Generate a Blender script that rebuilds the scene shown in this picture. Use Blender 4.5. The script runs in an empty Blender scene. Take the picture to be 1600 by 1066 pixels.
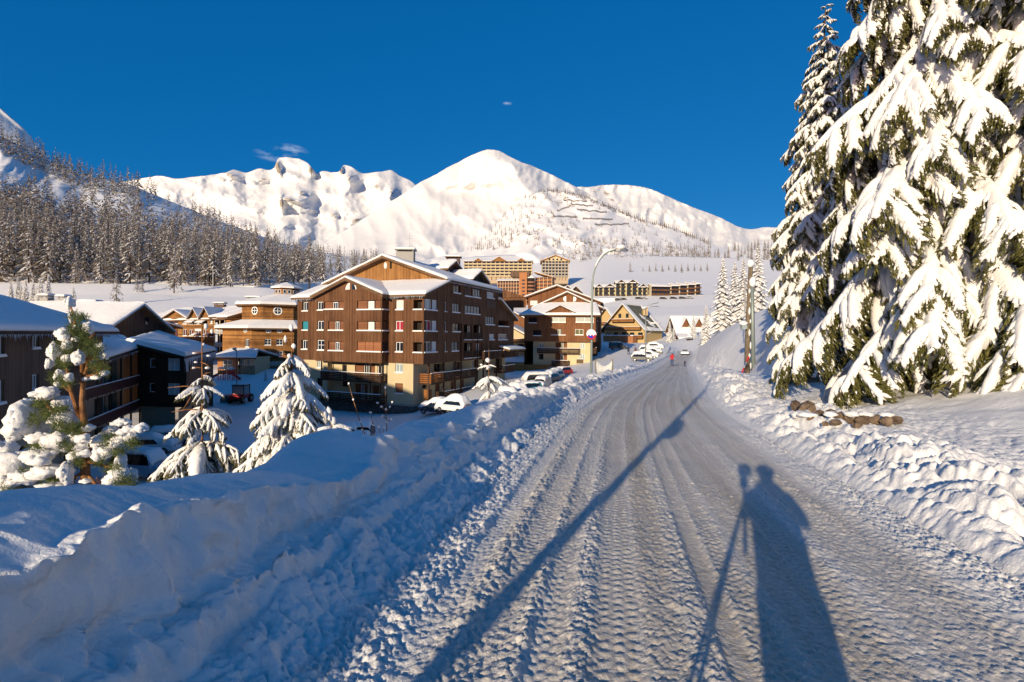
import bpy, math, random
import numpy as np
from mathutils import Vector, Matrix

R = math.radians
scene = bpy.context.scene
col = scene.collection

# ------------------------------------------------------------------ camera, sky, sun, exposure
EYE = Vector((0.0, 0.0, 1.65))
FOC = 760.0                       # focal length in photo pixels (1600 wide)
PITCH, ROLL = R(-.64), R(.6)
_fw = Vector((0, math.cos(PITCH), math.sin(PITCH)))
_r0 = Vector((1, 0, 0)); _u0 = _r0.cross(_fw)
_rt = _r0*math.cos(ROLL) + _u0*math.sin(ROLL)
_up = -_r0*math.sin(ROLL) + _u0*math.cos(ROLL)
cam_data = bpy.data.cameras.new('camera'); cam = bpy.data.objects.new('camera', cam_data)
col.objects.link(cam)
m = Matrix((( _rt.x, _up.x, -_fw.x), (_rt.y, _up.y, -_fw.y), (_rt.z, _up.z, -_fw.z)))
cam.matrix_world = Matrix.Translation(EYE) @ m.to_4x4()
cam_data.sensor_width = 36; cam_data.lens = 36*FOC/1600
cam_data.clip_start = .05; cam_data.clip_end = 20000
scene.camera = cam

SUN_EL, SUN_AZ = R(13.4), R(25.2)      # the light travels towards azimuth 25.2 deg right of the view, sun behind left
world = bpy.data.worlds.new('World'); scene.world = world; world.use_nodes = True
wn = world.node_tree; wn.nodes.clear()
w_out = wn.nodes.new('ShaderNodeOutputWorld'); w_bg = wn.nodes.new('ShaderNodeBackground')
sky = wn.nodes.new('ShaderNodeTexSky'); sky.sky_type = 'NISHITA'; sky.sun_disc = False
sky.sun_elevation = SUN_EL; sky.sun_rotation = SUN_AZ + math.pi
sky.altitude = 1800; sky.air_density = 1.0; sky.dust_density = 2.0; sky.ozone_density = 5.0
w_bg.inputs['Strength'].default_value = .112
def wnode(t, **k):
    n = wn.nodes.new(t)
    for a, b in k.items(): setattr(n, a, b)
    return n
# the clear, polarised alpine sky: one tone curve per channel over the whole sky (deep blue away from the sun, pale towards it)
w_sep = wnode('ShaderNodeSeparateColor'); w_cmb = wnode('ShaderNodeCombineColor'); wn.links.new(sky.outputs[0], w_sep.inputs[0])
for i, ((p_, k_), (q_, l_)) in enumerate((((2.0, .075), (2.4, .018)), ((.4, .76), (2.0, .03)), ((.4, 1.72), (2.0, .004)))):
    sm_ = []
    for (e_, f_) in ((p_, k_), (q_, l_)):
        pw_ = wnode('ShaderNodeMath', operation='POWER'); pw_.inputs[1].default_value = e_; wn.links.new(w_sep.outputs[i], pw_.inputs[0])
        ml_ = wnode('ShaderNodeMath', operation='MULTIPLY'); ml_.inputs[1].default_value = f_; wn.links.new(pw_.outputs[0], ml_.inputs[0]); sm_.append(ml_)
    ad_ = wnode('ShaderNodeMath', operation='ADD'); wn.links.new(sm_[0].outputs[0], ad_.inputs[0]); wn.links.new(sm_[1].outputs[0], ad_.inputs[1])
    mn_ = wnode('ShaderNodeMath', operation='MINIMUM'); mn_.inputs[1].default_value = 24.0; wn.links.new(ad_.outputs[0], mn_.inputs[0]); wn.links.new(mn_.outputs[0], w_cmb.inputs[i])
# thin cloud wisps
tc = wn.nodes.new('ShaderNodeTexCoord')
nz = wnode('ShaderNodeTexNoise'); nz.inputs['Scale'].default_value = 38; nz.inputs['Detail'].default_value = 5
mp = wnode('ShaderNodeMapping'); mp.inputs['Scale'].default_value = (1, 1, 3.2)
wn.links.new(tc.outputs['Generated'], mp.inputs[0]); wn.links.new(mp.outputs[0], nz.inputs[0])
masks = None
for (px, py, rad) in ((427, 243, .034), (455, 234, .030), (793, 162, .010)):
    d = (_fw + _rt*((px-800)/FOC) + _up*((533-py)/FOC)).normalized()
    vs = wnode('ShaderNodeVectorMath', operation='SUBTRACT'); vs.inputs[1].default_value = d
    wn.links.new(tc.outputs['Generated'], vs.inputs[0])
    sc_ = wnode('ShaderNodeVectorMath', operation='MULTIPLY'); sc_.inputs[1].default_value = (1, 1, 3.0)
    wn.links.new(vs.outputs[0], sc_.inputs[0])
    ln = wnode('ShaderNodeVectorMath', operation='LENGTH'); wn.links.new(sc_.outputs[0], ln.inputs[0])
    mr = wnode('ShaderNodeMapRange'); mr.inputs[1].default_value = rad; mr.inputs[2].default_value = rad*.15
    wn.links.new(ln.outputs['Value'], mr.inputs[0])
    if masks is None: masks = mr.outputs[0]
    else:
        mx = wnode('ShaderNodeMath', operation='MAXIMUM')
        wn.links.new(masks, mx.inputs[0]); wn.links.new(mr.outputs[0], mx.inputs[1]); masks = mx.outputs[0]
cr = wnode('ShaderNodeMapRange'); cr.inputs[1].default_value = .42; cr.inputs[2].default_value = .75; cr.inputs[4].default_value = .62
wn.links.new(nz.outputs[0], cr.inputs[0])
mm = wnode('ShaderNodeMath', operation='MULTIPLY'); wn.links.new(masks, mm.inputs[0]); wn.links.new(cr.outputs[0], mm.inputs[1])
cl = wnode('ShaderNodeMix', data_type='RGBA'); cl.inputs[7].default_value = (6, 6.6, 7.4, 1)
wn.links.new(mm.outputs[0], cl.inputs[0]); wn.links.new(w_cmb.outputs[0], cl.inputs[6])
wn.links.new(cl.outputs[2], w_bg.inputs[0]); wn.links.new(w_bg.outputs[0], w_out.inputs[0])

sl = bpy.data.lights.new('sun', 'SUN'); sl.energy = 4.4; sl.angle = R(.5); sl.color = (1, .825, .585)
so = bpy.data.objects.new('sun', sl); col.objects.link(so)
SUND = Vector((math.sin(SUN_AZ)*math.cos(SUN_EL), math.cos(SUN_AZ)*math.cos(SUN_EL), -math.sin(SUN_EL)))
so.rotation_euler = SUND.to_track_quat('-Z', 'Y').to_euler()
scene.view_settings.view_transform = 'Standard'; scene.view_settings.look = 'None'
scene.view_settings.exposure = .44; scene.view_settings.gamma = 1
scene.view_settings.use_curve_mapping = False
scene.cycles.max_bounces = 6; scene.cycles.diffuse_bounces = 4; scene.cycles.glossy_bounces = 2
scene.cycles.transmission_bounces = 2; scene.cycles.transparent_max_bounces = 6

# ------------------------------------------------------------------ helpers
def ray(x, y): return _fw + _rt*((x-800)/FOC) + _up*((533-y)/FOC)
def at(x, y, Y):
    d = ray(x, y); return EYE + d*(Y/d.y)
def atx(x, y, Y):
    """vectorised: world point seen at photo pixel x, y at depth Y"""
    dx = (x-800)/FOC; dy = (533-y)/FOC
    vx = _fw.x + _rt.x*dx + _up.x*dy; vy = _fw.y + _rt.y*dx + _up.y*dy; vz = _fw.z + _rt.z*dx + _up.z*dy
    k = Y/vy
    return vx*k, EYE.z + vz*k

_perm = np.random.RandomState(7).permutation(512)
_perm = np.concatenate([_perm, _perm, _perm])
_g = np.random.RandomState(3).uniform(0, 2*np.pi, 512); _gx, _gy = np.cos(_g), np.sin(_g)
def perlin(x, y):
    x = np.asarray(x, float); y = np.asarray(y, float)
    xi = np.floor(x).astype(int); yi = np.floor(y).astype(int); xf = x-xi; yf = y-yi
    xi &= 511; yi &= 511
    u = xf*xf*xf*(xf*(xf*6-15)+10); v = yf*yf*yf*(yf*(yf*6-15)+10)
    def g(a, b, fx, fy):
        h = _perm[_perm[a] + b]; return _gx[h]*fx + _gy[h]*fy
    x1 = (xi+1) & 511; y1 = (yi+1) & 511
    n00 = g(xi, yi, xf, yf); n10 = g(x1, yi, xf-1, yf); n01 = g(xi, y1, xf, yf-1); n11 = g(x1, y1, xf-1, yf-1)
    return ((n00*(1-u)+n10*u)*(1-v) + (n01*(1-u)+n11*u)*v)*1.5
def fbm(x, y, o=4, g=.5):
    s = 0; a = 1; n = 0
    for i in range(o):
        s = s + a*perlin(x*2**i + 17.3*i, y*2**i - 9.1*i); n += a; a *= g
    return s/n
def ridged(x, y, o=4):
    s = 0; a = 1; n = 0
    for i in range(o):
        s = s + a*(1-np.abs(perlin(x*2**i + 31.7*i, y*2**i + 4.9*i))*2); n += a; a *= .5
    return s/n
def smooth(a, b, x):
    t = np.clip((x-a)/(b-a), 0, 1); return t*t*(3-2*t)
def spline(xs, ys, x):
    """smooth (Catmull-Rom like, monotone safe) interpolation"""
    xs = np.array(xs, float); ys = np.array(ys, float)
    d = np.diff(ys)/np.diff(xs); mtan = np.concatenate([[d[0]], (d[1:]+d[:-1])/2, [d[-1]]])
    x = np.asarray(x, float); i = np.clip(np.searchsorted(xs, x)-1, 0, len(xs)-2)
    h = xs[i+1]-xs[i]; t = (x-xs[i])/h
    tc_ = np.clip(t, 0, 1)
    r = (2*tc_**3-3*tc_**2+1)*ys[i] + (tc_**3-2*tc_**2+tc_)*h*mtan[i] + (-2*tc_**3+3*tc_**2)*ys[i+1] + (tc_**3-tc_**2)*h*mtan[i+1]
    return r + np.where(t < 0, (x-xs[0])*mtan[0], 0) + np.where(t > 1, (x-xs[-1])*mtan[-1], 0)

def tag(o, label=None, cat=None, group=None, kind=None):
    if label: o['label'] = label
    if cat: o['category'] = cat
    if group: o['group'] = group
    if kind: o['kind'] = kind
    return o
def empty(name, loc, label=None, cat=None, group=None):
    o = bpy.data.objects.new(name, None); o.location = loc; o.empty_display_size = .2
    col.objects.link(o); o['_l'] = 0; del o['_l']
    return tag(o, label, cat, group)
def link(name, mesh, parent=None, loc=(0, 0, 0)):
    o = bpy.data.objects.new(name, mesh); col.objects.link(o); o.location = loc
    if parent is not None: o.parent = parent
    return o
def copy_tree(src, loc, rz=0, scale=None, parent=None):
    kids = [c for c in CH.get(src.name, [])]
    c = src.copy(); col.objects.link(c); c.parent = parent
    if parent is None:
        c.location = loc; c.rotation_euler = (0, 0, rz)
        if scale: c.scale = (scale, scale, scale)
    for k in kids:
        d = k.copy(); col.objects.link(d); d.parent = c
        for g in CH.get(k.name, []):
            e = g.copy(); col.objects.link(e); e.parent = d
    return c
CH = {}
def reg(root):
    """remember a prototype's children so that copies need no search"""
    CH[root.name] = [o for o in root.children]
    for c in CH[root.name]: CH[c.name] = [o for o in c.children]

def grid_mesh(name, V, nr, nc, mat, attrs=None, wrap=False, flip=False):
    """V: (nr*nc, 3) array of vertices laid out in rows"""
    me = bpy.data.meshes.new(name)
    me.vertices.add(nr*nc); me.vertices.foreach_set('co', np.ascontiguousarray(V, dtype=np.float32).ravel())
    i = np.arange(nr-1)[:, None]*nc + np.arange(nc-1)[None, :]
    q = np.stack([i, i+1, i+nc+1, i+nc], -1).reshape(-1, 4)
    if flip: q = q[:, ::-1]
    nf = len(q)
    me.loops.add(nf*4); me.loops.foreach_set('vertex_index', np.ascontiguousarray(q, dtype=np.int32).ravel())
    me.polygons.add(nf); me.polygons.foreach_set('loop_start', np.arange(0, nf*4, 4, dtype=np.int32))
    me.polygons.foreach_set('loop_total', np.full(nf, 4, dtype=np.int32))
    me.update(); me.validate()
    me.polygons.foreach_set('use_smooth', np.ones(nf, dtype=bool))
    for k, a in (attrs or {}).items():
        at_ = me.attributes.new(k, 'FLOAT', 'POINT'); at_.data.foreach_set('value', np.ascontiguousarray(a, dtype=np.float32).ravel())
    me.materials.append(mat)
    return me

class MB:
    """collects faces in world coordinates; build() links them as ONE mesh object"""
    def __init__(s): s.v = []; s.f = []; s.m = []; s.s = []
    def face(s, pts, m=0, sm=False):
        b = len(s.v); s.v += [tuple(p) for p in pts]; s.f.append(tuple(range(b, b+len(pts)))); s.m.append(m); s.s.append(sm)
    def mesh_part(s, vs, fs, m=0, sm=False):
        b = len(s.v); s.v += [tuple(p) for p in vs]
        for f in fs: s.f.append(tuple(b+i for i in f)); s.m.append(m); s.s.append(sm)
    def hexa(s, p, m=0):   # 8 points: bottom 0-3, top 4-7
        s.mesh_part(p, [(0, 3, 2, 1), (4, 5, 6, 7), (0, 1, 5, 4), (1, 2, 6, 5), (2, 3, 7, 6), (3, 0, 4, 7)], m)
    def box(s, a, b, m=0):
        (x0, y0, z0), (x1, y1, z1) = a, b
        s.hexa([(x0, y0, z0), (x1, y0, z0), (x1, y1, z0), (x0, y1, z0), (x0, y0, z1), (x1, y0, z1), (x1, y1, z1), (x0, y1, z1)], m)
    def fbox(s, F, a0, a1, z0, z1, d0, d1, m=0):
        P = F.p
        s.hexa([P(a0, z0, d0), P(a1, z0, d0), P(a1, z0, d1), P(a0, z0, d1), P(a0, z1, d0), P(a1, z1, d0), P(a1, z1, d1), P(a0, z1, d1)], m)
    def bar(s, p, q, r0, r1=None, n=6, m=0, sm=True, cap=True):
        if r1 is None: r1 = r0
        p = Vector(p); q = Vector(q); d = (q-p)
        if d.length < 1e-6: return
        d.normalize(); u = d.orthogonal().normalized(); w = d.cross(u)
        vs = []
        for c, r in ((p, r0), (q, r1)):
            for i in range(n):
                t = 2*math.pi*i/n; vs.append(c + u*(math.cos(t)*r) + w*(math.sin(t)*r))
        fs = [(i, (i+1) % n, n+(i+1) % n, n+i) for i in range(n)]
        s.mesh_part(vs, fs, m, sm)
        if cap:
            s.mesh_part(vs[:n], [tuple(range(n-1, -1, -1))], m); s.mesh_part(vs[n:], [tuple(range(n))], m)
    def tube(s, pts, rad, n=7, m=0, cap=True):
        pts = [Vector(p) for p in pts]; k = len(pts)
        if not hasattr(rad, '__len__'): rad = [rad]*k
        u = None; vs = []
        for i, p in enumerate(pts):
            d = (pts[min(i+1, k-1)] - pts[max(i-1, 0)]).normalized()
            if u is None: u = d.orthogonal().normalized()
            else: u = (u - d*u.dot(d)).normalized()
            w = d.cross(u)
            for j in range(n):
                t = 2*math.pi*j/n; vs.append(p + (u*math.cos(t) + w*math.sin(t))*rad[i])
        fs = [(i*n+j, i*n+(j+1) % n, (i+1)*n+(j+1) % n, (i+1)*n+j) for i in range(k-1) for j in range(n)]
        if cap: fs += [tuple(range(n-1, -1, -1)), tuple((k-1)*n+j for j in range(n))]
        s.mesh_part(vs, fs, m, True)
    def blob(s, c, r, seed=0, m=0, nu=10, nv=7, amp=.18, freq=1.6):
        """closed lumpy ellipsoid; r = radii"""
        c = Vector(c); rr = random.Random(seed); ph = [rr.uniform(0, 6.28) for _ in range(6)]
        vs = []
        for i in range(nv+1):
            th = math.pi*i/nv
            for j in range(nu):
                f = 2*math.pi*j/nu
                d = Vector((math.sin(th)*math.cos(f), math.sin(th)*math.sin(f), math.cos(th)))
                k = 1 + amp*(math.sin(freq*2*d.x+ph[0])*math.sin(freq*2*d.y+ph[1]) + .6*math.sin(freq*3.7*d.z+ph[2]+freq*2*d.x) + .4*math.sin(freq*5*d.y+ph[3]))
                vs.append((c.x + d.x*r[0]*k, c.y + d.y*r[1]*k, c.z + d.z*r[2]*k))
        fs = [(i*nu+j, (i+1)*nu+j, (i+1)*nu+(j+1) % nu, i*nu+(j+1) % nu) for i in range(nv) for j in range(nu)]
        s.mesh_part(vs, fs, m, True)
    def mesh(s, name, mats, loc=(0, 0, 0), uv=True, smooth=None):
        me = bpy.data.meshes.new(name)
        lx, ly, lz = loc
        co = np.array(s.v, dtype=np.float32).reshape(-1, 3) - np.array([lx, ly, lz], dtype=np.float32)
        me.from_pydata(co.tolist(), [], s.f)
        if not isinstance(mats, (list, tuple)): mats = [mats]
        for m_ in mats: me.materials.append(m_)
        me.polygons.foreach_set('material_index', np.array(s.m, dtype=np.int32))
        me.polygons.foreach_set('use_smooth', np.array(s.s if smooth is None else [smooth]*len(s.f), dtype=bool))
        if uv and len(s.f) < 60000:
            ul = me.uv_layers.new(name='uv')
            nf = len(me.polygons); nl = len(me.loops)
            nrm = np.zeros(nf*3, dtype=np.float32); me.polygons.foreach_get('normal', nrm); nrm = nrm.reshape(-1, 3)
            tot = np.zeros(nf, dtype=np.int32); me.polygons.foreach_get('loop_total', tot)
            vi = np.zeros(nl, dtype=np.int32); me.loops.foreach_get('vertex_index', vi)
            n_ = np.repeat(nrm, tot, axis=0); p_ = np.array(s.v, dtype=np.float32)[vi]
            h = np.hypot(n_[:, 0], n_[:, 1]); vert = h > .35
            tx = np.where(vert, -n_[:, 1]/np.maximum(h, 1e-6), 1); ty = np.where(vert, n_[:, 0]/np.maximum(h, 1e-6), 0)
            u = p_[:, 0]*tx + p_[:, 1]*ty; v = np.where(vert, p_[:, 2], p_[:, 1])
            ul.data.foreach_set('uv', np.stack([u, v], -1).astype(np.float32).ravel())
        me.update()
        return me
    def build(s, name, mats, parent=None, kind=None, smooth=None, shift=None):
        loc = parent_loc(parent) if shift is None else shift
        me = s.mesh(name, mats, loc, smooth=smooth)
        o = link(name, me, parent)
        if kind: o['kind'] = kind
        return o
def parent_loc(p):
    l = Vector((0, 0, 0))
    while p is not None: l += p.location; p = p.parent
    return l

# ------------------------------------------------------------------ materials
def mat(name, color=(.5, .5, .5), rough=.7, metal=0, spec=.3):
    m_ = bpy.data.materials.new(name); m_.use_nodes = True
    b = m_.node_tree.nodes['Principled BSDF']
    b.inputs['Base Color'].default_value = (*color, 1); b.inputs['Roughness'].default_value = rough
    b.inputs['Metallic'].default_value = metal; b.inputs['Specular IOR Level'].default_value = spec
    return m_
class NT:
    def __init__(s, m_): s.t = m_.node_tree; s.b = s.t.nodes['Principled BSDF']
    def n(s, t, ins=None, **k):
        nd = s.t.nodes.new(t)
        for a, b in k.items(): setattr(nd, a, b)
        for a, b in (ins or {}).items():
            if hasattr(b, 'is_output') or isinstance(b, bpy.types.NodeSocket): s.t.links.new(b, nd.inputs[a])
            else: nd.inputs[a].default_value = b
        return nd
    def math(s, op, a, b=0.0, c=0.0): return s.n('ShaderNodeMath', {0: a, 1: b, 2: c}, operation=op).outputs[0]
    def mix(s, f, a, b, blend='MIX'):
        nd = s.n('ShaderNodeMix', data_type='RGBA', blend_type=blend)
        for i, v in ((0, f), (6, a), (7, b)):
            if isinstance(v, bpy.types.NodeSocket): s.t.links.new(v, nd.inputs[i])
            elif i == 0: nd.inputs[0].default_value = v
            else: nd.inputs[i].default_value = (*v, 1)
        return nd.outputs[2]
    def rng(s, v, a, b, c=0., d=1.): return s.n('ShaderNodeMapRange', {0: v, 1: a, 2: b, 3: c, 4: d}).outputs[0]
    def noise(s, vec, sc, det=4, rough=.5): 
        return s.n('ShaderNodeTexNoise', {'Vector': vec, 'Scale': sc, 'Detail': det, 'Roughness': rough}).outputs[0]
    def bump(s, h, strength=.5, dist=.02):
        nd = s.n('ShaderNodeBump', {'Height': h, 'Strength': strength, 'Distance': dist}); s.t.links.new(nd.outputs[0], s.b.inputs['Normal']); return nd
    def color(s, sock): s.t.links.new(sock, s.b.inputs['Base Color'])

def snow_mat(name, base=(.80, .82, .85), bump=((9, .35, .03), (60, .3, .008)), dirt=False):
    m_ = mat(name, base, .62, 0, .25); t = NT(m_)
    g = t.n('ShaderNodeNewGeometry').outputs['Position']
    h = None
    for sc, st, dist in bump:
        nz_ = t.noise(g, sc, 5, .6)
        k = t.math('MULTIPLY', nz_, dist)
        h = k if h is None else t.math('ADD', h, k)
    t.bump(h, 1.0, 1.0)
    c = t.mix(t.rng(t.noise(g, 1.3, 3), .35, .7), tuple(v*.95 for v in base), base)
    if dirt:
        a = t.n('ShaderNodeAttribute', attribute_name='dirt').outputs['Fac']
        gr = t.rng(t.noise(g, 30, 4, .7), .3, .75, .55, 1.25)
        c = t.mix(t.math('MULTIPLY', a, gr), c, (.43, .365, .28))
    t.color(c)
    return m_
M = {}
M['snow'] = snow_mat('snow', (.83, .82, .80))
M['roof_snow'] = snow_mat('roof_snow', (.82, .81, .79), ((2.5, .3, .05), (14, .3, .008)))
M['road_snow'] = snow_mat('road_snow', (.79, .775, .75), ((28, 1, .014), (90, 1, .006), (240, 1, .0016)), dirt=True)
M['bank_snow'] = snow_mat('bank_snow', (.81, .80, .785), ((14, 1, .016), (45, 1, .006), (180, 1, .001)))
M['far_snow'] = snow_mat('far_snow', (.87, .86, .84), ((.05, 1, .6), (.3, 1, .12)))
M['branch_snow'] = snow_mat('branch_snow', (.79, .78, .76), ((7, 1, .03), (40, 1, .006)))

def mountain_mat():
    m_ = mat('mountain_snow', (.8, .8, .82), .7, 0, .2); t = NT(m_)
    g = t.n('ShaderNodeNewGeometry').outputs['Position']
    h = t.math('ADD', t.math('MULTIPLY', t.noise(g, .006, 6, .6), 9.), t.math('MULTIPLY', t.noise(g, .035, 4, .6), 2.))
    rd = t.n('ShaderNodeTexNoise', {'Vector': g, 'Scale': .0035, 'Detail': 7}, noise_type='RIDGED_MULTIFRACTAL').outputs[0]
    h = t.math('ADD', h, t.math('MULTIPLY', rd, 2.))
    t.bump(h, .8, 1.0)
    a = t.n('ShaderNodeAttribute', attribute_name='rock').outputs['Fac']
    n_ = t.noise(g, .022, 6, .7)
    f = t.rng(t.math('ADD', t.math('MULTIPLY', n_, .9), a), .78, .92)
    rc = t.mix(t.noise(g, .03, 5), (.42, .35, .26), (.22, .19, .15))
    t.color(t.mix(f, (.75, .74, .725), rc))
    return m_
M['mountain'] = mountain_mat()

def wood_mat(name, c1, c2, vertical=True, width=.16, gap=.5):
    m_ = mat(name, c1, .75, 0, .2); t = NT(m_)
    uv = t.n('ShaderNodeUVMap').outputs[0]
    sp = t.n('ShaderNodeSeparateXYZ', {0: uv})
    a, b = (sp.outputs[0], sp.outputs[1]) if vertical else (sp.outputs[1], sp.outputs[0])
    k = t.math('DIVIDE', a, width); idx = t.math('FLOOR', k); fr = t.math('FRACT', k)
    wn_ = t.n('ShaderNodeTexWhiteNoise', {'W': idx}, noise_dimensions='1D').outputs['Value']
    gr = t.n('ShaderNodeTexNoise', {'Vector': t.n('ShaderNodeCombineXYZ', {0: t.math('MULTIPLY', a, 22.), 1: t.math('MULTIPLY', b, 1.3), 2: idx}).outputs[0], 'Scale': 1.0, 'Detail': 4}).outputs[0]
    big = t.noise(t.n('ShaderNodeNewGeometry').outputs['Position'], .45, 3)
    f = t.math('ADD', t.math('ADD', t.math('MULTIPLY', wn_, .45), t.math('MULTIPLY', gr, .5)), t.math('MULTIPLY', t.math('SUBTRACT', big, .5), .7))
    c = t.mix(t.rng(f, .2, .85), c1, c2)
    wear = t.rng(t.noise(t.n('ShaderNodeCombineXYZ', {0: t.math('MULTIPLY', sp.outputs[0], 2.2), 1: t.math('MULTIPLY', sp.outputs[1], .35)}).outputs[0], 1.0, 5, .65), .52, .78, 0, .55)
    c = t.mix(wear, c, tuple(v*1.15+.035 for v in c2))
    edge = t.math('LESS_THAN', t.math('ABSOLUTE', t.math('SUBTRACT', fr, .5)), .44)
    c = t.mix(t.math('SUBTRACT', 1., edge), c, tuple(v*gap for v in c1))
    t.color(c)
    t.bump(t.math('ADD', edge, t.math('MULTIPLY', gr, .3)), .5, .012)
    return m_
M['wood_brown'] = wood_mat('wood_brown', (.075, .032, .014), (.185, .085, .038))
M['wood_amber'] = wood_mat('wood_amber', (.16, .072, .022), (.36, .175, .055))
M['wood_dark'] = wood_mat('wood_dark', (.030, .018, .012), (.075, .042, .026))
M['wood_grey'] = wood_mat('wood_grey', (.085, .05, .033), (.16, .10, .065))
M['wood_red'] = wood_mat('wood_red', (.13, .052, .02), (.25, .105, .042))
M['log_wall'] = wood_mat('log_wall', (.12, .05, .014), (.42, .20, .06), False, .24, .35)
M['rail_wood'] = wood_mat('rail_wood', (.045, .022, .012), (.09, .045, .025))
M['rail_orange'] = wood_mat('rail_orange', (.20, .075, .02), (.30, .12, .035))
M['trim'] = wood_mat('trim', (.10, .055, .028), (.19, .11, .06), False, .2)

def plaster(name, c):
    m_ = mat(name, c, .85, 0, .2); t = NT(m_); g = t.n('ShaderNodeNewGeometry').outputs['Position']
    f = t.math('ADD', t.math('MULTIPLY', t.noise(g, .8, 4), .6), t.math('MULTIPLY', t.noise(g, 14, 4), .4))
    t.color(t.mix(t.rng(f, .3, .7), tuple(v*.86 for v in c), c)); t.bump(t.noise(g, 40, 3), .25, .006)
    return m_
M['cream'] = plaster('cream', (.56, .46, .28)); M['beige'] = plaster('beige', (.40, .31, .22))
M['ochre'] = plaster('ochre', (.42, .17, .05)); M['concrete'] = plaster('concrete', (.33, .32, .30))
M['pale_wall'] = plaster('pale_wall', (.50, .44, .32)); M['ochre_wall'] = plaster('ochre_wall', (.50, .36, .17)); M['orange_wall'] = plaster('orange_wall', (.36, .155, .065))
M['brick_red'] = plaster('brick_red', (.27, .13, .075)); M['yellow_wall'] = plaster('yellow_wall', (.50, .46, .28))
def stone_mat(name, c1, c2, sc=3.0):
    m_ = mat(name, c1, .85, 0, .25); t = NT(m_); g = t.n('ShaderNodeNewGeometry').outputs['Position']
    v = t.n('ShaderNodeTexVoronoi', {'Vector': g, 'Scale': sc}); v2 = t.n('ShaderNodeTexVoronoi', {'Vector': g, 'Scale': sc}, feature='DISTANCE_TO_EDGE')
    c = t.mix(t.n('ShaderNodeSeparateColor', {0: v.outputs['Color']}).outputs[0], c1, c2)
    c = t.mix(t.rng(t.noise(g, 9, 4), .35, .7), c, tuple(x*.6 for x in c1))
    t.color(t.mix(t.rng(v2.outputs['Distance'], 0, .05), tuple(x*.5 for x in c1), c)); t.bump(t.rng(v2.outputs['Distance'], 0, .12), .6, .03)
    return m_
M['stone'] = stone_mat('stone', (.085, .08, .075), (.17, .155, .14)); M['rock'] = stone_mat('rock', (.13, .09, .06), (.25, .18, .125), 2.6)
M['stone_pale'] = stone_mat('stone_pale', (.26, .20, .12), (.38, .30, .19), 2)
def glass_mat(name, c, rough=.05):
    m_ = mat(name, c, rough, 0, .9); return m_
M['glass'] = glass_mat('glass', (.012, .016, .022)); M['glass_pale'] = glass_mat('glass_pale', (.30, .36, .36), .12)
M['car_glass'] = glass_mat('car_glass', (.01, .012, .014))
M['white'] = mat('white_paint', (.78, .78, .76), .5); M['curtain'] = mat('curtain', (.55, .56, .55), .9)
M['red_curtain'] = mat('red_curtain', (.30, .02, .04), .9); M['teal_blind'] = mat('teal_blind', (.02, .20, .26), .7)
M['shutter'] = wood_mat('shutter', (.16, .065, .03), (.25, .11, .055), False, .12)
M['shutter_orange'] = wood_mat('shutter_orange', (.26, .10, .045), (.36, .15, .07), False, .12)
M['interior'] = mat('interior', (.02, .015, .012), .9); M['door_red'] = mat('door_red', (.09, .03, .02), .7)
M['metal'] = mat('metal', (.28, .29, .30), .45, .6); M['metal_green'] = mat('metal_green', (.22, .26, .24), .5, .3)
M['roof_green'] = wood_mat('roof_green', (.12, .12, .085), (.18, .18, .13), False, .3)
M['ice'] = mat('ice', (.55, .62, .70), .15, 0, .6); M['black'] = mat('black_plastic', (.015, .015, .016), .5)
M['tyre'] = mat('tyre', (.02, .02, .02), .85); M['rim'] = mat('rim', (.3, .3, .31), .35, .7)
M['red_paint'] = mat('red_paint', (.36, .012, .012), .3, 0, .6); M['car_pale'] = mat('car_pale', (.26, .34, .42), .35, 0, .5); M['car_blue'] = mat('car_blue', (.10, .17, .24), .3, 0, .6)
M['car_white'] = mat('car_white', (.62, .64, .66), .35, 0, .6); M['car_dark'] = mat('car_dark', (.03, .035, .04), .3, 0, .6)
M['car_silver'] = mat('car_silver', (.32, .33, .34), .35, .3, .6); M['car_teal'] = mat('car_teal', (.02, .22, .28), .35, 0, .6)
M['lamp_red'] = mat('tail_lamp', (.4, .01, .01), .3); M['sign_blue'] = mat('sign_blue', (.01, .03, .45), .4); M['sign_red'] = mat('sign_red', (.5, .02, .02), .4)
M['skin'] = mat('skin', (.45, .28, .2), .6); M['jacket_red'] = mat('jacket_red', (.42, .015, .015), .8); M['jeans'] = mat('jeans', (.03, .07, .16), .9)
M['dark_cloth'] = mat('dark_cloth', (.02, .02, .035), .9); M['plastic_red'] = mat('plastic_red', (.5, .03, .03), .4)
def bark_mat(name, c1, c2, sc=9):
    m_ = mat(name, c1, .9, 0, .1); t = NT(m_); g = t.n('ShaderNodeNewGeometry').outputs['Position']
    mp_ = t.n('ShaderNodeMapping', {0: g, 3: (1, 1, .3)}).outputs[0]
    f = t.noise(mp_, sc, 5, .7); t.color(t.mix(t.rng(f, .35, .65), c1, c2)); t.bump(f, .9, .03)
    return m_
M['bark'] = bark_mat('bark', (.035, .025, .018), (.12, .085, .06)); M['bark_orange'] = bark_mat('bark_orange', (.13, .055, .02), (.36, .18, .08), 14)
M['pole_wood'] = bark_mat('pole_wood', (.10, .08, .055), (.24, .19, .13), 12)
def leaf_mat(name, c1, c2, sc=1.5):
    m_ = mat(name, c1, .65, 0, .25); t = NT(m_); g = t.n('ShaderNodeNewGeometry').outputs['Position']
    f = t.math('ADD', t.math('MULTIPLY', t.noise(g, sc, 3), .5), t.math('MULTIPLY', t.noise(g, 25, 2), .5))
    t.color(t.mix(t.rng(f, .35, .65), c1, c2)); return m_
M['needles'] = leaf_mat('spruce_needles', (.055, .060, .016), (.16, .145, .040)); M['pine_needles'] = leaf_mat('pine_needles', (.045, .07, .018), (.13, .15, .035))
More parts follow.
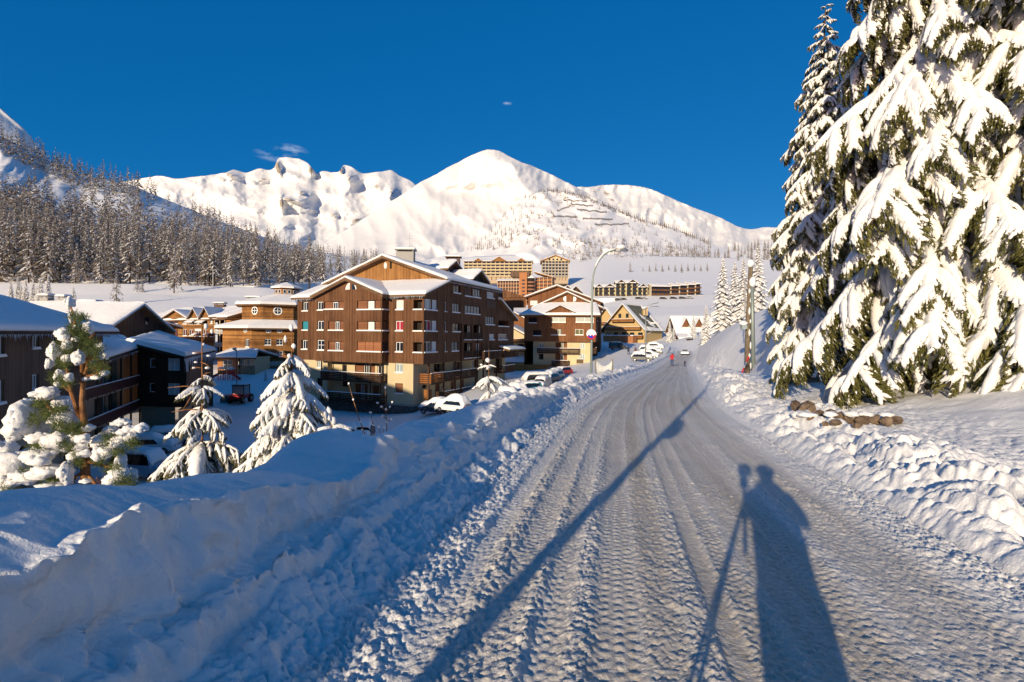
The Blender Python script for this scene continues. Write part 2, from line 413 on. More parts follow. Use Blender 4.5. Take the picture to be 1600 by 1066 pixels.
M['dead_needles'] = leaf_mat('dead_needles', (.25, .095, .02), (.42, .19, .05)); M['larch_twigs'] = leaf_mat('larch_twigs', (.125, .095, .07), (.29, .235, .18), .15)
M['fir_needles'] = leaf_mat('fir_needles', (.045, .04, .022), (.10, .085, .045), .3)

# ------------------------------------------------------------------ the ground
_CY = [-30, -12, 3.5, 13.7, 22.3, 34.6, 50, 71.7, 95, 114, 135, 160]
_CX = [-3.5, -1.3, 1.45, 3.75, 6.6, 10.95, 16.4, 24.0, 33.0, 40.5, 47, 50]
_yy = np.linspace(-40, 170, 2101); _xx = spline(_CY, _CX, _yy)
_k = np.exp(-np.linspace(-2, 2, 61)**2); _k /= _k.sum()
_xs = np.convolve(np.pad(_xx, 30, mode='reflect', reflect_type='odd'), _k, mode='valid')
def Xc(Y): return np.interp(Y, _yy, _xs)
_ZY = [-40, -5, 20, 45, 62, 80, 114, 140, 165, 200]; _ZZ = [.9, .1, -.66, -1.58, -2.2, -2.5, -2.4, -1.3, .2, 2.5]
_zz = spline(_ZY, _ZZ, _yy)
def Zr(Y): return np.interp(Y, _yy, _zz)
HW = 2.2
# height table of the valley and village ground, by depth and bearing
_TY = np.array([-60, 5, 15, 30, 50, 66, 80, 95, 110, 130, 160, 200, 226, 260, 300])
_TU = (np.array([-300, 0, 200, 400, 600, 800, 1000, 1200, 1500])-800)/FOC
_TZ = np.array([
 [-9, -9, -8, -7, -6, -5, -3, 0, 2], [-5, -4, -4, -4, -4, -3, -1, 0, .3], [-7, -7, -6.5, -6, -5.5, -5, -2, .1, .4],
 [-9, -9, -9, -9, -8, -6.5, -3, .5, 1], [-9, -9, -9, -9, -8.6, -6, -3, 2, 4], [-9, -9, -9, -9, -8.7, -5.6, -3, 4, 6],
 [-8, -8.5, -8.5, -8.5, -7.6, -5.8, -3.2, 5, 8], [-6, -6, -5.8, -5.6, -6.6, -6.2, -3.1, 6, 9], [-5.5, -5.5, -5.6, -5.4, -6.4, -6.2, -2.5, 6, 10],
 [-3, -2.5, -2, -2.5, -4.5, -4.5, -1.4, 5, 12], [8, 7, 8, 8.5, 1, -1, -.2, 6, 14], [16, 16, 17, 16, 9, 6, 5, 9, 16], [24, 24, 24, 23, 15, 12, 11.5, 14, 21],
 [20, 20, 21, 21, 18, 12, 18, 20, 26], [22, 22, 24, 26, 20, 11, 27.5, 29, 34]], float)
def Gt(X, Y):
    Yc = np.clip(Y, -60, 300); u = X/np.maximum(np.abs(Yc), 12)
    i = np.clip(np.searchsorted(_TY, Yc)-1, 0, len(_TY)-2); j = np.clip(np.searchsorted(_TU, u)-1, 0, len(_TU)-2)
    a = np.clip((Yc-_TY[i])/(_TY[i+1]-_TY[i]), 0, 1); b = np.clip((u-_TU[j])/(_TU[j+1]-_TU[j]), 0, 1)
    b = b*b*(3-2*b)
    return (_TZ[i, j]*(1-b)+_TZ[i, j+1]*b)*(1-a) + (_TZ[i+1, j]*(1-b)+_TZ[i+1, j+1]*b)*a
CRY = [-3, 1, 2.4, 2.7, 3, 3.2, 3.6, 4.2, 4.7, 5, 5.2, 5.4, 5.7, 6.3, 6.9, 7.4, 7.8, 8.6, 10.6, 11.8, 15, 30, 60, 128]
CRH = [0, .06, .09, .07, .01, .01, -.04, -.19, -.17, -.03, -.02, -.14, -.21, -.13, -.09, -.21, -.17, -.11, -.11, -.16, -.27, -.27, -.22, -.2]          # measured unevenness of the crest along the road
def HL(tp, Y):
    """left snow wall: height above the road at tp metres left of the road edge"""
    near = 1-smooth(4, 10, Y); H = .78 - .02*(1-near) - .08*smooth(10, 16, Y) + np.interp(Y, CRY, CRH) 
    f0 = .38+.06*near; f1 = .70+.12*near
    w = .36+.36*near
    h = .13*smooth(0, f0, tp) + (H-.13)*((.28*smooth(f0-.03, f0+.06, tp) + .22*smooth(f0+.05, f1-.10, tp) + .50*smooth(f1-.12, f1, tp))*near + smooth(f0-.05, f1-.1, tp)*(1-near)) + .08*smooth(f1, f1+w, tp)
    return h - (.72+.25*(1-near))*np.maximum(tp-(f1+w), 0)*smooth(f1+w-.2, f1+w+.8, tp) + (1-smooth(-2.2, .9, Y))*1.52*np.clip(tp-1.22, 0, 3.0)  # last term: unseen heap behind the camera, added to shade the wall top
def HR(tp, Y):
    near = 1-smooth(11, 24, Y)
    ridge = .10*smooth(0, .25, tp)+(.36-.11*near)*smooth(.15, 1.15, tp) - .14*near*smooth(1.4, 2.4, tp)
    near_rise = .30*np.clip(tp-1.9, 0, 3.4) + .10*np.maximum(tp-5.4, 0)
    st = 3.3 - 2.4*smooth(31, 50, Y)
    far_rise = 7.2*(1-np.exp(-np.maximum(tp-st, 0)/3.8))
    far_rise = far_rise + .05*np.maximum(tp-12, 0)
    b = smooth(15, 29, Y)
    rise = near_rise*(1-b) + far_rise*b
    return ridge + rise*(1 - smooth(105, 140, Y)*.85)
def H0(X, Y):
    """smooth ground height everywhere"""
    t = X-Xc(Y); z0 = Zr(Y); G = Gt(X, Y)
    tl = -(t+HW); tr = t-HW
    zl = z0 + HL(np.maximum(tl, 0), Y); d = 1-smooth(.0, 1.0, (G-zl+.5))
    zl2 = np.where(tl > 1.6, np.maximum(zl, G), zl)
    zr_ = z0 + HR(np.maximum(tr, 0), Y)
    z = np.where(tl > 0, zl2, np.where(tr > 0, zr_, z0))
    fade = smooth(125, 158, Y)
    return z*(1-fade) + G*fade
def lump(x, y, f, sharp=1.0):
    """rounded snow-clod relief, 0..1"""
    a = np.abs(perlin(x*f, y*f)); b = np.abs(perlin(x*f*2.1+9, y*f*2.1-4)); c = np.abs(perlin(x*f*4.3-3, y*f*4.3+8))
    return (1-(1-np.minimum(a*2.2, 1))**2)*.6 + (1-(1-np.minimum(b*2.2, 1))**2)*.27 + (1-(1-np.minimum(c*2.2, 1))**2)*.13
def strip_rows(y0, y1, k, dmin):
    r = [y0]
    while r[-1] < y1: r.append(r[-1] + max(dmin, k*abs(r[-1])))
    return np.array(r)
rowsY = np.concatenate([np.arange(-12, 1.2, .2), strip_rows(1.2, 6.5, .0046, .008)[:-1], strip_rows(6.5, 128, .0068, .010)])
nR = len(rowsY)
def left_h(tp, X, Y, z):
    near = 1-smooth(4, 10, Y)
    f0 = .38+.06*near; f1 = .70+.12*near
    deb = smooth(-.25, .15, tp)*(1-smooth(f0, f0+.3, tp)); face = smooth(f0-.1, f0+.15, tp)*(1-smooth(f1-.03, f1+.15, tp))
    top = smooth(f1, f1+.35, tp)
    dz = deb*(lump(X, Y, 7)*.06 + (lump(X, Y, 17)-.4)*.022 + np.maximum(perlin(X*2.2, Y*1.6), 0)*.10 + np.maximum(perlin(X*5, Y*4), .1)*.10)
    dz = dz + face*(fbm(X*3, Y*1.3, 3)*.10 + (lump(X*.5+z, Y*.8, 2.2)-.5)*.08 + (lump(X+z, Y*.6, 9)-.5)*.018)
    dz = dz + top*(fbm(X*.7+4, Y*.35+2, 2)*.12 + .008*fbm(X*7, Y*7, 3)) + smooth(.35, .8, tp)*(.13*fbm(X*.3+1.7, Y*.42, 2)-.03)
    rag = smooth(7, 16, Y)
    dz = dz + rag*smooth(f0, f1+.1, tp)*(1-smooth(1.6, 2.6, tp))*((perlin(X*1.1, Y*1.3)-.05)*.22 + (lump(X, Y, 2.6)-.55)*.18)
    return dz
# road
tr_ = np.linspace(-HW-.02, HW+.02, 410)
T, YY = np.meshgrid(tr_, rowsY); XX = Xc(YY)+T; Z = Zr(YY).copy()
wob = .12*fbm(YY*.05, YY*0+3, 2); gran = lump(XX, YY, 15); fine = fbm(XX*26, YY*26, 3); chunk = lump(XX+5, YY*.8, 7)
rough = .022*gran + .018*fine + .020*chunk + .012*lump(XX+3, YY, 28) + .02*np.maximum(perlin(XX*6, YY*5), .15)
smoothness = np.zeros_like(T); dirt = np.zeros_like(T); dz = np.zeros_like(T)
S_ = YY*1.03
for (t0, w, dep, tread, dr) in ((-1.72, .11, .012, 1, .15), (-1.38, .13, .020, 1, .35), (-1.12, .10, .012, 2, .25), (-.66, .17, .024, 1, .6), (-.36, .14, .020, 2, .75),
                                (-.02, .09, .026, 0, .55), (.14, .10, .012, 1, .5), (.55, .22, .010, 0, .55), (.85, .14, .010, 1, .45), (1.25, .16, .014, 2, .35), (1.62, .12, .010, 1, .25)):
    c = t0 + wob*(.6+abs(t0)*.3) + .05*np.sin(YY*.09+t0*5)
    q = (T-c)/w; band = np.exp(-q**4)
    berm = np.exp(-((np.abs(q)-1.25)/.28)**2)
    pat = np.sin(S_*2*np.pi/.088 + (1.6 if tread == 1 else -1.3)*np.abs(q)*2.4)*np.cos(q*3.1*2)
    f_near = 1-smooth(6, 11, YY)
    amp_ = smooth(-.35, .25, fbm(YY*.22+t0*7, YY*0+t0, 2)); dz += -.45*dep*band*(.5+.5*amp_) + .005*berm*gran*amp_ + (.0065*amp_ if tread else 0)*pat*band*f_near
    smoothness = np.maximum(smoothness, band*(.85 if tread else .95)*(.45+.55*amp_)); dirt = np.maximum(dirt, dr*band*.9)
soft = smooth(.3, .75, fbm(XX*.5, YY*.12+7, 3)+.45)
smoothness = np.maximum(smoothness, .62*soft*smooth(-.3, .4, T)); far_s = smooth(14, 40, YY)
smoothness = np.maximum(smoothness, far_s*.6)
edge = smooth(HW-.45, HW, np.abs(T))
rough = rough*(1-.86*smoothness)*(1+.35*edge)*(.8+.35*smooth(.5, 1.6, -T)+.25*smooth(.6, 1.8, T))
streak = fbm(T*9, YY*.12, 3); dz += far_s*.012*streak
dirt = np.clip(.40*(1-smooth(HW-.7, HW-.1, np.abs(T))) + dirt*.6 + .22*smooth(-.1, .5, fbm(T*2.4, YY*.15, 3)) + .12*streak, 0, 1)*(1-.95*edge)
dL = left_h(-(T+HW), XX, YY, Z)*smooth(.5, 0, T+HW) if False else smooth(.30, 0, T+HW)*0
Z = Z + dz + rough + .02*fbm(XX*.7, YY*.7, 2)
edgeL = 1-smooth(0, .28, T+HW)
zl_edge = Zr(YY) + left_h(-(T+HW), XX, YY, Z)
Z = Z + edgeL*smooth(-.25, .15, -(T+HW))*(lump(XX, YY, 7)*.06)
road = link('road', grid_mesh('road', np.stack([XX, YY, Z], -1).reshape(-1, 3), nR, len(tr_), M['road_snow'], {'dirt': dirt.ravel()}, flip=False))
road['kind'] = 'structure'
# left snow wall
tl_ = np.concatenate([np.linspace(0, 2.0, 165), np.linspace(2.0, 5.5, 34)[1:]])
T, YY = np.meshgrid(-HW-tl_[::-1], rowsY); XX = Xc(YY)+T; tp = -(T+HW)
Zb = H0(XX, YY)
Zl = Zb + left_h(tp, XX, YY, Zb) + (.018*lump(XX, YY, 9)+.008)*(1-smooth(.1, .6, tp))
push = smooth(.3, .6, tp)*(1-smooth(1.1, 1.5, tp))
XL = XX - push*(.20*fbm(YY*1.1, Zb*1.6, 3) + .10*(lump(YY, Zb*1.4, 2.6)-.4) + .06*fbm(YY*5, Zb*9, 3))
outer = smooth(4.6, 5.5, tp); Zl = Zl - outer*.25
bank_l = link('snow_bank', grid_mesh('snow_bank_left', np.stack([XL, YY, Zl], -1).reshape(-1, 3), nR, len(tl_), M['bank_snow']))
bank_l['kind'] = 'structure'
# right ploughed bank
rw = np.concatenate([np.linspace(0, 3.2, 180), np.linspace(3.2, 9.5, 72)[1:]])
T, YY = np.meshgrid(HW+rw, rowsY); XX = Xc(YY)+T; tp = T-HW
Zb = H0(XX, YY)
lum = smooth(.0, .5, tp)*(1-smooth(1.7, 3.0, tp))
foot = smooth(0, .15, tp)*(1-smooth(2.6, 4.2, tp))
blk = lump(XX*1.0+7, YY*.62+1, 1.15); 
mod_ = .45+.8*smooth(-.3, .35, fbm(XX*.55+3, YY*.4, 2))
dz = lum*mod_*((blk-.45)*.34 + (lump(XX, YY, 3.2)-.4)*.08 + .03*fbm(XX*9, YY*9, 3)) + foot*.05*lump(XX, YY, 4.5)
dz += smooth(1.5, 3.5, tp)*(.10*fbm(XX*.45, YY*.45, 3) + .05*fbm(XX*1.8, YY*1.2, 3))
dz += .012*lump(XX, YY, 9)*(1-smooth(0, .5, tp))
outer = smooth(8.6, 9.5, tp)
Zq = Zb + dz - outer*.25
bank_r = link('snow_bank', grid_mesh('snow_bank_right', np.stack([XX, YY, Zq], -1).reshape(-1, 3), nR, len(rw), M['bank_snow']))
bank_r['kind'] = 'structure'
# wide ground around
gx = np.arange(-150, 151, 1.0); gy = np.concatenate([np.arange(-60, 200, 1.0), np.arange(200, 330, 3.0)])
GX, GY = np.meshgrid(gx, gy); 
sc_ = np.where(GY > 100, GY/100, 1.0); GX = GX*sc_
def ground_z(X, Y):
    X = np.asarray(X, float); Y = np.asarray(Y, float)
    return H0(X, Y) + .14*fbm(X*.12, Y*.12, 3)*smooth(6, 9, np.abs(X-Xc(Y)))
t_ = GX-Xc(GY); inside = smooth(-8.6, -7.0, t_)*(1-smooth(10.6, 11.9, t_))*(1-smooth(120, 128, GY))
GZ = ground_z(GX, GY) + .05*fbm(GX*.6, GY*.6, 3) - .55*inside
grd = link('snow_ground', grid_mesh('snow_ground', np.stack([GX, GY, GZ], -1).reshape(-1, 3), len(gy), len(gx), M['snow']))
grd['kind'] = 'structure'
def gz(x, y): return float(ground_z(x, y))
def ground_hit(x, y, y0=3.0, y1=60.0):
    """first ground point seen at photo pixel x, y beyond depth y0"""
    Ys = np.linspace(y0, y1, 1200); X_, Z_ = atx(np.full_like(Ys, x), np.full_like(Ys, y), Ys); g_ = ground_z(X_, Ys)
    k = np.argmax(Z_ <= g_); return Vector((float(X_[k]), float(Ys[k]), float(g_[k])))

# ------------------------------------------------------------------ far slopes and mountains: fans of real terrain, one per ridge
RIDGES = {}
def fan(name, x0, x1, nx, ny, foot, crest, Yf, Yc, relief, rock=None, back=.35, bend=1.0, shape=None, nseed=0, m_='mountain', rsc=1.0, keep=True):
    """foot/crest: (xs, ys) photo outline of foot and crest; Yf/Yc: their depths in metres (number or (xs, depths))"""
    px = np.linspace(x0, x1, nx)[None, :]; w = np.linspace(0, 1, ny)[:, None]
    fy = spline(*foot, px); cy = spline(*crest, px) + fbm(px*.045, px*0+nseed, 4)*1.6
    yf = Yf if np.isscalar(Yf) else np.interp(px, *Yf); yc = Yc if np.isscalar(Yc) else np.interp(px, *Yc)
    ypx = fy + (cy-fy)*w
    Yd = yf + (yc-yf)*w**bend
    PX = px + 0*w
    rel = np.zeros_like(Yd)
    if shape is not None: rel = rel + shape(PX, ypx, w)
    env = 1-smooth(.93, 1.0, w)*.8
    X0, Z0 = atx(PX, ypx, Yd)
    k = .0016*rsc
    rel = rel + relief*fbm(X0*k+nseed, Z0*k*1.3-nseed, 5, .5)*env*smooth(0, .08, w)
    Yd = Yd + rel
    X, Zz = atx(PX, ypx, Yd)
    V = np.stack([X, Yd+0*X, Zz], -1)
    sk = V[:1].copy(); sk[..., 2] -= 40; V = np.concatenate([sk, V], 0)
    # back side falls away behind the crest
    nb = 10; bs = []
    for i in range(1, nb+1):
        q = i/nb; D = np.ravel((yc-yf)*back + 0*px)
        Yb = Yd[-1] + D*q; Zb_ = Zz[-1] - (Zz[-1]-Zz[0])*(.9*q**1.4)
        bs.append(np.stack([X[-1]*(Yb/Yd[-1]), Yb, Zb_], -1))
    V = np.concatenate([V, np.stack(bs, 0)], 0)
    rk = np.zeros(V.shape[:2])
    if rock is not None: rk[1:ny+1] = np.maximum(rock(PX, ypx, w), .14*smooth(.45, .8, w)*(relief > 75))
    o = link(name, grid_mesh(name, V.reshape(-1, 3), V.shape[0], nx, M[m_], {'rock': rk.ravel()}))
    o['kind'] = 'structure'
    RIDGES[name+str(x0)] = (foot, crest, Yf, Yc, bend)
    return o, PX, ypx, Yd, w
def spots(lst):
    def f(px, py, w):
        r = np.zeros_like(px+py)
        for (x, y, sx, sy, a, ang) in lst:
            c, s = math.cos(R(ang)), math.sin(R(ang)); dx = (px-x); dy = (py-y)
            u = dx*c+dy*s; v = -dx*s+dy*c
            r = np.maximum(r, a*np.exp(-(u/sx)**2-(v/sy)**2))
        return r
    return f
# back-left rocky range
lcx = [180, 215, 250, 275, 300, 330, 352, 365, 385, 405, 428, 434, 445, 458, 470, 484, 494, 505, 522, 530, 536, 545, 556, 568, 584, 600, 612, 625, 640, 660, 700]
lcy = [286, 280, 275, 279, 277, 273, 270, 265, 270, 263, 262, 249, 246, 247, 249, 258, 269, 267, 270, 268, 259, 259, 265, 271, 269, 268, 266, 275, 282, 296, 330]
rock_l = spots([(434, 262, 5, 14, .62, -12), (486, 266, 7, 10, .50, -35), (532, 266, 4, 9, .58, -10), (462, 276, 26, 6, .30, 20), (440, 318, 5, 14, .56, -6), (452, 312, 14, 3, .52, 10),
                (358, 273, 14, 5, .46, 15), (410, 280, 14, 5, .38, 0), (590, 292, 10, 14, .40, 0), (470, 300, 8, 3, .46, 0), (555, 345, 12, 5, .48, -20), (545, 278, 8, 8, .42, 0),
                (395, 285, 8, 6, .34, 0), (520, 335, 8, 4, .40, 0), (612, 300, 10, 12, .38, 0), (345, 280, 10, 5, .38, 0)])
def sh_l(px, py, w):
    r = ridged(px*.018+3, py*.022, 4); r2 = ridged(px*.006, py*.010+5, 3)
    return -(r-.5)*95*(1-w*.3) - (r2-.5)*330 - 380*rock_l(px, py, w)
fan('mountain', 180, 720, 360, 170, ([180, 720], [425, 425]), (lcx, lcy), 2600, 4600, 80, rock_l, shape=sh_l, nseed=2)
# small snow peak at the far left edge
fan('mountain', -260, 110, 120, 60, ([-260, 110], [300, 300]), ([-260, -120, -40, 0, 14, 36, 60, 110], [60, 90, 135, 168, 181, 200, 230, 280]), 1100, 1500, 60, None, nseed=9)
# right range
def sh_r(px, py, w): return -(ridged(px*.02+8, py*.012, 4)-.5)*260
rock_r = spots([(948, 303, 9, 5, .50, 30), (968, 318, 6, 3, .48, 20), (930, 298, 8, 4, .44, 30), (1012, 330, 5, 9, .36, 20), (1000, 318, 4, 4, .40, 0), (955, 312, 14, 3, .42, 20)])
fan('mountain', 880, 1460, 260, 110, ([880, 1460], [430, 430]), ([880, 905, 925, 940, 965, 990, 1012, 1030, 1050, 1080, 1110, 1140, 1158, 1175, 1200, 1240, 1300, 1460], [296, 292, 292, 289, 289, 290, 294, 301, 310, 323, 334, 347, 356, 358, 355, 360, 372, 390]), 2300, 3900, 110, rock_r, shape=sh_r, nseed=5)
# main peak
def ridge_line(py): return 770 + (py-234)*.95 + 6*np.sin((py-234)/13)
def sh_m(px, py, w):
    d = px-ridge_line(py); e = smooth(234, 258, py)*(1-smooth(300, 350, py)*.5)
    a = -260*np.exp(-(np.abs(d)/38)**1.4)*e + 150*np.exp(-((d+60)/46)**2)*e
    b = 110*np.exp(-((py-(300-(px-700)*.05))/9)**2)*np.exp(-((px-735)/60)**2)
    c = -(ridged(px*.0075+1, (py-px*.55)*.0075, 3)-.5)*165*smooth(250, 300, py)
    g = -(ridged(px*.03, (py+px*.3)*.02, 3)-.5)*60*smooth(600, 820, px)
    return a + b + c + g
rock_m = spots([(702, 277, 12, 3, .30, 25), (1, 1, 1, 1, 0, 0)])
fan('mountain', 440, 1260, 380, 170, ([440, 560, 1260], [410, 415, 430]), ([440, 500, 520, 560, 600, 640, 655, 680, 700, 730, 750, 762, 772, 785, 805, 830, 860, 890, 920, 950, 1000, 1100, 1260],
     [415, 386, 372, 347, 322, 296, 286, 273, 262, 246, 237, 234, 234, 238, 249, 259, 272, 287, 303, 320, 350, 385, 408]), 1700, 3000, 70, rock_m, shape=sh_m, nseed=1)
# larch hill in front of the main peak
LH_F = ([560, 740, 900, 1100, 1240], [440, 425, 425, 425, 430]); LH_C = ([560, 640, 700, 740, 770, 800, 830, 856, 880, 900, 930, 960, 1000, 1050, 1090, 1130, 1180, 1240], [428, 412, 398, 386, 356, 325, 304, 297, 299, 303, 314, 326, 343, 356, 372, 388, 402, 410])
def sh_h(px, py, w): return -(ridged(px*.012, py*.02+2, 3)-.5)*55
LH = fan('hillside', 560, 1240, 220, 90, LH_F, LH_C, 620, 1150, 40, None, shape=sh_h, nseed=4, m_='far_snow', rsc=3)
# village slope between the last houses and the hill
VS = fan('snow_slope', -100, 2300, 240, 60, ([-100, 200, 400, 600, 690, 740, 780, 850, 890, 920, 1000, 1150, 1300, 1700], [424, 430, 442, 470, 478, 492, 500, 500, 482, 470, 468, 470, 470, 455]),
    ([-100, 200, 430, 520, 600, 700, 760, 850, 950, 1100, 1240, 1700], [425, 428, 432, 420, 412, 405, 400, 397, 398, 402, 404, 395]), 285, 760, 8, None, nseed=6, m_='far_snow', rsc=8, bend=1.35, back=.2)
# right hill with larches
RH_F = ([1060, 1240, 2300], [425, 425, 420]); RH_C = ([1060, 1100, 1130, 1180, 1240, 1400, 1700, 2300], [422, 405, 397, 384, 374, 362, 350, 340])
RH = fan('hillside', 1060, 2300, 240, 50, RH_F, RH_C, 600, 950, 20, None, nseed=8, m_='far_snow', rsc=4)
# forest hill on the left
FH_F = ([-260, 0, 200, 400, 520, 600, 640], [447, 447, 449, 448, 440, 424, 418])
FH_C = ([-260, 0, 40, 80, 130, 200, 260, 330, 400, 440, 480, 520, 560, 600, 640], [90, 212, 232, 252, 272, 288, 312, 340, 366, 380, 390, 397, 403, 409, 416])
FH_YF = ([-260, 0, 400, 520, 600, 640], [225, 225, 240, 300, 460, 600]); FH_YC = ([-260, 0, 200, 400, 520, 640], [560, 560, 620, 700, 820, 900])
FH_B = 1.25
def sh_f(px, py, w): return -(ridged(px*.010+6, py*.014, 3)-.5)*14*smooth(0, .2, w)
FH = fan('hillside', -260, 640, 240, 110, FH_F, FH_C, FH_YF, FH_YC, 3, None, shape=sh_f, nseed=7, m_='far_snow', rsc=10, bend=FH_B)
def fan_at(F_, px, w):
    """point of a fan at photo column px and height share w (from the built grid)"""
    o, PX, ypx, Yd, ww = F_
    i = int(round(w*(PX.shape[0]-1))); j = int(np.argmin(np.abs(PX[0]-px)))
    X, Zz = atx(PX[i, j], ypx[i, j], Yd[i, j]); return Vector((float(X), float(Yd[i, j]), float(Zz)))

# ------------------------------------------------------------------ building kit
class Fac:
    """a facade plane: origin O, unit direction e to the right, outward normal n"""
    def __init__(s, O, e, n): s.O = Vector(O); s.e = Vector(e).normalized(); s.n = Vector(n).normalized()
    def p(s, a, z, d=0.0):
        v = s.O + s.e*a + s.n*d; return Vector((v.x, v.y, z))
    def px(s, x, y, d=0.0):
        r = ray(x, y); k = ((s.O + s.n*d - EYE).dot(s.n))/r.dot(s.n); q = EYE + r*k
        return (q-s.O).dot(s.e), q.z
    def rect(s, x0, y0, x1, y1, d=0.0):
        xm = (x0+x1)/2; ym = (y0+y1)/2
        a0 = s.px(x0, ym, d)[0]; a1 = s.px(x1, ym, d)[0]; z1 = s.px(xm, y0, d)[1]; z0 = s.px(xm, y1, d)[1]
        return a0, a1, z0, z1
def house_frame(O, deg):
    """front facade turned by deg (clockwise from the picture plane) and its right side"""
    t = R(deg); e = Vector((math.cos(t), -math.sin(t), 0)); n = Vector((-math.sin(t), -math.cos(t), 0))
    return e, n

def panes(th, F, a0, a1, z0, z1, d, pane='glass', mull=1, frame=.07, name='window', fm='white', cross=False):
    w = MB(); f = min(frame, (a1-a0)*.2)
    w.fbox(F, a0, a1, z1-f, z1, d-.05, d+.03); w.fbox(F, a0, a1, z0, z0+f, d-.05, d+.03)
    w.fbox(F, a0, a0+f, z0+f, z1-f, d-.05, d+.028); w.fbox(F, a1-f, a1, z0+f, z1-f, d-.05, d+.028)
    for i in range(mull):
        c = a0+(a1-a0)*(i+1)/(mull+1); w.fbox(F, c-f*.5, c+f*.5, z0+f, z1-f, d-.05, d+.026)
    if cross: w.fbox(F, a0+f, a1-f, (z0+z1)/2-f*.4, (z0+z1)/2+f*.4, d-.045, d+.022)
    o = w.build(name, M[fm], th)
    g = MB(); g.fbox(F, a0+f, a1-f, z0+f, z1-f, d-.04, d-.01); g.build('pane', M[pane], o)
    return o
def wall(th, F, a0, a1, z0, z1, m, opens=(), thick=.25, name='wall', d=0.0, sill=True, deep=1.3):
    """wall rectangle with real openings; opens: (a0, a1, z0, z1, style)"""
    ops = []
    for o in opens:
        b0, b1, c0, c1 = max(o[0], a0+.02), min(o[1], a1-.02), max(o[2], z0+.02), min(o[3], z1-.02)
        if b1-b0 > .1 and c1-c0 > .1: ops.append((b0, b1, c0, c1, o[4]))
    A = sorted({a0, a1, *[o[0] for o in ops], *[o[1] for o in ops]}); Zs = sorted({z0, z1, *[o[2] for o in ops], *[o[3] for o in ops]})
    w = MB()
    for i in range(len(A)-1):
        for j in range(len(Zs)-1):
            ca = (A[i]+A[i+1])/2; cz = (Zs[j]+Zs[j+1])/2
            if any(o[0] < ca < o[1] and o[2] < cz < o[3] for o in ops): continue
            w.face([F.p(A[i], Zs[j], d), F.p(A[i+1], Zs[j], d), F.p(A[i+1], Zs[j+1], d), F.p(A[i], Zs[j+1], d)])
    for (b0, b1, c0, c1, st) in ops:
        dp = deep if st.startswith('log') else thick
        q = d-dp
        w.face([F.p(b0, c0, d), F.p(b0, c1, d), F.p(b0, c1, q), F.p(b0, c0, q)]); w.face([F.p(b1, c0, q), F.p(b1, c1, q), F.p(b1, c1, d), F.p(b1, c0, d)])
        w.face([F.p(b0, c1, d), F.p(b1, c1, d), F.p(b1, c1, q), F.p(b0, c1, q)]); w.face([F.p(b0, c0, q), F.p(b1, c0, q), F.p(b1, c0, d), F.p(b0, c0, d)])
        w.face([F.p(b0, c0, q), F.p(b0, c1, q), F.p(b1, c1, q), F.p(b1, c0, q)][::-1], 1)
    bk = {'wood': 'wood_brown'}.get('x', None)
    wo = w.build(name, [M[m], M['interior']], th)
    for k, (b0, b1, c0, c1, st) in enumerate(ops):
        s = MB()
        W_ = b1-b0; H_ = c1-c0
        if st == 'win': panes(th, F, b0+.02, b1-.02, c0+.04, c1-.02, d-.16)
        elif st == 'win1': panes(th, F, b0+.02, b1-.02, c0+.04, c1-.02, d-.16, mull=0)
        elif st == 'winx': panes(th, F, b0+.02, b1-.02, c0+.04, c1-.02, d-.12, mull=1, cross=True)
        elif st == 'curt': panes(th, F, b0+.02, b1-.02, c0+.04, c1-.02, d-.16, 'curtain')
        elif st == 'red': panes(th, F, b0+.02, b1-.02, c0+.04, c1-.02, d-.16, 'red_curtain')
        elif st == 'refl': panes(th, F, b0+.02, b1-.02, c0+.04, c1-.02, d-.10, 'glass_sky', mull=max(1, int(W_/1.0)), fm='wood_dark', frame=.06)
        elif st == 'pale': panes(th, F, b0+.02, b1-.02, c0+.04, c1-.02, d-.16, 'glass_pale')
        elif st == 'dark': panes(th, F, b0+.02, b1-.02, c0+.04, c1-.02, d-.18, 'glass', fm='wood_dark', mull=1)
        elif st == 'half':
            panes(th, F, b0+W_*.18, b0+W_*.95, c0+.04, c1-.02, d-.16, mull=1)
        elif st in ('shut', 'shut3', 'board'):
            mm_ = {'shut': 'shutter', 'shut3': 'shutter_orange', 'board': 'wood_grey'}[st]; n_ = 3 if st == 'shut3' else 1
            for i in range(n_):
                g = MB(); g.fbox(F, b0+W_*i/n_+.03, b0+W_*(i+1)/n_-.03, c0+.03, c1-.03, d-.16, d-.10); g.build('shutter', M[mm_], th)
        elif st == 'teal':
            g = MB(); g.fbox(F, b0+.04, b1-.04, c0+.03, c1-.03, d-.20, d-.16); g.build('blind', M['teal_blind'], th)
        elif st.startswith('log'):
            q = d-dp+.02
            if 'w' in st[3:]:      # brown back wall of closed shutters and a window
                g = MB(); g.fbox(F, b0+.01, b0+W_*.40, c0+.01, c1-.01, q, q+.05); g.build('shutter', M['shutter'], th); g = MB(); g.fbox(F, b0+W_*.72, b1-.01, c0+.01, c1-.01, q, q+.05); g.build('shutter', M['shutter'], th)
                panes(th, F, b0+W_*.44, b0+W_*.68, c0+.02, c1-.1, q+.06, 'curtain' if 'c' in st[3:] else 'glass', mull=1)
            else:
                panes(th, F, b0+W_*.50, b0+W_*.92, c0+.02, c1-.1, q+.06, 'glass', mull=1, fm='wood_grey')
        if sill and st not in ('none', 'logn', 'far'):
            s.fbox(F, b0-.06, b1+.06, c0-.09, c0, d-.04, d+.10); s.build('sill', M['white'], th)
            if W_ > .8 and H_ > .5:
                s2 = MB(); s2.fbox(F, b0, b1, c0, c0+.07, d-.12, d+.09); s2.build('sill_snow', M['roof_snow'], th)
    return wo
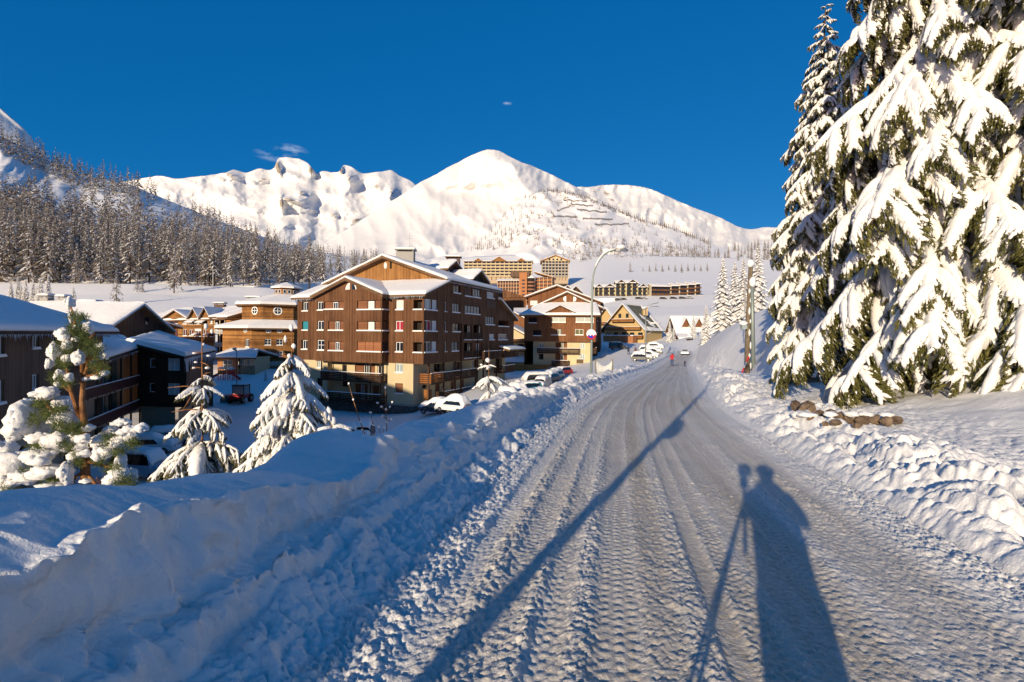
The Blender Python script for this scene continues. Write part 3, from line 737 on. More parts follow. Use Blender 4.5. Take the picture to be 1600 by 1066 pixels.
M['glass_sky'] = mat('window_reflecting', (.12, .14, .16), .06, 0, 1.0); M['glass_sky'].node_tree.nodes['Principled BSDF'].inputs['Metallic'].default_value = .75
def poly(th, F, pts, m, d=0.0, name='gable_wall', thick=.15):
    w = MB(); n = len(pts)
    w.face([F.p(a, z, d) for a, z in pts]); w.face([F.p(a, z, d-thick) for a, z in pts][::-1])
    for i in range(n):
        (a, z), (b, y) = pts[i], pts[(i+1) % n]
        w.face([F.p(a, z, d), F.p(a, z, d-thick), F.p(b, y, d-thick), F.p(b, y, d)])
    return w.build(name, M[m], th)
def snow_sheet(mb, q, th, fall=(1, 1, 1, 1), n=14, m_=10, over=.10, seed=0, r=.4, amp=.10, m=0):
    """thick snow on the quad q = [p00, p10, p11, p01]; fall flags: edges s0, s1, t0, t1 round off"""
    p00, p10, p11, p01 = [Vector(p) for p in q]
    L1 = (p10-p00).length; L2 = (p01-p00).length
    def par(n, L, f0, f1):
        e = min(r/L, .25); base = [i/n for i in range(n+1)]; ex = []
        if f0: ex += [e*.05, e*.2, e*.5]
        if f1: ex += [1-e*.05, 1-e*.2, 1-e*.5]
        return sorted(set(base+ex))
    S = par(n, L1, fall[0], fall[1]); T_ = par(m_, L2, fall[2], fall[3])
    u = (p10-p00).normalized(); v = (p01-p00).normalized()
    ns, nt = len(S), len(T_); vs = []
    for i, s in enumerate(S):
        for j, t in enumerate(T_):
            p = p00*(1-s)*(1-t) + p10*s*(1-t) + p11*s*t + p01*(1-s)*t
            h = 1.0
            for fl, dd in ((fall[0], s*L1), (fall[1], (1-s)*L1), (fall[2], t*L2), (fall[3], (1-t)*L2)):
                if fl: x = 1-min(dd/r, 1); h *= math.sqrt(max(0, 1-x*x))*.75+.25
            nz_ = float(fbm(np.array(p.x*.35+seed), np.array(p.y*.35+seed*.7), 2))
            off = Vector((0, 0, th*h*(1+amp*2.2*nz_)))
            if fall[0] and s < .2: off -= u*over*(1-min(s*L1/r, 1))**.5
            if fall[1] and s > .8: off += u*over*(1-min((1-s)*L1/r, 1))**.5
            if fall[2] and t < .2: off -= v*over*(1-min(t*L2/r, 1))**.5
            if fall[3] and t > .8: off += v*over*(1-min((1-t)*L2/r, 1))**.5
            vs.append(p+off)
    fs = [(i*nt+j, (i+1)*nt+j, (i+1)*nt+j+1, i*nt+j+1) for i in range(ns-1) for j in range(nt-1)]
    if (vs[nt]-vs[0]).cross(vs[1]-vs[0]).z < 0: fs = [f[::-1] for f in fs]
    mb.mesh_part(vs, fs, m, True)
    # skirt down to the roof
    ring = [i*nt for i in range(ns)] + [(ns-1)*nt+j for j in range(1, nt)] + [i*nt+nt-1 for i in range(ns-2, -1, -1)] + [j for j in range(nt-2, 0, -1)]
    par_ = [(S[i], 0) for i in range(ns)] + [(1, T_[j]) for j in range(1, nt)] + [(S[i], 1) for i in range(ns-2, -1, -1)] + [(0, T_[j]) for j in range(nt-2, 0, -1)]
    k = len(ring); sk = []
    for (s, t) in par_: sk.append(p00*(1-s)*(1-t) + p10*s*(1-t) + p11*s*t + p01*(1-s)*t + Vector((0, 0, .004)))
    mb.mesh_part([vs[i] for i in ring] + sk, [(i, k+i, k+(i+1) % k, (i+1) % k) for i in range(k)], m, True)
def slab(mb, q, t=.28, m=0):
    q = [Vector(p) for p in q]; lo = [p-Vector((0, 0, t)) for p in q]
    mb.hexa([*lo, *q], m)
def icicles(th, p, q, n, lmax=.7, seed=1, rad=.035):
    r_ = random.Random(seed); w = MB(); p = Vector(p); q = Vector(q)
    for i in range(n):
        c = p.lerp(q, (i+r_.random())/n); l = lmax*(.15+.85*r_.random()**1.6)
        w.bar(c, c-Vector((r_.uniform(-.02, .02), 0, l)), rad*(.6+.5*r_.random()), .004, 4, cap=False)
    return w.build('icicles', M['ice'], th, kind='stuff')
def roof(th, quads, th_snow=.42, m='trim', falls=None, seed=0, slab_t=.28, n=14, mm=10, amp=.10):
    w = MB(); s = MB()
    for i, q in enumerate(quads):
        slab(w, q, slab_t); snow_sheet(s, q, th_snow, falls[i] if falls else (1, 1, 1, 1), n, mm, seed=seed+i*3, amp=amp)
    o = w.build('roof', M[m], th)
    s.build('roof_snow', M['roof_snow'], o)
    return o
def railing(th, F, a0, a1, z0, z1, d, n=5, m='rail_wood', floor=1.2, ret=(1, 1), snow=True, slats=False, posts=3, floor_m='wood_dark'):
    w = MB()
    if floor:
        w.fbox(F, a0, a1, z0-.16, z0-.02, d-floor, d, 1)
    for i in range(posts+1):
        c = a0+.06+(a1-a0-.12)*i/posts; w.fbox(F, c-.05, c+.05, z0-.10, z1-.02, d-.10, d-.02)
    hs = (z1-z0)/n; o = None
    def sl(mb, i):
        b0 = z0+hs*i+.03; b1 = z0+hs*(i+1)-.04
        mb.fbox(F, a0, a1, b0, b1, d-.015, d+.02)
    if not slats:
        for i in range(n): sl(w, i)
    for k, c in ((0, a0), (1, a1)):
        if ret[k]:
            for i in range(n):
                b0 = z0+hs*i+.03; b1 = z0+hs*(i+1)-.04; w.fbox(F, c-.02, c+.02, b0, b1, d-floor, d-.02)
    o = w.build('balcony', [M[m], M[floor_m]], th)
    if slats:
        for i in range(n):
            g = MB(); sl(g, i); g.build('slat', M[m], o)
    if snow:
        g = MB(); g.fbox(F, a0, a1, z1-.02, z1+.06, d-.09, d+.04); g.build('rail_snow', M['roof_snow'], o)
    return o
def chimney(th, c, sx, sy, h, m='concrete', cap=True, z_=None):
    w = MB(); x, y, z = c
    w.box((x-sx/2, y-sy/2, z-1.2), (x+sx/2, y+sy/2, z+h))
    if cap: w.box((x-sx/2-.2, y-sy/2-.2, z+h+.25), (x+sx/2+.2, y+sy/2+.2, z+h+.37)); 
    if cap:
        for ax in (-1, 1):
            for ay in (-1, 1): w.box((x+ax*(sx/2-.1)-.06, y+ay*(sy/2-.1)-.06, z+h), (x+ax*(sx/2-.1)+.06, y+ay*(sy/2-.1)+.06, z+h+.25))
    o = w.build('chimney', M[m], th)
    s = MB(); zt = z+h+(.37 if cap else 0); e = .2 if cap else 0
    snow_sheet(s, [(x-sx/2-e, y-sy/2-e, zt), (x+sx/2+e, y-sy/2-e, zt), (x+sx/2+e, y+sy/2+e, zt), (x-sx/2-e, y+sy/2+e, zt)], .28, n=3, m_=3, r=.3, over=.03)
    s.build('chimney_snow', M['roof_snow'], o); return o

# ------------------------------------------------------------------ the large brown apartment block
e, n = house_frame(None, 23.3)
C0 = Vector((-11.035, 60.7, 0)); W = 21.2; A0 = C0 - e*W; inn = -n
base = empty('apartment_building', C0+Vector((0, 0, -8)), 'large brown timber-clad apartment block with cream ground floors, centre of the photo', 'apartment building')
th = base; FF = Fac(A0, e, n); FR = Fac(C0, inn, e)
D1 = 1.35
def fr(F, x0, y0, x1, y1, st, d=0.0, z0=None, z1=None):
    a0, a1, b0, b1 = F.rect(x0, y0, x1, y1, d); return (a0, a1, b0 if z0 is None else z0, b1 if z1 is None else z1, st)
S1, S2, S3, S4 = 4.82, 2.12, -.58, -3.3        # sill heights of the storeys
# bay front
ops = [fr(FF, 496, 471.5, 505, 485.7, 'win', D1, S1), fr(FF, 506.5, 471, 537, 484, 'logw', D1, S1+.1), fr(FF, 558, 469.5, 596, 484, 'logwc', D1, S1),
       fr(FF, 496, 501.5, 506, 516, 'win', D1, S2), fr(FF, 513, 501.5, 536.8, 516, 'logw', D1, S2), fr(FF, 558, 502, 596, 517, 'logwc', D1, S2),
       fr(FF, 496, 531.5, 506.6, 547, 'winx', D1, S3), fr(FF, 513, 533.5, 536.8, 547, 'logw', D1, S3), fr(FF, 558, 534, 595, 549.4, 'shut3', D1, S3)]
wall(th, FF, 4.8, 15.85, -2.05, 6.55, 'wood_brown', ops, d=D1)
poly(th, FF, [(4.8, 6.55), (15.85, 6.55), (15.85, 6.6), (10.35, 8.75), (4.8, 6.6)], 'wood_brown', D1, thick=.2)
for (x0, x1, mir) in ((540, 547, 0), (550.3, 557, 1)):      # the two half-round gable windows
    a0, _ = FF.px(x0, 450, D1+.03); a1, _ = FF.px(x1, 450, D1+.03); z0, z1 = FF.px(548, 453.4, D1+.03)[1], FF.px(548, 443, D1+.03)[1]
    for (mm_, sc, off, nm) in (('white', 1.0, .05, 'gable_window'), ('glass' if mir else 'curtain', .80, .07, 'pane')):
        pts = []
        cx = a1 if not mir else a0; sg = -1 if not mir else 1
        for k in range(9):
            t = math.pi/2*k/8; pts.append((cx+sg*(a1-a0)*math.cos(t)*sc, z0+.06+(z1-z0)*math.sin(t)*sc))
        pts.append((cx, z0+.06)); pts = pts if sg > 0 else pts[::-1]
        poly(th, FF, pts, mm_, D1+off, nm, .06)
FB = Fac(FF.p(15.85, 0, D1), inn, e)                         # right-hand return of the bay
wall(th, FB, 0, D1, -2.05, 6.6, 'wood_brown', [(.12, D1-.05, S1, S1+1.3, 'log'), (.12, D1-.05, S2, S2+1.3, 'log'), (.12, D1-.05, S3, S3+1.3, 'log')], deep=.4)
FBl = Fac(FF.p(4.8, 0, 0), n, -e); wall(th, FBl, 0, D1, -2.05, 6.6, 'wood_brown')
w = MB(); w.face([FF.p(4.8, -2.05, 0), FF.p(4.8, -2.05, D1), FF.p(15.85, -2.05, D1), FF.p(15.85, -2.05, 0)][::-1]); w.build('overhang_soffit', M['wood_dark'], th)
# left part and right part of the front
ops = [fr(FF, 472, 472, 481.5, 486.5, 'half', 0, S1), fr(FF, 472, 502, 481.5, 515, 'teal', 0, S2), fr(FF, 471, 531.5, 480.5, 544, 'half', 0, S3)]
wall(th, FF, 0, 4.8, -2.05, 6.5, 'wood_brown', ops)
ops = [fr(FF, 618.5, 468.5, 630.5, 484, 'curt', 0, S1), fr(FF, 646, 468.5, 660, 483.3, 'log', 0, S1), fr(FF, 618, 501.5, 630, 517.5, 'red', 0, S2), fr(FF, 645.5, 501.5, 660.3, 517, 'log', 0, S2),
       fr(FF, 618, 534.5, 629.5, 549.5, 'win', 0, S3), fr(FF, 645.5, 535, 660, 550.5, 'log', 0, S3)]
wall(th, FF, 15.85, W, -2.05, 6.5, 'wood_brown', ops, deep=.9)
# cream ground floors, front
ops = [fr(FF, 495.5, 563, 503.6, 575, 'pale'), fr(FF, 495, 591, 504, 605, 'dark')]
wall(th, FF, 1.2, 5.6, -7.3, -2.05, 'cream', ops)
wall(th, FF, 5.6, 15.2, -7.3, -2.05, 'cream', [(7.4, 8.3, -5.6, -4.9+.6, 'dark'), (9.6, 13.0, -4.6, -2.35, 'logw'), (13.4, 14.6, -4.4, -2.5, 'win'), (9.6, 11.8, -7.2, -5.1, 'logw'), (12.6, 13.7, -7.2, -5.2, 'shut'), (7.4, 8.2, -4.3, -2.6, 'dark')], d=-.9, sill=False)
w = MB(); w.fbox(FF, 5.6, 5.63, -7.3, -2.06, -.9, 0); w.build('wall', M['cream'], th); w = MB(); w.fbox(FF, 15.17, 15.2, -7.3, -2.06, -.9, 0); w.build('wall', M['cream'], th)
ops = [fr(FF, 617.6, 567, 629.7, 582.3, 'pale', 0, None), fr(FF, 617.6, 599, 629.7, 614.8, 'shut', 0)]
wall(th, FF, 15.2, 19.7, -7.25, -2.05, 'cream', ops)
for z0, z1 in ((-4.45, -3.35), (-7.15, -6.05)): railing(th, FF, 5.7, 15.7, z0, z1, D1, n=5, floor=1.7, slats=True, posts=3)
for a in (5.75, 14.0, 15.6): w = MB(); w.fbox(FF, a-.07, a+.07, -7.2, -2.07, D1-.2, D1-.08); w.build('balcony_post', M['wood_dark'], th)
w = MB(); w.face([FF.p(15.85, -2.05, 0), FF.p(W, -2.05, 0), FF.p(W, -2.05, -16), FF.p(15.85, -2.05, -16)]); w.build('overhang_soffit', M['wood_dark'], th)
w = MB(); w.fbox(FF, 1.0, 19.9, -7.42, -7.27, -1.0, .14); w.build('plinth_ledge', M['concrete'], th)
w = MB(); w.fbox(FF, 1.1, 19.8, -10.5, -7.43, -20, .05); w.build('plinth', M['stone'], th)
# right facade
ops = [(.15, 1.75, S1, S1+1.35, 'pale'), (1.85, 3.1, S1, S1+1.35, 'curt'), fr(FR, 695, 472, 698, 487.6, 'win1', 0, S1), fr(FR, 706.6, 474, 718.3, 488.4, 'refl', 0, S1), fr(FR, 726.4, 478, 750, 492, 'refl', 0, S1),
       (.15, 1.75, S2, S2+1.35, 'red'), (1.85, 3.1, S2, S2+1.35, 'curt'), fr(FR, 695, 503, 698, 518, 'win1', 0, S2), fr(FR, 707, 505, 719.5, 518.5, 'dark', 0, S2),
       fr(FR, 725, 506, 737.6, 530, 'log', 0, 1.0, 3.2), fr(FR, 740, 506, 753.4, 530, 'log', 0, 1.0, 3.2), fr(FR, 758.5, 494.6, 772.6, 507.5, 'refl', 0),
       (.15, 1.75, S3, S3+1.35, 'win'), (1.85, 3.1, S3, S3+1.35, 'curt'), fr(FR, 695, 534, 698, 549.6, 'win1', 0, S3), fr(FR, 705.6, 534, 716.3, 548, 'refl', 0, S3),
       fr(FR, 725, 533, 737.6, 556, 'log', 0, -1.7, .5), fr(FR, 740, 533, 753.4, 556, 'logw', 0, -1.7, .5), fr(FR, 764.7, 522, 772.6, 531, 'curt', 0)]
wall(th, FR, 0, 22, -2.05, 6.4, 'wood_brown', ops, deep=.9)
ops = [fr(FR, 708.4, 445.5, 719.7, 458, 'dark', 0), fr(FR, 726.5, 447.5, 737.5, 463, 'board', 0), fr(FR, 739, 450.7, 751, 465, 'refl', 0), fr(FR, 760.8, 456.5, 772.3, 466, 'curt', 0)]
wall(th, FR, 6.2, 22, 6.42, 9.0, 'wood_brown', ops)
g = MB(); b0, b1, c0, c1 = FR.rect(760, 469.5, 773.5, 481); g.fbox(FR, b0, b1, c0, c1, .02, .07); g.build('shutter', M['wood_grey'], th)
poly(th, FR, [(0, 6.4), (6.2, 6.4), (6.2, 9.0), (6.0, 8.95)], 'wood_brown', 0, thick=.1)
for z0 in (1.0, -1.7): 
    for (x0, x1) in ((724.8, 737.8), (740, 753.4)):
        a0, _ = FR.px(x0, 520); a1, _ = FR.px(x1, 520); railing(th, FR, a0, a1, z0, z0+1.05, .10, n=5, floor=0, ret=(0, 0), snow=False, posts=2)
# lower wing at the back right
ops = [fr(FR, 777.8, 522, 793, 531, 'win', 0), fr(FR, 778, 501, 795, 510, 'log', 0)]
wall(th, FR, 22, 28.6, -2.05, 4.5, 'wood_brown', ops, d=.02)
poly(th, FR, [(22, 4.5), (28.6, 4.5), (28.6, 4.6), (22, 7.4)], 'wood_brown', .02, thick=.1)
# right side ground floors (set back) with balconies
FL = Fac(FR.p(0, 0, -1.5), inn, e)
ops = [(2.0, 3.0, -5.4, -4.0, 'dark'), (4.8, 7.2, -4.5, -2.3, 'log'), (9.9, 12.6, -4.5, -2.3, 'logw'), (5.2, 6.3, -7.1, -5.0, 'shut'), (9.3, 10.3, -7.1, -5.0, 'shut'), (12.0, 13.2, -7.1, -5.0, 'shut'), (15.6, 18.0, -4.5, -2.3, 'logw'),
       (20.6, 22.4, -4.5, -2.3, 'logw'), (24.5, 27, -4.5, -2.3, 'log')]
wall(th, FL, 0, 28.4, -7.25, -2.05, 'cream', ops, sill=False, deep=.6)
railing(th, FR, 1.4, 4.4, -4.6, -3.3, .25, n=5, floor=1.7, m='rail_orange', posts=2)
railing(th, FR, 4.5, 9.4, -4.5, -3.35, .05, n=5, floor=1.5, posts=3, ret=(0, 1))
railing(th, FR, 9.6, 14.4, -4.5, -3.35, .05, n=5, floor=1.5, posts=3, ret=(0, 1))
railing(th, FR, 5.0, 13.8, -7.1, -6.0, -.1, n=5, floor=1.2, posts=5)
railing(th, FR, 15.2, 21.5, -1.9, -.8, .9, n=5, floor=.9, posts=3); railing(th, FR, 22.2, 28.4, -1.9, -.8, 1.0, n=4, floor=1.0, posts=3); railing(th, FR, 22.2, 27.4, -4.5, -3.4, .8, n=4, floor=1.6, posts=3)
for b in (9.5, 14.5): w = MB(); w.fbox(FR, b-.09, b+.09, -7.1, 3.3, .02, .16); w.build('balcony_post', M['rail_wood'], th)
for b in (1.45, 5.1, 8.2, 14.4, 17, 21.8): w = MB(); w.fbox(FR, b-.1, b+.1, -7.2, -2.07, -.25, -.05); w.build('balcony_post', M['rail_wood'], th)
g = MB(); g.fbox(FR, 1.5, 2.3, -7.2, -5.4, -.9, -.2); g.build('locker', M['rail_orange'], th)
# back and left walls
FBK = Fac(FF.p(W, 0, -28.5), -e, -n); wall(th, FBK, 0, W, -2.05, 7.0, 'wood_brown'); wall(th, FBK, 1.5, W-1, -10, -2.05, 'cream', d=-.1)
FLL = Fac(FF.p(0, 0, -28.5), n, -e); wall(th, FLL, 0, 28.5, -2.05, 6.5, 'wood_brown'); wall(th, FLL, 0, 28.5, -10, -2.05, 'cream', d=-1.1)
# roofs
P = lambda a, b, z: FF.p(a, z, -b)
zr1, ze1 = 12.75, 9.05; ar = 11.1
poly(th, FF, [(.6, 8.3), (21.0, 8.3), (21.0, 9.1), (ar, 12.45), (.6, 9.1)], 'wood_amber', -5.6)
wall(th, FBK, .2, W-.6, 7.0, 9.0, 'wood_brown', d=6.4); poly(th, FBK, [(.2, 9), (W-.6, 9), (10.1, 12.4)], 'wood_brown', 6.4)
r1 = roof(th, [[P(ar, 4.6, zr1), P(21.75, 4.6, ze1), P(21.75, 22.4, ze1), P(ar, 22.4, zr1)], [P(-.1, 4.6, ze1), P(ar, 4.6, zr1), P(ar, 22.4, zr1), P(-.1, 22.4, ze1)]], .40,
     falls=[(0, 1, 1, 1), (1, 0, 1, 1)], seed=2, slab_t=.34)
r2 = roof(th, [[P(-.6, -.6, 6.62), P(21.75, -.6, 6.62), P(21.75, 5.55, 8.92), P(-.6, 5.55, 8.92)]], .44, falls=[(1, 1, 1, 0)], seed=5, n=20)
r3 = roof(th, [[P(10.35, -1.95, 8.95), P(16.35, -1.95, 6.66), P(16.35, 3.6, 6.66), P(10.35, 5.2, 8.95)], [P(4.3, -1.95, 6.66), P(10.35, -1.95, 8.95), P(10.35, 5.2, 8.95), P(4.3, 3.6, 6.66)]], .36,
     falls=[(0, 1, 1, 0), (1, 0, 1, 0)], seed=8, slab_t=.42)
r4 = roof(th, [[P(21.8, 21.9, 7.6), P(21.8, 29.2, 4.5), P(8, 29.2, 4.5), P(8, 21.9, 7.6)]], .40, falls=[(0, 1, 1, 1)], seed=9)
r5 = roof(th, [[FR.p(22.5, -.3, .02), FR.p(29.5, -.3, .02), FR.p(29.5, -.7, 1.9), FR.p(22.5, -.7, 1.9)]], .35, seed=11, n=6, mm=5)
icicles(r1, P(21.82, 5, ze1-.25), P(21.82, 22, ze1-.25), 150, .35, 1, .03); icicles(r2, P(15.9, -.68, 6.4), P(21.6, -.68, 6.4), 44, .45, 2); icicles(r2, P(-.5, -.68, 6.4), P(4.2, -.68, 6.4), 34, .4, 3)
# dormers on the right slope and chimneys
for (b, s, zc) in ((18.4, 1.0, 10.35), (9.0, .0, 0)):
    if s == 0: continue
    DF = Fac(FF.p(19.9, 0, -b-2.3), inn, e)
    DF = Fac(FR.p(b-2.2, 0, -2.0), inn, e)
    wall(th, DF, 0, 4.4, 9.2, 10.5, 'wood_dark', [(.5, 1.3, 9.75, 10.35, 'curt'), (1.8, 2.6, 9.75, 10.35, 'curt'), (3.1, 3.9, 9.75, 10.35, 'curt')], sill=False)
    poly(th, DF, [(0, 10.5), (4.4, 10.5), (2.2, 11.7)], 'wood_dark', 0)
    roof(th, [[DF.p(2.2, 12.0, .7), DF.p(5.2, 10.35, .7), DF.p(5.2, 10.35, -4.0), DF.p(2.2, 12.0, -5.0)], [DF.p(-.8, 10.35, .7), DF.p(2.2, 12.0, .7), DF.p(2.2, 12.0, -5.0), DF.p(-.8, 10.35, -4.0)]], .38, falls=[(0, 1, 1, 0), (1, 0, 1, 0)], seed=4, n=6, mm=6)
DF = Fac(FR.p(16.0, 0, -6.4), inn, e)
wall(th, DF, 0, 3.8, 10.8, 12.3, 'wood_dark', [(.5, 1.2, 11.5, 12.1, 'curt'), (2.4, 3.1, 11.5, 12.1, 'curt')], sill=False)
poly(th, DF, [(0, 12.3), (3.8, 12.3), (1.9, 13.4)], 'wood_dark', 0)
roof(th, [[DF.p(1.9, 13.7, .7), DF.p(4.5, 12.2, .7), DF.p(4.5, 12.2, -3.0), DF.p(1.9, 13.7, -4.0)], [DF.p(-.7, 12.2, .7), DF.p(1.9, 13.7, .7), DF.p(1.9, 13.7, -4.0), DF.p(-.7, 12.2, -3.0)]], .36, falls=[(0, 1, 1, 0), (1, 0, 1, 0)], seed=6, n=6, mm=6)
c = P(11.6, 9.5, 12.9); chimney(th, (c.x, c.y, 13.0), 2.6, 1.4, 1.0, 'concrete'); c = P(14.0, 19.5, 12.2); chimney(th, (c.x, c.y, 13.2), 2.2, 1.2, 1.1, 'wood_grey')
c = P(12.2, 9.5, 14.5); w = MB(); w.bar(c, c+Vector((0, 0, 2.3)), .03, .02); w.bar(c+Vector((-.7, 0, 1.9)), c+Vector((.5, 0, 1.9)), .02); w.bar(c+Vector((-.5, 0, 1.5)), c+Vector((.4, 0, 1.5)), .02); w.build('antenna', M['metal'], th)
# oval openings of the upper amber gable
for (x0, x1, mm_) in ((599.5, 604.5, 'curtain'), (608.6, 611.6, 'interior')):
    a0, _ = FF.px(x0, 415, -5.5); a1, _ = FF.px(x1, 415, -5.5); z0, z1 = FF.px(604, 420, -5.5)[1], FF.px(604, 409.5, -5.5)[1]
    pts = [((a0+a1)/2+(a1-a0)/2*math.cos(k*math.pi/6), (z0+z1)/2+(z1-z0)/2*math.sin(k*math.pi/6)) for k in range(12)] if mm_ == 'curtain' else [(a0, z0), (a1, z0), (a1, z1), (a0, z1)]
    poly(th, FF, pts, mm_, -5.52, 'gable_window', .05)

# ------------------------------------------------------------------ second brown block, behind the road lamp
e, n = house_frame(None, 12); inn = -n; O2 = Vector((16.93, 105, 0))
th = empty('apartment_building', O2+Vector((0, 0, -6)), 'smaller brown and cream apartment block with a wide snowy hipped roof, behind the no-parking sign', 'apartment building')
F2 = Fac(O2-e*12.2, e, n); F2R = Fac(O2, inn, e)
ops = [fr(F2, 863, 496, 884.5, 504, 'pale'), fr(F2, 900, 496, 928, 504, 'pale'), (-1.2, .6, 4.5, 5.7, 'dark'), fr(F2, 862, 514.5, 884.5, 523.5, 'logw'), fr(F2, 899, 514.5, 912, 523.5, 'win'), (-.2, 1.6, 1.7, 2.9, 'dark')]
wall(th, F2, -2.2, 13.3, .45, 6.2, 'wood_red', ops, d=.9, deep=.9)
wall(th, Fac(F2.p(13.3, 0, .9), inn, e), 0, 12, .45, 6.2, 'wood_brown', [(.4, 1.6, 4.4, 5.8, 'curt'), (3, 4.4, 4.4, 6, 'win'), (6, 8, 4.4, 5.8, 'dark'), (.5, 1.6, 1.7, 3.0, 'win'), (3, 4.4, 1.7, 3.1, 'dark'), (6.3, 8, 1.7, 3.2, 'win')], sill=False)
ops = [fr(F2, 842, 536, 850, 546, 'pale'), fr(F2, 906, 536, 914, 546, 'pale'), fr(F2, 906, 553, 914, 562, 'pale'), fr(F2, 842, 553, 849, 562, 'dark'), (4.6, 7.2, -1.4, .3, 'logw'), (4.6, 7.2, -4.3, -2.2, 'logw')]
wall(th, F2, -.3, 12.2, -4.7, .45, 'cream', ops, sill=False, deep=.6)
wall(th, F2R, 0, 12, -6.5, .45, 'cream', [(3, 4.2, -2, -.4, 'dark')], sill=False)
w = MB(); w.fbox(F2, -8, 12.6, -9.5, -4.75, -9, .5); w.build('plinth', M['ochre'], th)
w = MB(); w.fbox(F2, 3.3, 6.4, -7.0, -5.0, .52, .6); w.build('garage_door', M['concrete'], th)
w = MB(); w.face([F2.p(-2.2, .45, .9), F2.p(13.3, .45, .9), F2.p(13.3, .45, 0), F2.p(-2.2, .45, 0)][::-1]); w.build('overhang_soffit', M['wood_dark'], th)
railing(th, F2, .8, 9.8, -2.0, -.95, 1.2, n=4, floor=1.2, posts=4, m='rail_wood'); railing(th, F2, 4.0, 7.6, -4.7, -3.6, 1.2, n=4, floor=1.2, posts=2); railing(th, F2, 9.3, 10.7, -4.2, -3.3, .15, n=4, floor=0, ret=(0, 0), posts=1)
railing(th, F2R, .5, 5, -1.9, -.8, 1.2, n=4, floor=1.2); railing(th, F2R, .5, 5, -4.9, -3.8, 1.0, n=4, floor=1.0)
railing(th, F2R, 6, 12, 4.3, 5.2, 1.2, n=4, floor=1.2); railing(th, F2R, 6, 12, 1.6, 2.6, 1.2, n=4, floor=1.2)
Q = lambda a, b, z: F2.p(a, z, -b)
poly(th, F2, [(1.2, 8.5), (12.1, 8.5), (12.2, 8.6), (6.7, 11.4), (1.1, 8.6)], 'wood_red', -4.3)
roof(th, [[Q(-3.2, -1.7, 6.2), Q(14.3, -1.7, 6.2), Q(13.2, 4.4, 9.0), Q(1.0, 4.4, 9.0)]], .42, falls=[(1, 1, 1, 0)], seed=3)
roof(th, [[Q(6.7, 3.7, 11.6), Q(14.6, 3.7, 8.0), Q(14.6, 12.4, 8.0), Q(6.7, 12.4, 11.6)], [Q(-1.4, 3.7, 8.0), Q(6.7, 3.7, 11.6), Q(6.7, 12.4, 11.6), Q(-1.4, 12.4, 8.0)]], .36, falls=[(0, 1, 1, 0), (1, 0, 1, 0)], seed=13)
# small gable above the front eave, and rear higher gable
poly(th, F2, [(3.2, 6.7), (8.4, 6.7), (5.8, 8.0)], 'wood_red', 1.4)
roof(th, [[F2.p(5.8, 8.25, 1.7), F2.p(9.0, 6.75, 1.7), F2.p(9.0, 6.75, .9), F2.p(5.8, 8.25, -2.2)], [F2.p(2.6, 6.75, 1.7), F2.p(5.8, 8.25, 1.7), F2.p(5.8, 8.25, -2.2), F2.p(2.6, 6.75, .9)]], .26, falls=[(0, 1, 1, 0), (1, 0, 1, 0)], n=5, mm=5, slab_t=.15)
for (x0, x1, side) in ((880, 884.5, 0), (896, 900.5, 1)):
    a0, _ = F2.px(x0, 467, -4.2); a1, _ = F2.px(x1, 467, -4.2); z0, z1 = F2.px(890, 471.5, -4.2)[1], F2.px(890, 463, -4.2)[1]; zc = (z0+z1)/2
    cx = a1 if side == 0 else a0; sg = -1 if side == 0 else 1
    pts = [(cx+sg*(a1-a0)*math.cos(-math.pi/2+k*math.pi/8), zc+(z1-z0)/2*math.sin(-math.pi/2+k*math.pi/8)) for k in range(9)]
    poly(th, F2, pts if sg > 0 else pts[::-1], 'white', -4.22, 'gable_window', .05)
wall(th, Fac(Q(13.3, 4.5, 0), inn, e), 0, 8, 6.2, 8.4, 'wood_brown', [(1.0, 2.0, 6.6, 7.9, 'win')], sill=False)
wall(th, Fac(Q(13.3, 12.4, 0), -e, -n), 0, 15.5, -6, 8, 'wood_brown'); wall(th, Fac(Q(-2.2, 12.4, 0), n, -e), 0, 13, -6, 6.4, 'wood_brown')
# rear gable block
e3, n3 = house_frame(None, 12); O3 = Vector((14.0, 128, 0))
th = empty('apartment_building', O3+Vector((0, 0, -4)), 'reddish timber gable of the block rising just behind the second brown block', 'apartment building')
F3 = Fac(O3-e3*14, e3, n3)
a0, z0 = F3.px(823, 462); ap, zp = F3.px(871, 444); a1, z1 = F3.px(938, 470)
poly(th, F3, [(a0+.5, z0-.4), (a0+.5, z0-6), (a1, z0-6), (a1, z1-.6), (ap, zp-.7)][::-1], 'wood_red', 0)
wall(th, F3, a0+.4, a1, -6, z0-6, 'wood_brown'); wall(th, Fac(F3.p(a1, 0, 0), -n3, e3), 0, 14, -6, z1-.6, 'wood_brown'); wall(th, Fac(F3.p(a0+.4, 0, -14), n3, -e3), 0, 14, -6, z0-.6, 'wood_brown')
panes(th, F3, a0+1.0, a0+2.9, z0-2.6, z0-1.4, .06, 'curtain', mull=2)
roof(th, [[F3.p(ap, zp-.45, .8), F3.p(a1+.6, z1-.5, .8), F3.p(a1+.6, z1-.5, -14), F3.p(ap, zp-.45, -14)], [F3.p(a0-.6, z0-.5, .8), F3.p(ap, zp-.45, .8), F3.p(ap, zp-.45, -14), F3.p(a0-.6, z0-.5, -14)]], .4, falls=[(0, 1, 1, 1), (1, 0, 1, 1)], seed=15)
w = MB(); c = F3.p(ap+.3, zp, -.5); w.bar(c, c+Vector((0, 0, 1.7)), .03); w.bar(c+Vector((-.5, 0, 1.4)), c+Vector((.5, 0, 1.4)), .02); w.build('antenna', M['metal'], th)

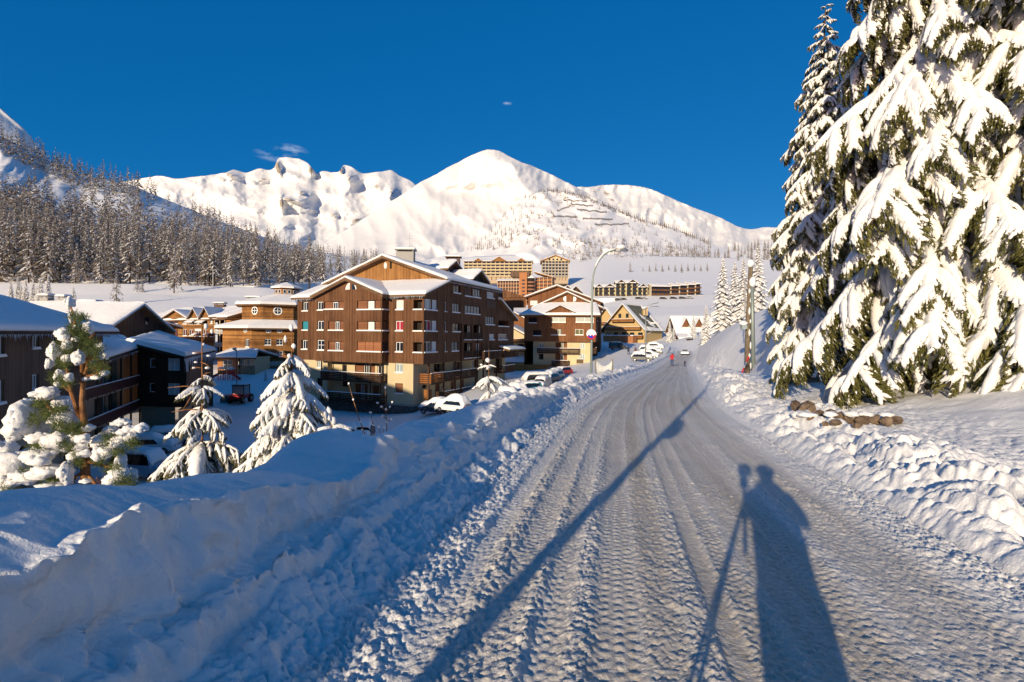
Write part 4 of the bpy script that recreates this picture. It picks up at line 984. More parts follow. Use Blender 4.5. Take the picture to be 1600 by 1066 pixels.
# ------------------------------------------------------------------ dark blocks on the left
def fr(F, x0, y0, x1, y1, st, d=0.0, z0=None, z1=None, dz=None):
    a0, a1, b0, b1 = F.rect(x0, y0, x1, y1, d)
    return (a0, a1, b0 if z0 is None else z0, b1 if z1 is None else z1, st)
eL = Vector((-.444, .896, 0)).normalized(); nL = Vector((.896, .444, 0)).normalized()
th = empty('apartment_building', (-35, 30, -9), 'shaded brown timber block with snow roof, cut off by the left edge', 'apartment building')
F1 = Fac((-29.055, 27.7, 0), eL, nL)
ops = [fr(F1, 50, 521, 61, 544, 'half'), fr(F1, 50, 585, 61, 609, 'half'), fr(F1, -4, 521, 7, 555.5, 'half'), fr(F1, -4, 594, 7, 630, 'half'), fr(F1, 83, 521, 88, 540, 'win1'), fr(F1, 83, 584, 88, 603, 'win1')]
ops += [(-6, -4.8, .1, 1.45, 'half'), (-6, -4.8, -2.6, -1.25, 'half'), (-11, -9.8, .1, 1.45, 'half')]
wall(th, F1, -14, 18.6, -3.7, 1.65, 'wood_grey', ops)
wall(th, F1, -14, 18.6, -9.5, -3.72, 'beige', [(-.5, 1.2, -6.4, -4.2, 'dark'), (2.2, 5, -9, -6.6, 'log')], d=-.6)
railing(th, F1, -3, 3.2, -6.6, -5.6, .4, n=3, floor=1.0, posts=3)
F1e = Fac(F1.p(18.6, 0, 0), -nL, eL); wall(th, F1e, 0, 14, -9.5, 1.65, 'wood_grey'); poly(th, F1e, [(0, 1.65), (14, 1.65), (7, 4.1)], 'wood_grey')
F1s = Fac(F1.p(-14, 0, -14), nL, -eL); wall(th, F1s, 0, 14, -9.5, 1.65, 'wood_grey'); poly(th, F1s, [(0, 1.65), (14, 1.65), (7, 4.1)], 'wood_grey')
wall(th, Fac(F1.p(18.6, 0, -14), -eL, -nL), 0, 32.6, -9.5, 1.65, 'wood_grey')
r_ = roof(th, [[F1.p(-14.8, 1.62, .9), F1.p(19.5, 1.62, .9), F1.p(19.5, 4.3, -7), F1.p(-14.8, 4.3, -7)], [F1.p(-14.8, 4.3, -7), F1.p(19.5, 4.3, -7), F1.p(19.5, 1.62, -14.9), F1.p(-14.8, 1.62, -14.9)]], .42, falls=[(1, 1, 1, 0), (1, 1, 0, 1)], seed=21, m='wood_dark', n=22)
icicles(r_, F1.p(-12, 1.42, .95), F1.p(19.4, 1.42, .95), 220, .45, 5, .02)

# block with the outdoor galleries
eG = Vector((-.40, .917, 0)).normalized(); nG = Vector((.917, .40, 0)).normalized()
th = empty('apartment_building', (-42, 54, -9), 'dark timber block with open galleries and icicles, behind the left pine', 'apartment building')
FG = Fac((-35.5, 40.5, 0), eG, nG); Lg = 15.6
wall(th, FG, -4, Lg, -9.5, -.5, 'beige', [(1.2, 2.4, -4.0, -2.0, 'dark'), (4.2, 6.0, -4.05, -1.9, 'log'), (9, 10, -4.0, -1.8, 'half'), (11, 13.4, -4.05, -1.3, 'log'), (1.2, 2.4, -6.7, -4.7, 'dark'), (4.2, 6.0, -6.75, -4.7, 'log'), (9, 10, -6.7, -4.7, 'half'), (11, 13.4, -6.75, -4.5, 'log'), (12.5, 15, -9.4, -7.1, 'log')], d=-1.6, sill=False, deep=.5)
for z in (-4.25, -6.95, -.62): w = MB(); w.fbox(FG, -4, Lg-.05, z, z+.16, -1.58, 0); w.build('gallery_floor', M['beige'], th)
for i in range(7): a = -3.7+i*3.15; w = MB(); w.fbox(FG, a-.09, a+.09, -9.4, -.63, -.12, .03); w.build('gallery_post', M['wood_dark'], th)
for z in (-4.08, -6.78): railing(th, FG, -4, Lg-.1, z, z+.92, .08, n=1, m='door_red', floor=0, ret=(0, 0), posts=9)
Fb = Fac((-41.5, 53.9, 0), (.993, -.12, 0), (-.12, -.993, 0)); Wb = 5.95
ops = [fr(Fb, 233, 560, 242.6, 575, 'win1'), fr(Fb, 261.5, 560, 281, 580, 'curt'), fr(Fb, 232.5, 598.5, 242, 613.5, 'win1'), fr(Fb, 261.5, 599, 281, 618, 'curt')]
wall(th, Fb, 0, Wb, -6.6, -1.0, 'wood_dark', ops, sill=False)
poly(th, Fb, [(0, -1.0), (Wb, -1.0), (Wb, -.95), (.6, .25), (0, .25)], 'wood_dark')
wall(th, Fb, .2, 4.4, -9.5, -6.62, 'beige', d=-.25)
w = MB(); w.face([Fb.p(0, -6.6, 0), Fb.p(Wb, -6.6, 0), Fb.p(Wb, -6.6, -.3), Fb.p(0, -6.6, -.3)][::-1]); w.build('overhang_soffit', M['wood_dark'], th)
Fs = Fac(Fb.p(Wb, 0, 0), eG, nG)
ops = [(.1, 1.8, -4.15+1.35, -1.35, 'curt'), fr(Fs, 303, 557, 306, 568, 'dark'), fr(Fs, 311, 557, 314, 566, 'dark'), (.1, 1.8, -5.5, -4.15, 'win')]
wall(th, Fs, 0, 18, -6.6, -1.0, 'wood_grey', ops, sill=False)
wall(th, Fs, -1.2, 18, -9.5, -6.62, 'beige', [(6, 7.4, -8.6, -7.2, 'dark')], d=-.5, sill=False)
wall(th, Fac(Fs.p(18, 0, 0), -nG, eG), 0, 9, -9.5, -1.0, 'wood_grey')
r_ = roof(th, [[(-32.7, 38.2, -.75), (-41.0, 53.4, -.15), (-50.0, 60.5, 1.5), (-42, 42.0, 1.5)], [(-41.7, 52.6, .55), (-34.9, 51.9, -.95), (-43.0, 70.6, -.95), (-50.8, 69.5, 1.5)]], .50, falls=[(1, 0, 1, 1), (1, 1, 0, 0)], seed=31, m='wood_dark', n=16, amp=.2)
icicles(r_, (-34.9, 51.8, -1.15), (-42.6, 70, -1.15), 90, 1.7, 7, .05); icicles(r_, (-33.4, 39.4, -.95), (-40.9, 53.2, -.4), 50, .4, 8, .03)
chimney(th, (-43.6, 51.5, .9), 1.3, 1.0, .9, 'concrete')
# block with the gable facing right
th = empty('apartment_building', (-56, 66, -8), 'brown block with a long smooth snow roof and dark gable', 'apartment building')
Fg = Fac((-50.8, 60.8, 0), (-.02, 1, 0), (1, .02, 0))
poly(th, Fg, [(0, -1), (10.4, -1), (10.4, 1.9), (5.2, 5.0), (0, 1.9)], 'wood_grey')
panes(th, Fg, 6.6, 7.3, 2.6, 3.6, .05, 'glass', fm='wood_dark', mull=0)
wall(th, Fg, 0, 10.4, -9, -1.02, 'wood_grey'); wall(th, Fac((-64, 60.8, 0), (1, 0, 0), (0, -1, 0)), 0, 13.2, -9, 1.9, 'wood_grey')
wall(th, Fac((-50.8, 71.2, 0), (-1, 0, 0), (0, 1, 0)), 0, 13.2, -9, 1.9, 'wood_grey'); wall(th, Fac((-64, 71.2, 0), (0, -1, 0), (-1, 0, 0)), 0, 10.4, -9, 1.9, 'wood_grey'); poly(th, Fac((-64, 71.2, 0), (0, -1, 0), (-1, 0, 0)), [(0, 1.9), (10.4, 1.9), (5.2, 4.9)], 'wood_grey')
roof(th, [[(-65.5, 60.0, 1.7), (-49.9, 60.0, 1.7), (-49.9, 66, 5.25), (-65.5, 66, 5.25)], [(-65.5, 66, 5.25), (-49.9, 66, 5.25), (-49.9, 72, 1.7), (-65.5, 72, 1.7)]], .45, falls=[(1, 1, 1, 0), (1, 1, 0, 1)], seed=41, n=16)
chimney(th, (-58.5, 67.5, 4.4), 2.2, 1.0, 1.0); chimney(th, (-63.5, 66.4, 5.2), 1.1, 1.0, .9); chimney(th, (-61.2, 66.4, 5.2), .9, .9, .8)
# further blocks behind the big gable roof, mostly roofs
for k, (px0, px1, y0, Yd, zr_, lab) in enumerate(((60, 205, 512, 92, 3.9, 'low timber block with its long snow roof behind the dark gable'),)):
    th = empty('apartment_building', at(180, 540, Yd), lab, 'apartment building')
    a = at(px0, y0, Yd); b = at(px1, y0, Yd)
    Fk = Fac((a.x, Yd, 0), (1, 0, 0), (0, -1, 0)); Wk = b.x-a.x
    wall(th, Fk, 0, Wk, -8, 2.6, 'wood_grey', [(Wk-2.2, Wk-.8, 1.0, 2.1, 'win'), (Wk-5, Wk-3.6, 1.0, 2.1, 'win')]); wall(th, Fac((b.x, Yd, 0), (0, 1, 0), (1, 0, 0)), 0, 12, -8, 2.6, 'wood_amber')
    roof(th, [[(a.x-1, Yd-1, 2.6), (b.x+1, Yd-1, 2.6), (b.x+1, Yd+6, zr_), (a.x-1, Yd+6, zr_)], [(a.x-1, Yd+6, zr_), (b.x+1, Yd+6, zr_), (b.x+1, Yd+13, 2.6), (a.x-1, Yd+13, 2.6)]], .45, falls=[(1, 1, 1, 0), (1, 1, 0, 1)], seed=47)
    chimney(th, (b.x-5, Yd+6.5, zr_), 1.3, 1.0, .9)
# block behind the camera on the left whose gable shades the valley floor and the facades
eB, nB = eL, nL
th = empty('apartment_building', (-46, 14, -9), 'tall timber block left behind the photographer, shading the cream facade', 'apartment building')
FZ = Fac((-35.6, 3, 0), (-.45, .893, 0), (.893, .45, 0)); dp = 17
wall(th, FZ, 0, 16, -9.5, 6.6, 'wood_grey', [(2, 3.2, 3, 4.4, 'half'), (8, 9.2, 3, 4.4, 'half'), (13, 14.2, 3, 4.4, 'half'), (2, 3.2, .2, 1.6, 'half'), (8, 9.2, .2, 1.6, 'half')]); 
Fz2 = Fac(FZ.p(16, 0, 0), -FZ.n, FZ.e); wall(th, Fz2, 0, dp, -9.5, 6.6, 'wood_grey', [(3, 4.2, 3, 4.4, 'win'), (8, 9.2, 3, 4.4, 'win')]); poly(th, Fz2, [(0, 6.6), (dp, 6.6), (dp/2, 10.4)], 'wood_grey')
Fz3 = Fac(FZ.p(0, 0, -dp), FZ.n, -FZ.e); wall(th, Fz3, 0, dp, -9.5, 6.6, 'wood_grey'); poly(th, Fz3, [(0, 6.6), (dp, 6.6), (dp/2, 10.4)], 'wood_grey')
wall(th, Fac(FZ.p(16, 0, -dp), -FZ.e, -FZ.n), 0, 16, -9.5, 6.6, 'wood_grey')
roof(th, [[FZ.p(-1, 6.5, .9), FZ.p(17, 6.5, .9), FZ.p(17, 10.7, -dp/2), FZ.p(-1, 10.7, -dp/2)], [FZ.p(-1, 10.7, -dp/2), FZ.p(17, 10.7, -dp/2), FZ.p(17, 6.5, -dp-.9), FZ.p(-1, 6.5, -dp-.9)]], .5, falls=[(1, 1, 1, 0), (1, 1, 0, 1)], seed=51)

# ------------------------------------------------------------------ amber log hotel with the octagonal tower
def ngon(c, ap, z, n=8, rot=0.0):
    Rr = ap/math.cos(math.pi/n)
    return [Vector((c[0]+Rr*math.cos(rot+math.pi/n+2*math.pi*i/n), c[1]+Rr*math.sin(rot+math.pi/n+2*math.pi*i/n), z)) for i in range(n)]
rot8 = math.atan2(-.9, .435)
def ring_faces(mb, A, B, m=0, sm=False):
    n = len(A)
    for i in range(n): mb.face([A[i], A[(i+1) % n], B[(i+1) % n], B[i]], m, sm)
def tower_face(c, ap, k, n=8):
    """facade frame of the k-th side (0 = towards the camera)"""
    t = rot8 + 2*math.pi*k/n; nn = Vector((math.cos(t), math.sin(t), 0)); ee = Vector((-nn.y, nn.x, 0))
    s = 2*ap*math.tan(math.pi/n); O = Vector((c[0], c[1], 0)) + nn*ap - ee*s/2
    return Fac(O, ee, nn), s
th = empty('hotel_tower', (-50, 106, -7), 'octagonal amber log tower with round white windows and a snowy cupola', 'tower')
cu = (-51.0, 106.1); cl_ = (-52.4, 106.8)
def oct_sheet(w, c0, a0_, z0_, c1, a1_, z1_, thk):
    """snow lying on a conical octagon roof"""
    R0 = ngon(c0, a0_, z0_, 8, rot8); R1 = ngon(c0, a0_+.05, z0_+thk*.7, 8, rot8); R2 = ngon(c0, a0_-.35, z0_+thk*1.05+.12, 8, rot8); R3 = ngon(c1, a1_, z1_+thk, 8, rot8)
    ring_faces(w, R0, R1); ring_faces(w, R1, R2); ring_faces(w, R2, R3)
    if a1_ < .3: w.face(R3)
for k in range(8):
    F, s = tower_face(cl_, 9.3, k)
    ops = []
    if k == 0:
        for x0, x1 in ((413.5, 423.5), (432, 442)):
            ops += [fr(F, x0, 570.5, x1, 579.5, 'winx'), fr(F, x0, 588.5, x1, 597.5, 'winx')] if False else []
        for x0, x1 in ((413.5, 423.5), (432, 442)): ops += [fr(F, x0, 530.5-.5, x1, 539.5, 'winx'), fr(F, x0, 549, x1, 558, 'winx')]
    if k == 7: ops = [(s-1.6, s-.6, -1.2, .4, 'win')]
    wall(th, F, 0, s, -4.0, 2.6, 'log_wall', ops)
    wall(th, F, 0, s, -5.0, -4.02, 'cream', [(s*.05, s*.3, -4.9, -4.1, 'curt'), (s*.36, s*.62, -4.9, -4.1, 'curt'), (s*.68, s*.95, -4.9, -4.1, 'curt')] if k in (0, 7) else [], d=-.05, sill=False)
    wall(th, F, 0, s, -9.0, -5.02, 'stone_pale', d=.04)
    F, s = tower_face(cu, 6.8, k); wall(th, F, 0, s, 3.6, 7.5, 'log_wall', d=0)
def round_window(th, F, a, z, ra, rz, d):
    out = [(a+ra*math.cos(t*math.pi/8), z+rz*math.sin(t*math.pi/8)) for t in range(16)]; inn_ = [(a+ra*.78*math.cos(t*math.pi/8), z+rz*.78*math.sin(t*math.pi/8)) for t in range(16)]
    w = MB()
    for i in range(16):
        j = (i+1) % 16
        w.face([F.p(*inn_[i], d), F.p(*out[i], d), F.p(*out[j], d), F.p(*inn_[j], d)]); w.face([F.p(*out[i], d), F.p(*out[i], d-.12), F.p(*out[j], d-.12), F.p(*out[j], d)])
    w.fbox(F, a-.05, a+.05, z-rz*.8, z+rz*.8, d-.06, d+.01); w.fbox(F, a-ra*.8, a+ra*.8, z-.05, z+.05, d-.065, d+.005)
    o = w.build('round_window', M['white'], th); poly(o, F, inn_, 'glass', d-.05, 'pane', .03)
F, s = tower_face(cu, 6.8, 0); a, z = F.px(434, 486); round_window(th, F, a, z, .85, .85, .08)
F, s = tower_face(cu, 6.8, 7); round_window(th, F, s*.62, z, .8, .85, .08); F, s = tower_face(cu, 6.8, 1); round_window(th, F, s*.75, z, .8, .85, .08)
F, s = tower_face(cl_, 9.3, 0)
for x in (419.5, 437): a, z = F.px(x, 517.5); round_window(th, F, a, z, .55, .38, .08)
F, s = tower_face(cl_, 9.3, 7); round_window(th, F, s*.8, z, .5, .38, .08)
w = MB()
R0 = ngon(cl_, 10.6, 2.35, 8, rot8); R1 = ngon(cl_, 10.6, 2.62, 8, rot8); R2 = ngon(cu, 6.7, 3.9, 8, rot8); R3 = ngon(cu, 6.7, 3.6, 8, rot8)
ring_faces(w, R0, R1); ring_faces(w, R1, R2); ring_faces(w, R3, R0)
R0 = ngon(cu, 7.9, 7.2, 8, rot8); R1 = ngon(cu, 7.9, 7.5, 8, rot8); R2 = ngon((-49.6, 107), 2.6, 9.6, 8, rot8); R3 = ngon((-49.6, 107), 2.6, 9.4, 8, rot8)
ring_faces(w, R0, R1); ring_faces(w, R1, R2); ring_faces(w, R3, R0)
ro = w.build('roof', M['trim'], th)
w = MB(); oct_sheet(w, cl_, 10.7, 2.62, cu, 6.85, 3.95, .45); oct_sheet(w, cu, 8.0, 7.5, (-49.6, 107), 2.7, 9.6, .45); w.build('roof_snow', M['roof_snow'], ro)
cc = (-49.6, 107)
w = MB(); ring_faces(w, ngon(cc, 2.45, 9.4, 8, rot8), ngon(cc, 2.45, 11.3, 8, rot8)); ring_faces(w, ngon(cc, 2.46, 11.3, 8, rot8), ngon(cc, 3.1, 11.35, 8, rot8)); w.build('cupola', M['log_wall'], th)
for k in (7, 0, 1, 2):
    F, s = tower_face(cc, 2.45, k)
    for f0 in (.12, .56): panes(th, F, s*f0, s*(f0+.32), 10.2, 11.0, .05, 'glass', mull=0)
w = MB(); oct_sheet(w, cc, 3.15, 11.35, cc, .12, 12.5, .35); w.build('cupola_snow', M['roof_snow'], th)

th = empty('hotel_wing', (-70, 116, -7), 'amber log hotel front with small twin gables and canopies', 'hotel')
e, n = house_frame(None, 8); OH = at(352, 540, 113.0); FH1 = Fac(OH-e*16, e, n)
ops = [fr(FH1, 261, 500, 278, 506, 'log'), fr(FH1, 261, 515, 278, 527, 'log'),
       fr(FH1, 285.5, 500, 292.5, 506.5, 'win'), fr(FH1, 295, 499, 302, 506.5, 'shut'), fr(FH1, 304, 499, 314, 506.5, 'win'), fr(FH1, 317, 499, 324, 506, 'dark'),
       fr(FH1, 285.5, 514.5, 292.5, 525, 'win'), fr(FH1, 295, 515, 302, 525, 'win'), fr(FH1, 304.5, 517, 314, 526, 'win'), fr(FH1, 317, 515, 324, 526, 'win'), fr(FH1, 328, 515, 333, 526, 'dark'), fr(FH1, 328, 498, 332, 506, 'curt')]
wall(th, FH1, .4, 13.2, -7, 4.9, 'log_wall', ops, deep=1.0)
# left part, further back, in half shade
wall(th, FH1, -3.2, .4, -7, 4.0, 'log_wall', [(-2.6, -.9, 1.8, 3.3, 'win')], d=-1.5, sill=True)
# open balconies at the right end
wall(th, FH1, 13.2, 16, -7, 5.2, 'wood_grey', [(13.6, 15.8, 1.7, 4.6, 'log'), (13.6, 15.8, -1.3, 1.2, 'log'), (13.6, 15.8, -4.5, -1.8, 'log')], d=-1.0, sill=False)
for a in (13.25, 14.6, 15.9): w = MB(); w.fbox(FH1, a-.08, a+.08, -6.5, 5.1, -.15, .05); w.build('balcony_post', M['cream'], th)
for z in (-1.7, 1.3): railing(th, FH1, 13.2, 16, z, z+.9, .0, n=2, floor=1.0, m='metal', posts=2)
# gables over the front: one wide, two small
def gablet(a0, a1, z0, zp, d, roofb=-5.0, th_s=.34, m='log_wall'):
    c = (a0+a1)/2; poly(th, FH1, [(a0, z0), (a1, z0), (c, zp)], m, d)
    o = .5
    zz = z0-.25
    roof(th, [[FH1.p(c, zp+.28, d+.6), FH1.p(a1+o, zz+.2, d+.6), FH1.p(a1+o, zz+.2, roofb), FH1.p(c, zp+.28, roofb)], [FH1.p(a0-o, zz+.2, d+.6), FH1.p(c, zp+.28, d+.6), FH1.p(c, zp+.28, roofb), FH1.p(a0-o, zz+.2, roofb)]], th_s, falls=[(0, 1, 1, 0), (1, 0, 1, 0)], n=5, mm=6, slab_t=.18)
gablet(.3, 6.0, 4.9, 6.5, .02)
gablet(7.3, 9.2, 4.92, 6.9, .25); gablet(10.2, 12.2, 4.92, 7.1, .25)
for (a0, a1, z) in ((6.3, 8.3, 3.9), (9.0, 11.0, 3.9), (8.0, 8.9, .9), (11.0, 12.0, .9), (5.6, 8.2, -1.6), (8.4, 11.2, -1.9), (10.9, 13.1, -2.3)):
    w = MB(); q = [FH1.p(a0, z, 1.2), FH1.p(a1, z, 1.2), FH1.p(a1, z+.5, 0), FH1.p(a0, z+.5, 0)]; slab(w, q, .08); o = w.build('canopy', M['trim'], th)
    w = MB(); snow_sheet(w, q, .22, n=4, m_=3, r=.25, over=.03); w.build('canopy_snow', M['roof_snow'], o)
w = MB(); a0, a1, z0, z1 = FH1.rect(304.5, 514, 314.5, 516.8, .1); w.fbox(FH1, a0, a1, z0, z1, .06, .12); so_ = w.build('sign_board', M['white'], th)
# half-round wooden relief on the wide gable
w = MB(); w.blob(FH1.p(3.3, 5.0, .05), (1.3, .35, .75), 3, nu=14, nv=8, amp=.02); w.build('gable_relief', M['wood_amber'], th)
roof(th, [[FH1.p(-4.6, 4.2, .3), FH1.p(16.8, 4.9, .3), FH1.p(16.8, 8.0, -7.5), FH1.p(-4.6, 7.3, -7.5)], [FH1.p(-4.6, 7.3, -7.5), FH1.p(16.8, 8.0, -7.5), FH1.p(16.8, 4.6, -15), FH1.p(-4.6, 4.6, -15)]], .42, falls=[(1, 1, 1, 0), (1, 1, 0, 1)], seed=61, n=18)
chimney(th, tuple(FH1.p(9.0, 7.6, -7.0)), 2.4, 1.1, 1.0, 'wood_grey'); chimney(th, tuple(FH1.p(14.5, 7.9, -7.0)), 1.0, 1.0, 1.0)
wall(th, Fac(FH1.p(-3.2, 0, -14.5), n, -e), 0, 13, -7, 4.2, 'log_wall'); wall(th, Fac(FH1.p(16, 0, -1), -n, e), 0, 13, -7, 4.8, 'log_wall')
# sloping-roof wing against the tower
th = empty('hotel_wing', (-58, 106, -7), 'amber log wing with single sloping snow roofs beside the octagonal tower', 'hotel')
e, n = house_frame(None, 38); OW = at(360, 540, 104.5); FW = Fac(OW-e*2.2, e, n); FWR = Fac(OW, -n, e)
wall(th, FW, 0, 2.2, -7, 5.0, 'log_wall', [(1.2, 1.7, .9, 2.6, 'curt'), (1.2, 1.7, -2.0, -.3, 'curt')], sill=False)
wall(th, FWR, 0, 9, -7, 5.0, 'log_wall'); 
poly(th, FWR, [(0, 5.0), (9, 5.0), (9, 8.0)], 'log_wall'); panes(th, FWR, 5.9, 7.1, 5.3, 6.4, .06, 'glass', mull=0)
roof(th, [[FWR.p(-1.0, 4.95, .8), FWR.p(9.4, 8.4, .8), FWR.p(9.4, 8.4, -4.5), FWR.p(-1.0, 4.95, -4.5)]], .42, seed=63, n=8, mm=6, slab_t=.35)
roof(th, [[FWR.p(-1.0, 5.1, -4.6), FWR.p(11.5, 9.3, -4.6), FWR.p(11.5, 9.3, -9), FWR.p(-1.0, 5.1, -9)]], .42, seed=64, n=8, mm=6, slab_t=.35)
wall(th, FW, -6, 0, -7, 5.1, 'log_wall', d=-2.5)
c = FWR.p(7.6, 8.6, -6.2); chimney(th, (c.x, c.y, 8.6), 3.2, 1.2, 1.1, 'concrete')
# low pavilion
th = empty('pavilion', (-55, 90, -7), 'low orange-fronted pavilion with a deep snow roof, at the foot of the octagonal tower', 'pavilion')
e, n = house_frame(None, 4); a = at(336, 577, 92); b = at(399, 577, 92); FPv = Fac((a.x, 92, 0), e, n); Wp = (b.x-a.x)
zg = gz(a.x, 92)-.3
wall(th, FPv, .5, 4.6, zg, -2.9, 'orange_wall', [(1.5, 3.4, -5.4, -3.5, 'winx')], sill=False)
wall(th, FPv, 4.6, Wp, -4.6, -2.9, 'cream', [(4.9, 6.0, -4.5, -3.3, 'win'), (6.2, 7.3, -4.5, -3.3, 'win')], sill=False, d=-.4)
wall(th, FPv, 4.6, Wp, zg, -4.62, 'stone_pale', d=-.3)
wall(th, Fac(FPv.p(Wp, 0, -.3), -n, e), 0, 5, zg, -2.9, 'cream'); wall(th, Fac(FPv.p(.5, 0, -6), n, -e), 0, 6, zg, -2.9, 'orange_wall')
roof(th, [[FPv.p(-.3, -3.0, .8), FPv.p(Wp+.9, -3.0, .8), FPv.p(Wp-1.0, -1.75, -3), FPv.p(1.2, -1.75, -3)], [FPv.p(1.2, -1.75, -3), FPv.p(Wp-1.0, -1.75, -3), FPv.p(Wp+.9, -3.0, -7), FPv.p(-.3, -3.0, -7)]], .45, falls=[(1, 1, 1, 0), (1, 1, 0, 1)], seed=71, n=9, mm=6)
# play equipment in front
for (x, lab, k) in ((345, 'small red and orange slide in the snow, left of the pavilion doors', 0), (360, 'small pink-red climbing frame in front of the pavilion', 1)):
    c = at(x, 575, 88); c.z = gz(c.x, c.y); t_ = empty('playground_slide', c, lab, 'play equipment')
    w = MB(); 
    for dx in (-.45, .45): w.bar(c+Vector((dx, 0, 0)), c+Vector((dx, 0, 2.1)), .06); w.bar(c+Vector((dx, .6, 0)), c+Vector((dx, .6, 2.1)), .06)
    w.build('frame', M['plastic_red'], t_)
    w = MB(); w.hexa([c+Vector(v) for v in ((-.5, 0, 1.0), (.5, 0, 1.0), (.5, .6, 1.0), (-.5, .6, 1.0), (-.5, 0, 1.7), (.5, 0, 1.7), (.5, .6, 1.7), (-.5, .6, 1.7))]); w.build('side_panel', M['orange_wall' if k == 0 else 'plastic_red'], t_)
    w = MB(); s_ = -1 if k == 0 else 1
    w.tube([c+Vector((s_*.4, 0, 1.1)), c+Vector((s_*1.2, -.1, .7)), c+Vector((s_*1.9, -.2, .25))], .22, 6); w.build('chute', M['plastic_red'], t_)
    w = MB(); w.blob(c+Vector((0, .3, 2.15)), (.7, .5, .18), k, amp=.1); w.build('snow', M['roof_snow'], t_)

# ------------------------------------------------------------------ houses past the second block
def chalet(px, py, Y, deg, Wd, D, zf, ze, zp, label, mwall='ochre_wall', side='ochre_wall', name='chalet', lv=(), green=False, cat='chalet', dm='wood_amber', roofm='trim', snow=.45, over=1.4, group=None):
    e, n = house_frame(None, deg); O = at(px, py, Y); F = Fac(O-e*Wd, e, n); FRt = Fac(O, -n, e)
    t = empty(name, (O.x, O.y, zf), label, cat, group)
    ops = []
    for z in lv:
        k = max(2, int(Wd/2.6))
        for i in range(k): ops.append((Wd*(i+.22)/k, Wd*(i+.78)/k, z+.15, z+1.9, 'dark'))
    ops = [o for o in ops if o[3] < ze]
    wall(t, F, 0, Wd, zf-2, ze, mwall, ops, sill=False); poly(t, F, [(0, ze), (Wd, ze), (Wd/2, zp)], mwall)
    wall(t, FRt, 0, D, zf-2, ze, side, [], sill=False); wall(t, Fac(F.p(0, 0, -D), n, -e), 0, D, zf-2, ze, side); wall(t, Fac(F.p(Wd, 0, -D), -e, -n), 0, Wd, zf-2, ze, mwall)
    poly(t, Fac(F.p(Wd, 0, -D), -e, -n), [(0, ze), (Wd, ze), (Wd/2, zp)], mwall)
    for z in lv:
        if z > zf+1:
            wz = Wd if z+1 < ze else Wd*(zp-z-1)/(zp-ze); a0 = (Wd-wz)/2+.3; a1 = (Wd+wz)/2-.3
            if a1-a0 > 1.2: railing(t, F, a0, a1, z, z+.95, 1.2, n=3, floor=1.2, posts=3, m=dm if dm in ('rail_wood', 'rail_orange') else 'rail_orange')
    sl_ = (zp-ze)/(Wd/2); zo = ze-sl_*over*.5
    rf = roof(t, [[F.p(Wd/2, zp+.3, over), F.p(Wd+over*.5, zo+.3, over), F.p(Wd+over*.5, zo+.3, -D-1), F.p(Wd/2, zp+.3, -D-1)], [F.p(-over*.5, zo+.3, over), F.p(Wd/2, zp+.3, over), F.p(Wd/2, zp+.3, -D-1), F.p(-over*.5, zo+.3, -D-1)]] if not green else
         [[F.p(-over*.5, zo+.3, over), F.p(Wd/2, zp+.3, over), F.p(Wd/2, zp+.3, -D-1), F.p(-over*.5, zo+.3, -D-1)]], snow, m=roofm, falls=[(0, 1, 1, 1), (1, 0, 1, 1)] if not green else [(1, 0, 1, 1)], n=6, mm=6)
    if green:
        w = MB(); q = lambda s, b, dz=0: F.p(Wd/2, zp+.3, over)*(1-s)*(1-b) + F.p(Wd+over*.5, zo+.3, over)*s*(1-b) + F.p(Wd+over*.5, zo+.3, -D-1)*s*b + F.p(Wd/2, zp+.3, -D-1)*(1-s)*b + Vector((0, 0, dz))
        slab(w, [q(0, 0), q(1, 0), q(1, 1), q(0, 1)], .3); rg = w.build('roof', M['roof_green'], t)
        w = MB()
        snow_sheet(w, [q(0, 0), q(1, 0), q(1, .22), q(0, .16)], .32, n=7, m_=3, r=.3); snow_sheet(w, [q(0, .86), q(1, .82), q(1, 1), q(0, 1)], .32, n=7, m_=3, r=.3)
        snow_sheet(w, [q(.86, .25), q(1, .23), q(1, .8), q(.92, .8)], .25, n=3, m_=7, r=.3); snow_sheet(w, [q(.35, .42), q(.5, .40), q(.62, .52), q(.5, .55)], .16, n=4, m_=4, r=.4); snow_sheet(w, [q(.58, .55), q(.78, .50), q(.86, .66), q(.7, .68)], .16, n=4, m_=4, r=.4)
        w.build('roof_snow', M['roof_snow'], rg)
    return t, F, FRt
t, F, FRt = chalet(1007, 535, 158, 42, 15, 13, -1.6, 4.2, 12.2, 'steep-roofed ochre chalet with a bare dark green roof slope', lv=(1.2, 4.0, 6.6), green=True)
for k in range(2):
    a_, b_ = ((5.4, 6.4), (8.2, 9.2))[k]; panes(t, F, a_, b_, 8.0, 9.4, .06, 'glass', fm='wood_dark', mull=1)
w = MB(); w.fbox(F, 2, 13, -1.0, 2.0, 1.5, 4.0); w.build('terrace', M['orange_wall'], t)
w = MB(); w.fbox(F, 1.8, 13.2, 2.0, 2.25, 1.4, 4.2); w.build('terrace_snow', M['roof_snow'], t)
c = FRt.p(8, 9.5, -4); chimney(t, (c.x, c.y, 10.2), 1.6, 1.4, 1.2, 'ochre_wall')
chalet(972, 525, 178, 42, 13, 12, 0, 4.0, 12.0, 'ochre chalet half hidden left of the green-roofed chalet', lv=(1.0, 3.6, 6.2))
